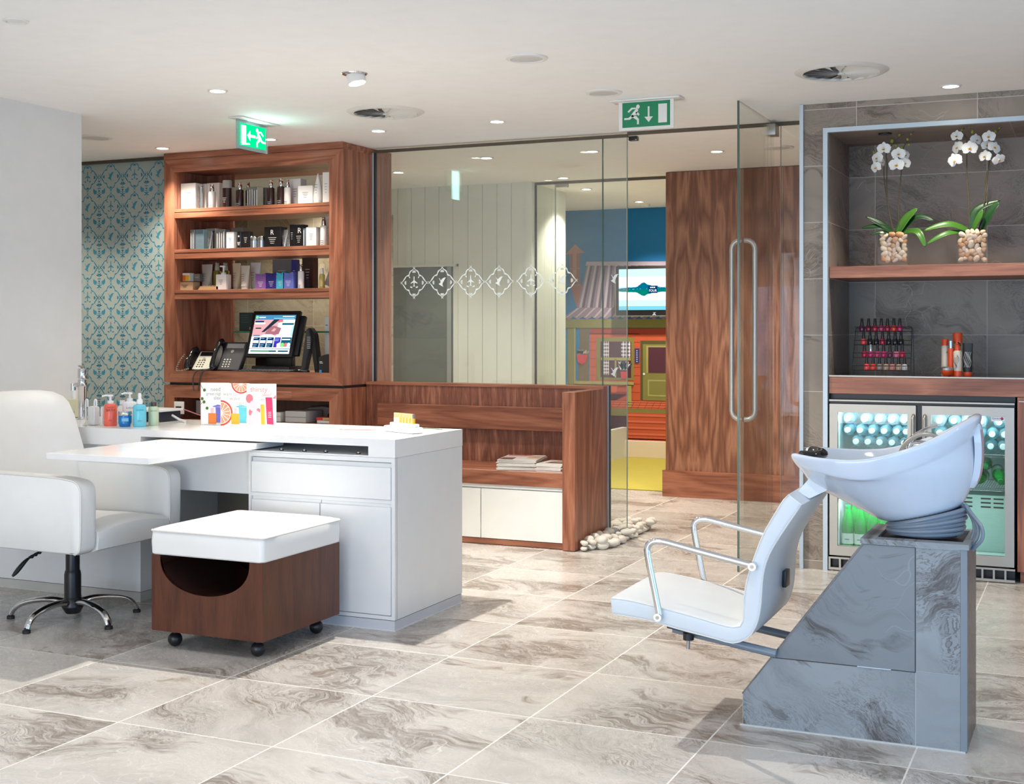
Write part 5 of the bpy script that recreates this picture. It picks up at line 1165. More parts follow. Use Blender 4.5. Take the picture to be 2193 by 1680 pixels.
r0 = ring(-.612, -.392, .095, .682, .028); r1 = ring(-.66, -.375, .118, .712, .03); r2 = ring(-.765, -.350, .150, .762, .03); r3 = ring(-.862, -.334, .182, .812, .04)
ud = lambda p: .016+.042*min(1, max(0, (p.x+.957)/.632)*2.2)
under = [p+Vector((0, 0, -ud(p))) for p in lerp(rim, [Vector((-.641, 4.29, p.z)) for p in rim], .035)]
under2 = [p+Vector((0, 0, -ud(p)-.006)) for p in lerp(rim, [Vector((-.641, 4.29, p.z)) for p in rim], .055)]
mid = lerp(r3, under2, .55)
lip1 = [p+Vector((0, 0, -.010)) for p in rim]
lip2 = [p+Vector((0, 0, .004)) for p in lerp(rim, [Vector((-.641, 4.29, p.z)) for p in rim], .03)]
lip3 = [p+Vector((0, 0, .003)) for p in lerp(rim, [Vector((-.641, 4.29, p.z)) for p in rim], .09)]
lip4 = [p+Vector((0, 0, -.02)) for p in lerp(rim, [Vector((-.641, 4.29, p.z)) for p in rim], .125)]
in1 = ring(-.86, -.385, .150, .81, .03); in2 = ring(-.74, -.42, .11, .745, .02); in3 = ring(-.62, -.46, .05, .72, 0); in4 = ring(-.56, -.52, .015, .715)
b = B(); b.loft([r0, r1, r2, r3, mid, under2, under, lip1, rim, lip2, lip3, lip4, in1, in2, in3, in4], ceramic, True, True); o = b.build('bowl', BS, smooth=60)
md = o.modifiers.new('smooth', 'SUBSURF'); md.levels = 1; md.render_levels = 2
b = B(); cv = cat_rom([(-.346, 0, 1.004), (-.332, 0, .985), (-.324, 0, .94), (-.323, 0, .88), (-.331, 0, .82), (-.348, 0, .785)], 4); b.loft([[Vector((p.x+dx, 4.29+yy*(.062-.02*abs(i-8)/8), p.z)) for dx, yy in ((-.02, -1), (0, -.85), (.004, 0), (0, .85), (-.02, 1))] for i, p in enumerate(cv)], ceramic); b.build('back_cover', BS, smooth=60)
for k in range(6):
    f = k/5
    b = B(); pts = ring(-.605-.004*sin(k*2.), -.385+.012*f+.004*(k % 2), .100+.004*(k % 2), .640+.0098*k, .003+.0055*k); b.tube(pts, .0075, hose_m, 8, closed=True); b.build('bellows_ring', BS)
b = B(); b.loft([ring(-.59, -.398, .088, .628), ring(-.59, -.398, .088, .700, .03)], dkgrey); b.build('collar_core', BS)
for dx, dy in ((0, 0), (.012, -.012), (-.012, .02)):
    b = B(); b.tube(cat_rom([(-.385+dx, 4.27+dy, .735), (-.355+dx*.5, 4.25+dy, .705), (-.333+dx, 4.235+dy, .67), (-.335+dx*1.3, 4.225+dy, .635), (-.36+dx, 4.23+dy, .60)], 6), .0055, hose_m, 8); b.build('water_hose', BS)
b = B(); b.tube(cat_rom([(-.868, 4.20, .872), (-.835, 4.23, .870), (-.82, 4.29, .868), (-.835, 4.35, .870), (-.868, 4.38, .872)], 5), .02, blackg, 12, flat=(1.0, .75)); b.build('neck_rest', BS)
b = B(); b.lathe([(0, 0), (.020, 0), (.017, .03), (.02, .05), (.016, .06), (0, .062)], chrome, (-.545, 4.30, .865), 20); b.tube(cat_rom([(-.545, 4.30, .90), (-.52, 4.295, .912), (-.48, 4.29, .905), (-.452, 4.285, .885)], 5), .014, chrome, 12, rs=None); b.build('mixer_tap', BS)
b = B(); b.tube(cat_rom([(-.545, 4.30, .925), (-.52, 4.28, .945), (-.48, 4.27, .968), (-.455, 4.27, .975)], 4), .007, chrome, 10, flat=(1.6, .7)); b.build('tap_lever', BS)
b = B(); b.tube(cat_rom([(-.575, 4.26, .83), (-.568, 4.26, .88), (-.55, 4.25, .915), (-.51, 4.24, .945), (-.47, 4.24, .948), (-.44, 4.25, .93), (-.425, 4.26, .90)], 6), .007, steel, 10); b.build('spray_hose', BS)
# chair
CC = thing('backwash_chair', 'pale blue-white moulded chair with chrome armrests fixed to the marble pedestal', 'chair', (-1.15, 4.27, 0))
OUT = [(-0.829, 0.735), (-0.88, 0.658), (-0.926, 0.581), (-0.948, 0.513), (-0.956, 0.414), (-0.969, 0.352), (-0.997, 0.307), (-1.045, 0.286), (-1.094, 0.293), (-1.242, 0.317), (-1.317, 0.332), (-1.446, 0.342)]
INN = [(-1.458, 0.350), (-1.460, 0.388), (-1.452, 0.397), (-1.374, 0.393), (-1.192, 0.365), (-1.074, 0.342), (-1.031, 0.342), (-1.014, 0.362), (-1.012, 0.433), (-0.997, 0.51), (-0.974, 0.577), (-0.945, 0.649), (-0.889, 0.746), (-0.872, 0.766), (-.862, .766)]
def dens(P): return [(q.x, q.y) for q in cat_rom([Vector(p) for p in P], 3)]
def resample(P, n):
    P = [Vector(p) for p in P]; L = [0]
    for i in range(1, len(P)): L.append(L[-1]+(P[i]-P[i-1]).length)
    out = []; j = 0
    for k in range(n):
        t_ = L[-1]*k/(n-1)
        while j < len(P)-2 and L[j+1] < t_: j += 1
        f = (t_-L[j])/max(1e-9, L[j+1]-L[j]); out.append(P[j].lerp(P[j+1], f))
    return out
NP = 40
Oc = resample(dens(OUT), NP); Ic = resample(dens(INN[2:-1])[::-1], NP)      # both run from the top of the back to the front of the seat
def outline(d):
    C_ = [(a+c)/2 for a, c in zip(Oc, Ic)]; R = []
    for P in (Oc, Ic[::-1]):
        for p in P:
            R.append(p)
    C2 = C_+C_[::-1]
    res_ = []
    for p, c in zip(R, C2):
        v = c-p; res_.append(p+v.normalized()*min(d, v.length*.4) if v.length > 0 else p)
    return res_
b = B(); k = b.mi(leather2); secs = []
for y, s_ in ((4.02, .016), (4.021, .006), (4.026, .001), (4.04, 0), (4.15, -.001), (4.27, -.002), (4.39, -.001), (4.50, 0), (4.514, .001), (4.519, .006), (4.52, .016)):
    secs.append([b.bm.verts.new((q.x, y, q.y)) for q in outline(s_)])
n_ = 2*NP
for A_, B_ in zip(secs, secs[1:]):
    for i in range(n_): b.bm.faces.new([A_[i], A_[(i+1) % n_], B_[(i+1) % n_], B_[i]])
for A_ in (secs[0], secs[-1]):
    for i in range(NP-1): b.bm.faces.new([A_[i], A_[i+1], A_[n_-2-i], A_[n_-1-i]])
bmesh.ops.recalc_face_normals(b.bm, faces=b.bm.faces[:])
b.build('shell', CC, smooth=50)
for y in (4.0225, 4.5175):
    b = B(); b.tube([(q.x, y, q.y) for q in outline(.002)], .0022, piping, 5, closed=True); b.build('seam', CC)
b = B(); b.loft([[Vector((x, y, z)) for x, y, z in ((-.868, 4.15, .76), (-.868, 4.40, .76), (-.832, 4.40, .74), (-.832, 4.15, .74))], [Vector((x, y, z)) for x, y, z in ((-.84, 4.19, .80), (-.84, 4.37, .80), (-.79, 4.37, .76), (-.79, 4.19, .76))], [Vector((x, y, z)) for x, y, z in ((-.80, 4.20, .835), (-.80, 4.36, .835), (-.755, 4.36, .79), (-.755, 4.20, .79))]], leather); b.build('neck_flap', CC)
for y0 in (4.005, 4.535):
    A = [(-1.282, .359), (-1.298, .437), (-1.320, .545), (-1.321, .575), (-1.305, .592), (-1.28, .595), (-1.251, .592), (-1.137, .569), (-.981, .540)]
    b = B(); b.tube(cat_rom([(x, y0, z) for x, z in A], 4), .010, chrome, 12, flat=(1.15, .7)); ar = b.build('armrest', CC)
    for x, z in ((-1.285, .352), (-.978, .538)):
        b = B(); b.cyl((x, y0-.012 if y0 < 4.2 else y0+.012, z), (x, 4.03 if y0 < 4.2 else 4.51, z), .013, chrome, n=18); b.cyl((x, y0-.0135, z), (x, y0-.012, z), .006, steel, n=12); b.build('arm_bolt', ar)
for (p, q, y) in (((-1.27, .292), (-.93, .244), 4.12), ((-1.10, .26), (-.93, .236), 4.40)):
    b = B(); b.tube([(p[0], y, p[1]), (q[0], y, q[1])], .014, hose_m, 12); b.build('support_tube', CC)
b = B(); b.box(-1.28, -1.06, 4.08, 4.10, .285, .315, dkgrey, .002, M=Matrix.Translation((-1.17, 0, .30)) @ Matrix.Rotation(radians(8), 4, 'Y') @ Matrix.Translation((1.17, 0, -.30))); b.build('mount_plate', CC)
b = B(); b.cyl((-1.21, 4.09, .29), (-1.21, 4.09, .268), .018, black); b.cyl((-1.21, 4.09, .27), (-1.212, 4.09, .238), .006, steel); b.build('lock_knob', CC)
b = B(); b.box(-.952, -.938, 4.30, 4.36, .42, .475, black, .003); b.build('adjuster', CC)
# ------------------------------------------------------------------ recess: shelf, counter, cooler
b = B(); b.box(NX+.006, 3.18, 6.985, 7.595, 1.547, 1.609, wood_x, .0015, 1); tag(b.build('wall_shelf', smooth=0), 'thick walnut shelf carrying the two orchids in the tiled recess', 'shelf')
ct = thing('counter', 'walnut counter with dark glass top above the drinks cooler', 'counter', (-.6, 7.2, .94))
b = B(); b.box(NX+.006, 3.18, 6.975, 7.59, .936, 1.026, wood_x, .0015, 1); b.build('worktop', ct, smooth=0)
b = B(); b.box(NX+.006, 3.18, 6.978, 7.59, 1.026, 1.032, plain('smoked_glass', srgb(60, 52, 46), .06)); b.box(NX+.006, 3.18, 6.974, 6.978, 1.026, 1.033, steel); b.build('glass_top', ct, smooth=0)
b = B(); b.box(-.362, 0.4, 6.975, 7.59, .06, .934, wood_z, .001, 1); b.box(-.35, .4, 7.02, 7.5, .0, .06, wood_x); b.box(-.355, .4, 6.972, 6.976, .912, .916, alu); tag(b.build('side_cupboard', smooth=0), 'walnut cupboard panel right of the drinks cooler', 'cupboard')
CO = thing('drinks_cooler', 'two-door steel framed drinks cooler with glass doors and lit shelves', 'cooler', (-.835, 7.2, 0))
fx0, fx1 = -1.292, -.374
b = B(); ins = plain('cooler_liner', srgb(196, 214, 212), .35)
b.box(fx0, fx1, 7.0, 7.56, .88, .905, black); b.box(fx0, fx0+.03, 7.0, 7.56, .07, .88, black); b.box(fx1-.03, fx1, 7.0, 7.56, .07, .88, black); b.box(fx0, fx1, 7.54, 7.56, .07, .88, black); b.box(fx0, fx1, 7.0, 7.56, .06, .085, black)
b.box(fx0+.0005, fx1-.0005, 6.968, 7.0, .889, .905, black); b.box(fx0, fx1, 6.966, 6.968, .897, .905, steel); b.box(NX+.004, fx1, 7.03, 7.5, .905, .934, black); b.box(-.852, -.818, 6.99, 7.02, .07, .885, black)
b.build('housing', CO, smooth=0)
b = B(); b.box(fx0+.031, fx1-.031, 7.525, 7.539, .09, .875, ins); b.box(fx0+.031, fx0+.036, 7.02, 7.53, .09, .875, ins); b.box(fx1-.036, fx1-.031, 7.02, 7.53, .09, .875, ins); b.box(fx0+.031, fx1-.031, 7.02, 7.53, .087, .1, ins); b.box(fx0+.031, fx1-.031, 7.03, 7.53, .866, .876, ins)
b.build('liner', CO, smooth=0)
b = B(); hsg = plain('compressor_cover', srgb(150, 176, 168), .5); b.box(-.80, -.41, 7.28, 7.52, .10, .40, hsg, .006)
for x0, x1 in ((-.79, -.735), (-.66, -.60), (-.558, -.508), (-.495, -.445)):
    for z in (.338, .36, .382): b.box(x0, x1, 7.2785, 7.2795, z-.004, z+.004, black)
b.build('compressor_cover', CO, smooth=0)
wire = plain('wire_shelf', srgb(170, 176, 176), .3, .8)
def wshelf(x0, x1, z):
    b = B(); b.cyl((x0, 7.05, z), (x1, 7.05, z), .003, wire, n=6); b.cyl((x0, 7.05, z-.012), (x1, 7.05, z-.012), .0025, wire, n=6); b.cyl((x0, 7.45, z), (x1, 7.45, z), .003, wire, n=6)
    k = x0+.006
    while k < x1: b.cyl((k, 7.048, z+.001), (k, 7.46, z+.001), .0014, wire, n=5, caps=False); b.cyl((k, 7.048, z), (k, 7.048, z-.014), .0014, wire, n=5, caps=False); k += .012
    b.build('wire_shelf', CO)
wshelf(-1.255, -.86, .635); wshelf(-.81, -.412, .635); wshelf(-.81, -.412, .465); wshelf(-1.255, -.86, .385)
for (dx0, dx1, gx0, gx1, hx) in ((-1.290, -.850, -1.248, -.892, -.862), (-.819, -.376, -.776, -.420, -.805)):
    b = B(); zt, zb, gt, gb = .882, .082, .838, .133
    for (x0, x1, z0, z1) in ((dx0, gx0, zb, zt), (gx1, dx1, zb, zt), (gx0, gx1, gt, zt), (gx0, gx1, zb, gb)): b.box(x0, x1, 6.965, 6.995, z0, z1, steel)
    d = b.build('door', CO, smooth=0)
    b = B(); b.box(gx0, gx1, 6.972, 6.978, gb, gt, pane('cooler_glass' , (.90, .95, .93), 1.4)); b.build('door_glass', d, smooth=0)
    b = B(); b.tube(cat_rom([(hx, 6.965, .832), (hx, 6.945, .822), (hx, 6.94, .80), (hx, 6.94, .69), (hx, 6.945, .668), (hx, 6.965, .658)], 4), .009, steel, 12, flat=(1, 1)); b.build('handle', d)
b = B(); 
b.box(fx0-.002, fx1+.002, 6.962, 6.975, .064, .0735, steel); b.box(fx0-.002, fx1+.002, 6.962, 6.975, .006, .018, steel)
for k in range(17): x = fx0-.002+k*.0545; b.box(x, x+.0095, 6.963, 6.975, .006, .0735, steel)
b.box(fx0, fx1, 7.0, 7.02, .004, .07, black); b.build('kick_grille', CO, smooth=0)
b = B(); lg1 = mm('logo_red', (196, 40, 56)); lg2 = mm('logo_blue', (50, 50, 110)); b.box(-.485, -.421, 6.9705, 6.972, .812, .840, mm('logo_plate', (226, 230, 232)))
b.text('Gamko', .0135, lg2, (-.482, 6.970, .822)); b.poly([(-.443, 6.970, .826), (-.434, 6.970, .817), (-.425, 6.970, .826), (-.434, 6.970, .836)], lg1); b.poly([(-.438, 6.9695, .824), (-.432, 6.9695, .819), (-.426, 6.9695, .824), (-.432, 6.9695, .830)], lg2); b.build('maker_badge', CO, smooth=0)
cl = mm('bottle_clear', (150, 206, 222), .08); capw = mm('bottle_cap_white', (232, 244, 246), .35)
t0 = thing('water_bottle', '', 'bottle', (0, 0, 0), group='clear water bottles lying in the cooler')
b = B(); M = Matrix.Rotation(pi/2, 4, 'X')
b.lathe([(0, -.20), (.028, -.198), (.031, -.18), (.031, -.06), (.026, -.035), (.014, -.018), (.0125, -.010), (0, -.010)], pane('pet_clear', (.72, .90, .95), 1.45, .25, (.5, .8, .9)), n=20, M=M); b.build('body', t0, world=False)
b = B(); b.lathe([(.0145, -.014), (.0155, -.012), (.0155, .004), (.013, .006), (0, .006)], capw, n=20, M=M); b.build('cap', t0, world=False)
b = B(); b.lathe([(.0315, -.14), (.0315, -.08)], mm('water_label', (120, 180, 210), .3), n=20, M=M); b.build('paper_label', t0, world=False)
rowsL = [('top', .797, (-1.215, -1.125, -1.052, -.985, -.922)), ('middle', .737, (-1.215, -1.150, -1.088, -1.024, -.961, -.912)), ('bottom', .677, (-1.171, -1.109, -1.048, -.985, -.922))]
rowsR = [('top', .800, (-.746, -.675, -.61, -.545, -.455)), ('middle', .738, (-.745, -.68, -.615, -.55, -.518+.03, -.428)), ('bottom', .676, (-.75, -.69, -.63, -.57, -.495, -.435))]
ords = ['first', 'second', 'third', 'fourth', 'fifth', 'sixth']; first = True
for side, rws in (('left', rowsL), ('right', rowsR)):
    for nm, z, xs in rws:
        xs = sorted(xs)
        for i, x in enumerate(xs):
            lab = 'clear water bottle lying cap forward, %s layer behind the %s cooler door, %s from left' % (nm, side, ords[i])
            if first: t0.location = (x, 7.07, z); t0['label'] = lab; first = False
            else: dup(t0, (x, 7.07+random.uniform(-.004, .004), z), label=lab)
grn_b = plain('green_glass_bottle', srgb(10, 170, 60), .08, 0., **{'Transmission Weight': .35}); grn_c = mm('green_cap', (30, 150, 70), .3); wlab = mm('white_label', (220, 226, 214), .5)
t1 = thing('green_bottle', '', 'bottle', (0, 0, 0), group='green water bottles in the cooler')
b = B(); b.lathe([(0, 0), (.029, .0), (.032, .008), (.032, .12), (.028, .155), (.016, .20), (.012, .225), (0, .225)], grn_b, n=20); b.build('body', t1, world=False)
b = B(); b.lathe([(.0135, .214), (.0145, .216), (.0145, .234), (0, .236)], grn_c, n=16); b.build('cap', t1, world=False)
b = B(); b.lathe([(.0325, .03), (.0325, .085)], wlab, n=20); b.box(-.012, .012, -.0338, -.0335, .052, .056, ink_d); b.build('paper_label', t1, world=False)
first = True
k_ = 0
for j, y in ((0, 7.09), (1, 7.17)):
    for i, x in enumerate((-1.215, -1.150, -1.085, -1.020, -.955)):
        lab = 'green bottle standing on the cooler floor behind the left door, %s row, %s from left' % ('front' if j == 0 else 'second', ords[i])
        p_ = (x+.02*j, y, .101)
        if first: t1.location = p_; t1['label'] = lab; first = False
        else: dup(t1, p_, label=lab)
dup(t1, (-.475, 7.26, .54), rot=(radians(100), 0, radians(8)), label='largest-looking green bottle lying neck forward on the right middle shelf')
dup(t1, (-.545, 7.30, .505), rot=(radians(92), 0, radians(-6)), label='green bottle lying left of the most visible one on the right middle shelf')
dup(t1, (-.535, 7.34, .57), rot=(radians(90), 0, radians(3)), label='green bottle stacked on top behind the basin edge, right middle shelf')
dup(t1, (-.44, 7.32, .50), rot=(radians(90), 0, radians(0)), label='green bottle under the most visible one on the right middle shelf')

# nail polish rack
ZC = 1.033
RK = thing('polish_rack', 'black wire rack with four steps of nail polish in the tiled recess', 'rack', (-1.035, 7.13, ZC))
b = B(); rw = black
def wr(pts, r=.0022, closed=False): b.tube(pts, r, rw, 6, closed=closed)
steps = [(1.062, 7.06), (1.128, 7.09), (1.195, 7.12), (1.266, 7.15)]
for x in (-1.188, -.886):
    s_ = 1 if x < -1 else -1
    xt = x+.006*s_
    wr([(x, 7.055, ZC), (x, 7.057, 1.07), (xt, 7.15, 1.282), (xt, 7.19, 1.282), (x, 7.19, ZC)])
wr([(-1.184, 7.152, 1.282), (-.894, 7.152, 1.282)]); wr([(-1.184, 7.19, 1.282), (-.894, 7.19, 1.282)])
for z, y in steps:
    for dz in (-.002, .022): wr([(-1.187, y-.016, z+dz), (-.889, y-.016, z+dz)])
    wr([(-1.187, y+.016, z-.002), (-.889, y+.016, z-.002)])
b.build('wire_frame', RK)
for z, y in steps:
    b = B(); b.box(-1.186, -.888, y-.015, y+.015, z-.003, z-.0005, black); b.build('ledge', RK, smooth=0)
pc = {'darkred': (120, 20, 50), 'crimson': (170, 20, 60), 'rose': (180, 50, 90), 'orange': (220, 60, 40), 'black': (20, 18, 22), 'plum': (90, 30, 60), 'coral': (236, 70, 70), 'grey': (140, 126, 120), 'tan': (176, 146, 118), 'salmon': (200, 120, 110), 'white': (196, 190, 184), 'magenta': (176, 30, 90), 'pink': (200, 100, 130)}
pm = {k: mm('polish_'+k, v, .12) for k, v in pc.items()}
PR = [('top', 3, ['plum', 'darkred', 'crimson', 'rose', 'crimson', 'orange', 'magenta'], (-1.151, -1.116, -1.083, -1.05, -1.018, -.985, -.954)),
      ('second', 2, ['coral', 'black', 'black', 'crimson', 'black', 'black', 'black'], (-1.137, -1.104, -1.072, -1.039, -1.007, -.974, -.944)),
      ('third', 1, ['crimson', 'magenta', 'rose', 'magenta', 'plum', 'pink', 'crimson'], (-1.128, -1.096, -1.062, -1.029, -.996, -.964, -.934)),
      ('lowest', 0, ['coral', 'orange', 'grey', 'tan', 'salmon', 'tan', 'white'], (-1.112, -1.079, -1.046, -1.013, -.981, -.948, -.918))]
silver = mm('cap_silver', (170, 180, 182), .2, .8); gclear = pane('polish_glass', (.95, .95, .95), 1.4)
capmesh = None; oris = ['leftmost', 'second from left', 'third from left', 'middle', 'third from right', 'second from right', 'rightmost']
base_mesh = {}
for nm, si, cols, xs in PR:
    z, y = steps[si]
    for i, (c, x) in enumerate(zip(cols, xs)):
        t = thing('nail_polish_bottle', '%s nail polish bottle%s, %s on the %s rack step' % ({'darkred': 'dark red', 'grey': 'greyish', 'tan': 'beige'}.get(c, c), ' with silver cap' if (si == 1 and i == 1) else '', oris[i], nm), 'nail polish', (x, y, z), group='nail polish bottles in the rack')
        if c not in base_mesh:
            b = B(); b.lathe([(0, 0), (.0135, 0), (.0145, .004), (.0145, .024), (.011, .030), (.006, .032), (0, .032)], pm[c], n=16); o = b.build('glass', t, world=False); base_mesh[c] = o.data
        else: o = bpy.data.objects.new('glass', base_mesh[c]); COL.objects.link(o); o.parent = t
        cm2 = silver if (si == 1 and i == 1) else black
        key = 'cap'+cm2.name
        if key not in base_mesh:
            b = B(); b.lathe([(.0085, .030), (.009, .034), (.0068, .066), (.0055, .068), (0, .0685)], cm2, n=14); o = b.build('cap', t, world=False); base_mesh[key] = o.data
        else: o = bpy.data.objects.new('cap', base_mesh[key]); COL.objects.link(o); o.parent = t
# hair products
hair_w = mm('hair_white', (206, 196, 180), .3); hair_o = mm('hair_orange', (224, 78, 30), .3)
def htub(x, y, r, parts, name, lab, cat='bottle'):
    t = thing(name, lab, cat, (x, y, ZC), group='hair products on the dark glass counter')
    for pn, prof, m in parts: b = B(); b.lathe(prof, m, (x, y, ZC), 22); b.build(pn, t)
    return t
t = htub(-.721, 7.12, .02, [('body', [(0, 0), (.019, 0), (.02, .004), (.02, .15), (.017, .158), (0, .158)], hair_w), ('cap', [(.0175, .158), (.0175, .188), (.016, .192), (0, .192)], hair_o)], 'hair_spray', 'slim pale can with orange cap at the left of the hair products')
b = B(); b.poly([(-.716, 7.0995, 1.155), (-.706, 7.0995, 1.165), (-.708, 7.0995, 1.15)], ink_d); b.build('print', t, smooth=0)
t = htub(-.690, 7.09, .016, [('body', [(0, 0), (.0155, 0), (.016, .003), (.016, .145), (0, .145)], hair_o), ('cap', [(.0135, .145), (.0135, .183), (0, .184)], silver)], 'hair_spray', 'narrow orange can with silver cap behind the orange bowl jar')
t = htub(-.662, 7.15, .024, [('body', [(0, 0), (.023, 0), (.024, .15), (.02, .17), (0, .17)], hair_w), ('cap', [(.024, .17), (.0245, .22), (.022, .225), (0, .225)], hair_o)], 'hair_spray', 'tallest can with wide orange cap at the back of the hair products')
t = htub(-.655, 7.075, .021, [('body', [(0, .002), (.02, .002), (.021, .03), (.0213, .125), (.016, .133), (0, .133)], hair_w), ('cap', [(.014, .133), (.014, .155), (.012, .166), (0, .166)], hair_o), ('base_band', [(0, 0), (.0212, 0), (.0214, .028), (0, .028)], hair_o)], 'trigger_bottle', 'white bottle with orange base, dark curls and orange nozzle')
b = B(); b.box(-.662, -.640, 7.06, 7.08, ZC+.166, ZC+.182, hair_o, .004); b.tube([(-.652, 7.058, ZC+.176), (-.642, 7.05, ZC+.168), (-.638, 7.048, ZC+.158)], .004, blackg); b.build('nozzle', t)
b = B(); 
for k in range(5): b.stroke([(-.668+.004*k+.006*sin(q*1.3+k), 1.07+.012*q+.004*k) for q in range(6)], .0016, ink_d, (0, 7.0533, 0))
b.build('print', t, smooth=0)
t = thing('hair_gel_tube', 'flat black tube with orange cap at the right of the hair products', 'tube', (-.607, 7.09, ZC), group='hair products on the dark glass counter')
b = B(); rings = [[Vector((-.607+(.022+.003*f)*cos(2*pi*k/20), 7.09+(.018*(1-f)+.002)*sin(2*pi*k/20), ZC+.024+.148*f)) for k in range(20)] for f in (0, .25, .5, .75, 1)]; b.loft(rings, black); b.build('body', t)
b = B(); b.lathe([(0, 0), (.020, 0), (.0215, .003), (.0215, .023), (0, .023)], hair_o, (-.607, 7.09, ZC), 20, sy=.85); b.build('cap', t)
b = B()
for k in range(6): b.stroke([(-.622+.006*k+.004*sin(q*1.7+k), 1.08+.016*q) for q in range(6)], .0012, ink_l, (0, 7.068, 0))
b.build('print', t, smooth=0)
t = htub(-.706, 7.055, .03, [('bowl', [(0, 0), (.016, 0), (.027, .012), (.030, .026), (.030, .033), (0, .033)], hair_o), ('lid', [(.030, .033), (.029, .043), (.02, .05), (0, .052)], silver)], 'styling_jar', 'round orange jar with silver lid before the slim orange can', 'jar')

# orchids
pet = NT('orchid_petal'); pt_ = pet.princ((.90, .86, .80), .5, 0., **{'Subsurface Weight': .15}); pet = pet.m
lipm = mm('orchid_lip', (196, 110, 40), .4); ylw = mm('orchid_yellow', (224, 190, 60), .4); stm = mm('orchid_stem', (74, 62, 34), .5); budm = mm('orchid_bud', (150, 150, 62), .5); lfm = mm('orchid_leaf', (24, 62, 26), .4); lfm2 = mm('orchid_leaf_light', (62, 108, 34), .4)
def petal(b, L, W, a, base_z=0, cup=.2, m=pet):
    n = 7; rows = []
    for i in range(n):
        f = i/(n-1); w = W*sin(pi*min(1, f*.93+.07))**.6*(1-.0*f); rows.append([(f*L, w*s, cup*L*(f*f)*.5+cup*W*.8*s*s*f-base_z) for s in (-1, -.5, 0, .5, 1)])
    c, s_ = cos(a), sin(a); k = b.mi(m); vs = [[b.bm.verts.new((p[0]*c-p[1]*s_, p[0]*s_+p[1]*c, p[2])) for p in r] for r in rows]
    for i in range(n-1):
        for j in range(4): f = b.bm.faces.new([vs[i][j], vs[i][j+1], vs[i+1][j+1], vs[i+1][j]]); f.material_index = k
def flower(parent, x, y, z, s_, yaw, pitch, roll=0):
    # faces local +Z, rotated so that it looks towards -Y
    M = Matrix.Translation((x, y, z)) @ Matrix.Rotation(yaw, 4, 'Z') @ Matrix.Rotation(pi/2+pitch, 4, 'X') @ Matrix.Rotation(roll, 4, 'Z') @ Matrix.Scale(s_, 4)
    b = B()
    for a in (90, 215, 325): petal(b, 1.0, .36, radians(a), .05, -.12)
    for a in (10, 170): petal(b, 1.05, .62, radians(a), 0, -.15)
    for v in b.bm.verts: v.co = M @ v.co
    o = b.build('flower', parent, smooth=60)
    b = B(); b.sphere((0, .08, .12), .13, pet, 1, 1, .9, 8); b.sphere((0, -.12, .15), .16, lipm, .8, .9, .8, 8); b.sphere((0, -.33, .16), .10, pet, .7, 1.3, .4, 8); b.sphere((-.16, -.1, .18), .10, ylw, .7, 1, .6, 8); b.sphere((.16, -.1, .18), .10, ylw, .7, 1, .6, 8)
    for v in b.bm.verts: v.co = M @ v.co
    b.build('lip', o, smooth=60)
def leaf(parent, pts, w, m, y=7.12, ys=(0, -.03, -.05)):
    P = cat_rom([Vector((x, y+dy, z)) for (x, z), dy in zip(pts, ys)], 6); n = len(P); b = B(); k = b.mi(m); rows = []
    for i, p in enumerate(P):
        f = i/(n-1); d = (P[min(i+1, n-1)]-P[max(i-1, 0)]).normalized(); side = d.cross(Vector((0, -.75, .65)).normalized()).normalized(); ww = w*(sin(pi*min(1, .12+f*.88))**.7+.05) if f < .98 else .002
        up = side.cross(d).normalized()
        rows.append([b.bm.verts.new(p+side*ww*s_+up*abs(s_)*ww*.35) for s_ in (-1, -.5, 0, .5, 1)])
    for i in range(n-1):
        for j in range(4): f_ = b.bm.faces.new([rows[i][j], rows[i][j+1], rows[i+1][j+1], rows[i+1][j]]); f_.material_index = k
    o = b.build('leaf', parent, smooth=60); md = o.modifiers.new('thick', 'SOLIDIFY'); md.thickness = .0015
def vase(x0, x1, lab):
    t = thing('glass_vase', lab, 'vase', ((x0+x1)/2, 7.14, 1.609)); b = B(); y0, y1 = 7.075, 7.215; z0, z1 = 1.612, 1.79; gv = pane('vase_glass'+str(x0), (.985, .99, .985), 1.15, refl=.6)
    for (a, c, d, e, f, g) in ((x0, x1, y0, y0+.004, z0, z1), (x0, x1, y1-.004, y1, z0, z1), (x0, x0+.004, y0+.004, y1-.004, z0, z1), (x1-.004, x1, y0+.004, y1-.004, z0, z1), (x0, x1, y0, y1, z0-.002, z0+.012)): b.box(a, c, d, e, f, g, gv)
    b.build('glass', t, smooth=0); return t
pcol = [mm('river_pebble_%d' % i, c, .45) for i, c in enumerate(((206, 176, 144), (222, 196, 166), (182, 144, 114), (230, 210, 184), (196, 144, 100), (206, 184, 168)))]
pebs = []
for i in range(6):
    o = pebble_mesh(pcol[i], 1, 40+i).build('river_pebble'); pebs.append(o)
usedp = set()
def fill(x0, x1, lab):
    n = 0; sp = []
    tries = 0
    while n < 62 and tries < 30000:
        tries += 1
        r = random.uniform(.0135, .0215); front = n < 44
        x = random.uniform(x0+.004+r, x1-.004-r); z = random.uniform(1.628+r*.6, 1.788-r*.5); y = 7.083+r*.75 if front else random.uniform(7.11, 7.17)
        if any(((a-x)**2+(c-z)**2+((d-y)*.8)**2)**.5 < (s_+r)*.67 for a, c, d, s_ in sp): continue
        sp.append((x, z, y, r)); i = random.randrange(6)
        if i not in usedp: o = pebs[i]; usedp.add(i)
        else: o = pebs[i].copy(); COL.objects.link(o)
        o.location = (x, y, z); o.scale = (r*1.12, r*.72, r*.86); o.rotation_euler = (0, random.uniform(0, 3.1), 0)
        tag(o, lab, 'pebble', lab); n += 1
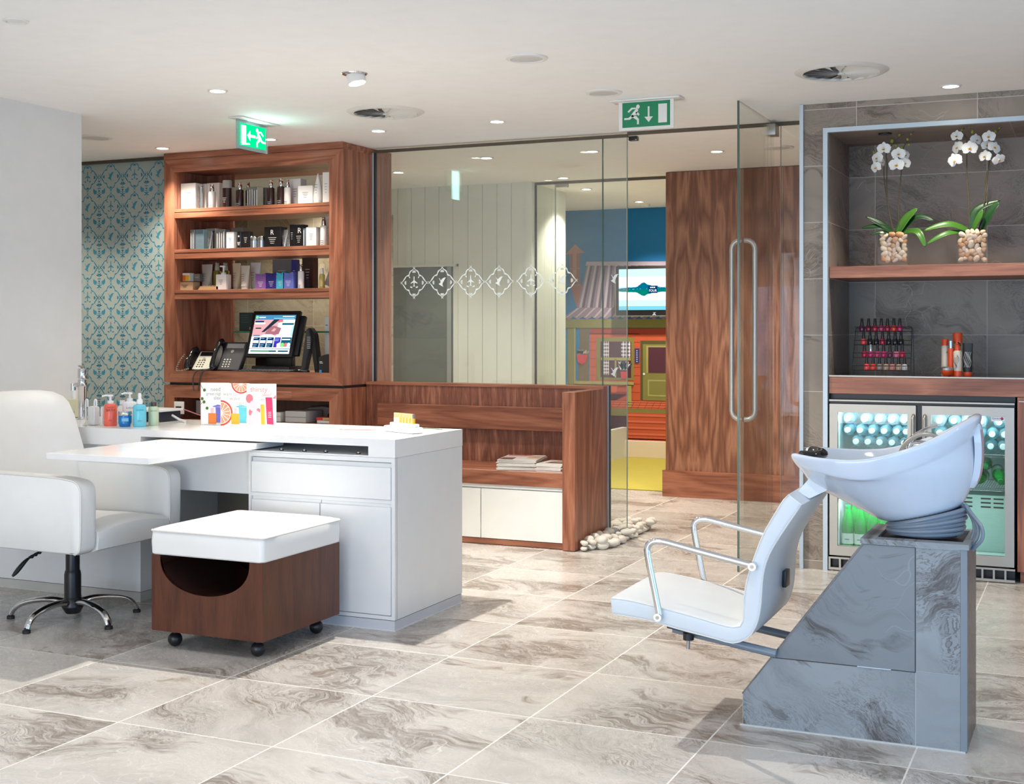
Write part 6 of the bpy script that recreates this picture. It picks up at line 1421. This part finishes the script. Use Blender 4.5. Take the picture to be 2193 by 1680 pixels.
def orchid(lab, stems, leaves, flowers, buds, base):
    t = thing('orchid', lab, 'orchid', base)
    for pts in stems:
        b = B(); P = cat_rom([Vector((x, 7.14-.02*(z-1.79), z)) for x, z in pts], 6); n = len(P); b.tube(P, .0032, stm, 6, rs=[.0036-.0016*i/n for i in range(n)]); b.build('stem', t)
    for pts, w, m, ys in leaves: leaf(t, pts, w, m, 7.14, ys)
    for f in flowers: flower(t, *f)
    for x, z, r in buds:
        b = B(); b.sphere((x, 7.12, z), r, budm, 1, 1, 1.2, 10); b.build('bud', t)
    return t
vase(-1.057, -.902, 'left square glass vase of river pebbles on the walnut shelf'); fill(-1.057, -.902, 'river pebble inside the left glass vase')
vase(-.662, -.508, 'right square glass vase of river pebbles on the walnut shelf'); fill(-.662, -.508, 'river pebble inside the right glass vase')
R_ = radians
orchid('left white orchid with two drooping flower clusters and dark leaves',
 [[(-.985, 1.70), (-.985, 1.80), (-1.015, 1.941), (-1.033, 2.085), (-1.033, 2.147)], [(-.99, 1.70), (-.991, 1.80), (-1.018, 1.973), (-1.018, 2.159), (-1.021, 2.209), (-.99, 2.26), (-.95, 2.30), (-.93, 2.31)], [(-.952, 1.70), (-.952, 1.79), (-.961, 1.908), (-.946, 2.093), (-.94, 2.217), (-.904, 2.288), (-.878, 2.327)]],
 [([(-.967, 1.785), (-.919, 1.857), (-.863, 1.914)], .024, lfm2, (0, -.01, -.01)), ([(-.991, 1.79), (-1.051, 1.837), (-1.121, 1.876)], .018, lfm, (0, -.03, -.05)), ([(-.985, 1.785), (-1.051, 1.819), (-1.14, 1.815)], .018, lfm, (0, -.04, -.06)), ([(-.979, 1.782), (-1.033, 1.788), (-1.095, 1.779)], .012, lfm, (0, -.05, -.07)), ([(-.95, 1.79), (-.866, 1.868), (-.781, 1.847)], .017, lfm, (0, .01, .0)), ([(-.94, 1.785), (-.855, 1.785), (-.813, 1.704)], .019, lfm2, (0, -.07, -.085))],
 [(-1.026, 7.07, 2.231, .037, R_(-5), R_(5)), (-1.062, 7.08, 2.185, .034, R_(-25), R_(0)), (-1.067, 7.07, 2.134, .034, R_(-30), R_(15), .3), (-.949, 7.06, 2.198, .037, R_(8), R_(0)), (-.958, 7.05, 2.140, .040, R_(5), R_(8)), (-.920, 7.08, 2.150, .034, R_(25), R_(0)), (-1.04, 7.10, 2.165, .03, R_(60), 0), (-.925, 7.13, 2.20, .03, R_(40), 0)],
 [(-.991, 2.275, .010), (-.970, 2.249, .008), (-.943, 2.238, .010), (-.952, 2.305, .006), (-.910, 2.28, .007), (-.904, 2.251, .007), (-1.085, 2.221, .007), (-.893, 2.306, .005)], (-.98, 7.14, 1.72))
orchid('right white orchid with spread blossoms and long light green leaves',
 [[(-.604, 1.70), (-.604, 1.80), (-.604, 1.925), (-.615, 2.077), (-.615, 2.21), (-.617, 2.271), (-.638, 2.303), (-.618, 2.335)], [(-.547, 1.70), (-.547, 1.787), (-.524, 1.982), (-.507, 2.132), (-.49, 2.233), (-.473, 2.287), (-.445, 2.315)], [(-.552, 1.70), (-.552, 1.791), (-.516, 1.922), (-.524, 2.043), (-.501, 2.144)]],
 [([(-.604, 1.785), (-.702, 1.82), (-.822, 1.79)], .020, lfm2, (0, -.05, -.08)), ([(-.61, 1.78), (-.708, 1.771), (-.804, 1.719)], .016, lfm2, (0, -.075, -.10)), ([(-.592, 1.79), (-.564, 1.894), (-.453, 1.94)], .022, lfm, (0, 0, 0)), ([(-.547, 1.787), (-.496, 1.880), (-.455, 1.925)], .024, lfm, (0, -.02, -.03)), ([(-.587, 1.79), (-.555, 1.850), (-.535, 1.892)], .016, lfm2, (0, -.03, -.04))],
 [(-.66, 7.08, 2.277, .032, R_(-10), 0), (-.657, 7.07, 2.216, .036, R_(-35), 0, .5), (-.668, 7.06, 2.148, .040, R_(-20), R_(15), .3), (-.594, 7.05, 2.207, .040, R_(5), 0), (-.565, 7.09, 2.253, .034, R_(40), 0), (-.503, 7.06, 2.262, .034, R_(-5), 0), (-.523, 7.08, 2.165, .034, R_(-20), 0), (-.476, 7.07, 2.206, .036, R_(35), R_(-10), -.5), (-.455, 7.07, 2.142, .034, R_(30), R_(30), .4), (-.515, 7.11, 2.225, .03, R_(20), 0)],
 [(-.587, 2.30, .009), (-.638, 2.312, .007), (-.604, 2.325, .005), (-.476, 2.293, .009), (-.547, 2.262, .006), (-.455, 2.31, .005)], (-.58, 7.14, 1.72))

# ------------------------------------------------------------------ ceiling fittings
bez = plain('white_bezel', srgb(230, 228, 222), .35)
def downlight(x, y, lab, power, em=lamp_em, spot=True, angle=115, col=(1, .915, .80), r=.046, aim=None, blend=.7, rad=.03):
    t = thing('downlight', lab, 'light', (x, y, H))
    b = B(); b.lathe([(r*.80, -.001), (r*.84, -.006), (r*1.06, -.006), (r*1.12, -.0005), (r*.8, -.0005)], chrome if False else bez, (x, y, H), 28); b.build('bezel', t)
    b = B(); b.lathe([(0, -.0015), (r*.80, -.0015)], em, (x, y, H), 24); b.build('lamp', t)
    if spot: spotlight(x, y, H-.02, power, angle, col, aim, blend, rad)
def spotlight(x, y, z, power, angle, col, aim=None, blend=.7, rad=.03):
    l = bpy.data.lights.new('spot_lamp', 'SPOT'); l.energy = power; l.spot_size = radians(angle); l.spot_blend = blend; l.color = col; l.shadow_soft_size = rad
    o = bpy.data.objects.new('spot_lamp', l); COL.objects.link(o); o.location = (x, y, z)
    if aim: o.rotation_euler = (Vector(aim)-Vector((x, y, z))).to_track_quat('-Z', 'Y').to_euler()
    return o
WARM = (1, .84, .66)
downlight(-4.02, 5.34, 'lit recessed downlight above the left half of the desk', PW*1.0)
downlight(-3.148, 6.79, 'lit downlight above the bench, right of the round swirl vent', PW*1.1)
downlight(-3.951, 6.82, 'lit downlight above the bench, just behind the round swirl vent', PW*1.1)
downlight(-4.75, 6.84, 'lit downlight half behind the glowing arrow-left exit sign', PW*1.0)
downlight(-5.629, 6.887, 'lit downlight near the wallpapered wall', PW*2.0)
downlight(-6.75, 6.55, 'unseen fill downlight added behind the white wall corner', PW*1.6)  # added out of view to brighten the wallpapered wall
downlight(-5.2, 7.95, 'unseen fill downlight added behind the walnut shelving', PW*3.0)  # added out of sight to light the background seen between the shelves
downlight(-.654, 6.715, 'lit downlight at the tiled recess wall', PW*1.7)
downlight(-2.331, 8.543, 'lit downlight just beyond the door opening', PW*COR*1.1)
downlight(-3.096, 8.199, 'lit corridor downlight seen through the glass at right', PW*COR*.8)
downlight(-3.887, 8.21, 'lit corridor downlight seen through the glass in the middle', PW*COR*.8)
downlight(-4.861, 8.694, 'lit corridor downlight seen through the glass beside the shelving', PW*COR*1.0)
downlight(-3.85, 9.55, 'lit downlight before the second glass screen', PW*COR*.4, angle=80)
downlight(-3.979, 10.401, 'lit downlight just inside the blue room', PW*COR*.8)
downlight(-3.921, 11.636, 'lit downlight nearest the mural television', PW*COR*1.7)
downlight(-1.0, 8.6, 'downlight in the corridor behind the tiled wall', PW*COR*.8)
# gimbal lamp
t = thing('gimbal_downlight', 'bright tilted white gimbal spotlight above the right half of the desk', 'light', (-3.17, 5.25, H))
b = B(); b.lathe([(.046, -.0005), (.048, -.005), (.058, -.005), (.062, -.0005)], chrome, (-3.17, 5.25, H), 28); b.build('bezel', t)
Mg = Matrix.Translation((-3.165, 5.25, H-.006)) @ Matrix.Rotation(radians(-14), 4, 'Y')
b = B(); b.lathe([(0, .0), (.044, .0), (.044, -.040), (.040, -.043)], vent_m, n=28, M=Mg); b.build('body', t)
b = B(); b.lathe([(0, -.041), (.040, -.041)], lamp_em, n=28, M=Mg); b.build('lamp', t)
spotlight(-3.08, 5.15, H-.07, PW*8.5, 110, (1, .95, .88), (-2.2, 5.1, 0), .45, .018)
t = thing('eyeball_downlight', 'small unlit white recessed spotlight in the upper left ceiling', 'light', (-3.824, 3.811, H))
b = B(); b.lathe([(.034, -.001), (.038, -.006), (.048, -.005), (.050, -.0005)], bez, (-3.824, 3.811, H), 28); b.lathe([(0, -.003), (.034, -.002)], bez, (-3.824, 3.811, H), 28); b.build('bezel', t)
for x, y, r, lab in ((-2.291, 5.254, .094, 'round white ceiling speaker nearest the camera'), (-2.271, 6.182, .094, 'round white ceiling speaker left of the arrow-down exit sign'), (-5.70, 6.33, .11, 'round white ceiling speaker beside the white wall corner'), (-1.91, 8.535, .10, 'round white ceiling speaker beyond the open glass door')):
    t = thing('ceiling_speaker', lab, 'speaker', (x, y, H), group='ceiling speakers')
    b = B(); b.lathe([(r*.76, -.004), (r*.78, -.009), (r*.98, -.007), (r, -.0005)], bez, (x, y, H), 36); b.build('ring', t)
    b = B(); b.lathe([(0, -.009), (r*.6, -.008), (r*.76, -.005)], speaker_m, (x, y, H), 36); b.build('grille', t)
for x, y, r, lab in ((-3.573, 6.248, .215, 'round swirl air vent above the bench'), (-1.08, 6.129, .215, 'round swirl air vent in front of the tiled wall')):
    t = thing('air_vent', lab, 'air vent', (x, y, H), group='round ceiling vents')
    b = B(); b.lathe([(r*.80, -.0015), (r*.82, -.012), (r*.92, -.010), (r, -.0005)], vent_m, (x, y, H), 48); b.build('flange', t)
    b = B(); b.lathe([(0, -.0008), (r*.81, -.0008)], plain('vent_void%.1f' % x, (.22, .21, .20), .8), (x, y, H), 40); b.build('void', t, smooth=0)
    b = B(); b.lathe([(0, -.016), (.016, -.016), (.018, -.010), (.018, -.002)], vent_m, (x, y, H), 16); b.build('hub', t)
    for k in range(16):
        a = 2*pi*k/16; b = B(); kk = b.mi(vent_m); rr = [.02, .06, .10, .14, r*.80]; L = []
        for i, q in enumerate(rr):
            aa = a+.25*(q/r)**2; w = .003+.022*(q/r)
            c_ = Vector((x+q*cos(aa), y+q*sin(aa), H)); n_ = Vector((-sin(aa), cos(aa), 0))
            L.append([b.bm.verts.new(c_+n_*w+Vector((0, 0, -.014))), b.bm.verts.new(c_-n_*w+Vector((0, 0, -.003)))])
        for i in range(4): f = b.bm.faces.new([L[i][0], L[i][1], L[i+1][1], L[i+1][0]]); f.material_index = kk
        b.build('blade', t)
# exit signs
g_em = emit('exit_green_lit', (.0, .80, .25), 1.25); w_em = emit('exit_white_lit', (1, 1, 1), 1.9); acr = pane('acrylic', (.93, .97, .97), 1.4, .22, (.75, .85, .95))
g_pl = plain('exit_green', srgb(0, 128, 84), .4); w_pl = plain('exit_white', srgb(226, 224, 216), .4)
MAN = [[(.225, .90), (.10, .80), (.055, .73)], ]
def runner(P, m, b, mirror=False):
    # unit square figure, running to the right; P(u,v)->3D
    f = (lambda u: 1-u) if mirror else (lambda u: u)
    def pl(pts):
        q = [P(f(u), v) for u, v in pts]
        b.poly(q if not mirror else q[::-1], m)
    c = (.345*2.0-.345, .85)
    pl([(.84+.11*cos(k*pi/8), .85+.115*sin(k*pi/8)) for k in range(16)])
    pl([(.74, .77), (.87, .69), (.72, .38), (.46, .30), (.40, .42)][:5])
    pl([(.80, .80), (.44, .82), (.20, .62), (.28, .56), (.50, .73), (.66, .73)])
    pl([(.80, .60), (.94, .44), (.87, .36), (.68, .54)])
    pl([(.50, .44), (.26, .29), (.0, .29), (.0, .19), (.34, .19), (.62, .36)])
    pl([(.68, .42), (.90, .20), (.90, -.08), (.78, -.08), (.78, .14), (.52, .30)])
# lit sign, panel in the plane X = const, facing +X
t = thing('exit_sign', 'glowing green exit sign with arrow pointing left over the shelving', 'sign', (-4.42, 6.21, H), group='exit signs')
b = B(); b.box(-4.47, -4.37, 6.03, 6.40, H-.008, H-.0005, bez, .003); b.build('base_plate', t)
b = B(); b.box(-4.435, -4.429, 6.058, 6.361, 2.302, H-.008, acr); b.build('panel', t, smooth=0)
xs = -4.4285
def PE(u, v, d=0): return (xs+.0006*d, 6.085+u*.252, 2.322+v*.127)
b = B(); b.poly([PE(0, 0), PE(1, 0), PE(1, 1), PE(0, 1)], g_em); b.poly([(-4.4355, p[1], p[2]) for p in (PE(1, 0), PE(0, 0), PE(0, 1), PE(1, 1))], g_em)
b.poly([PE(.05, .08, 1), PE(.24, .08, 1), PE(.24, .92, 1), PE(.05, .92, 1)], w_em); b.poly([PE(.04, .02, 1), PE(.40, .10, 1), PE(.36, .17, 1), PE(.2, .12, 1)], w_em)
b.poly([PE(.28, .50, 1), PE(.40, .26, 1), PE(.40, .44, 1), PE(.60, .44, 1), PE(.60, .56, 1), PE(.40, .56, 1), PE(.40, .74, 1)], w_em)
runner(lambda u, v: PE(.60+u*.40, .12+v*.82, 1.2), w_em, b, True)
def PB(u, v): return (-4.4362, 6.337-u*.252, 2.322+v*.127)
b.poly([PB(.76, .08), PB(.95, .08), PB(.95, .92), PB(.76, .92)], w_em); b.poly([PB(.72, .50), PB(.60, .74), PB(.60, .56), PB(.40, .56), PB(.40, .44), PB(.60, .44), PB(.60, .26)], w_em)
runner(lambda u, v: PB(u*.40, .12+v*.82), w_em, b); b.build('pictogram', t, smooth=0)
la = bpy.data.lights.new('sign_glow', 'AREA'); la.energy = 1.2; la.color = (.5, 1, .9); la.shape = 'RECTANGLE'; la.size = .25; la.size_y = .12; lo = bpy.data.objects.new('sign_glow', la); COL.objects.link(lo); lo.location = (-4.42, 6.21, 2.38); lo.rotation_euler = (0, -pi/2, 0)
# unlit sign, facing -Y
t = thing('exit_sign', 'green exit sign with arrow pointing down above the door opening', 'sign', (-2.135, 6.45, H), group='exit signs')
b = B(); b.box(-2.325, -1.945, 6.41, 6.51, H-.010, H-.0005, bez, .003); b.build('base_plate', t)
b = B(); b.box(-2.286, -1.987, 6.45, 6.456, 2.316, H-.01, w_pl); b.build('panel', t, smooth=0)
def PF(u, v, d=0): return (-2.266+u*.260, 6.4494-.0006*d, 2.331+v*.130)
b = B(); b.poly([PF(0, 0), PF(1, 0), PF(1, 1), PF(0, 1)], g_pl)
b.poly([PF(.755, .12, 1), PF(.935, .12, 1), PF(.935, .87, 1), PF(.755, .87, 1)], w_pl)
b.poly([PF(.555, .17, 1), PF(.645, .39, 1), PF(.572, .39, 1), PF(.572, .80, 1), PF(.536, .80, 1), PF(.536, .39, 1), PF(.465, .39, 1)], w_pl)
runner(lambda u, v: PF(.04+u*.345, .17+v*.76, 1), w_pl, b); b.build('pictogram', t, smooth=0)
# detector on the far ceiling
t = thing('smoke_detector', 'small detector on the ceiling of the blue room', 'detector', (-3.95, 11.9, H)); b = B(); b.lathe([(0, -.03), (.035, -.03), (.05, -.01), (.05, 0)], bez, (-3.95, 11.9, H), 20); b.lathe([(.036, -.025), (.037, -.015)], black, (-3.95, 11.9, H), 20); b.build('body', t)

# ------------------------------------------------------------------ light
# unseen ambient spots without fittings, added to lift the general light level
for x, y in ((-4.0, 3.0), (-2.4, 3.2), (-.8, 3.0), (.9, 3.4), (-4.0, 1.2), (-2.4, 1.2), (-.8, 1.0), (1.0, 5.2)):
    spotlight(x, y, H-.02, PW*AMB, 140, (1, .955, .90), None, .8, .08)
def area(name, loc, rot, sx, sy, e, col, spread=180):
    l = bpy.data.lights.new(name, 'AREA'); l.shape = 'RECTANGLE'; l.size = sx; l.size_y = sy; l.energy = e; l.color = col
    l.spread = radians(spread)
    o = bpy.data.objects.new(name, l); COL.objects.link(o); o.location = loc; o.rotation_euler = rot; return o
# daylight through the shopfront on the right and behind
area('window_daylight', (1.55, 1.6, 1.0), (0, radians(90), radians(-28)), 1.9, 2.6, DAY, (.22, .52, 1.0), 140)
area('window_daylight_front', (1.0, -2.5, 1.0), (radians(84), 0, 0), 3.4, 1.7, DAY2, (.28, .58, 1.0), 100)
area('window_daylight_left', (-2.7, -2.5, 1.2), (radians(90), 0, 0), 3.0, 2.2, DAY3, (.95, .97, 1.0))
# lamps inside the cooler and under the shelves
area('cooler_lamp_left', (-1.07, 7.035, .86), (radians(25), 0, 0), .36, .03, 2.2, (.72, .95, 1.0))
area('cooler_lamp_right', (-.60, 7.035, .86), (radians(25), 0, 0), .36, .03, 2.0, (.72, .95, 1.0))
area('cooler_lamp_low', (-.60, 7.06, .455), (radians(15), 0, 0), .34, .03, 1.0, (.85, 1, .98))
area('cooler_lamp_low', (-1.07, 7.06, .375), (radians(15), 0, 0), .34, .03, 1.6, (.85, 1, .98))
w = bpy.data.worlds.new('World'); scene.world = w; w.use_nodes = True
bg = w.node_tree.nodes['Background']; bg.inputs[0].default_value = (.55, .75, 1.0, 1); bg.inputs[1].default_value = .8
# ------------------------------------------------------------------ camera
cd = bpy.data.cameras.new('camera'); co = bpy.data.objects.new('camera', cd); COL.objects.link(co)
cd.sensor_width = 36; cd.lens = 2784/2193*36; cd.shift_y = -(840-704)/2193; cd.clip_start = .05; cd.clip_end = 100
co.location = (0, 0, 1.28); co.rotation_euler = (pi/2, 0, .4226)
scene.camera = co
scene.view_settings.view_transform = 'Standard'; scene.view_settings.look = 'None'; scene.view_settings.gamma = 1; scene.view_settings.exposure = EXPO
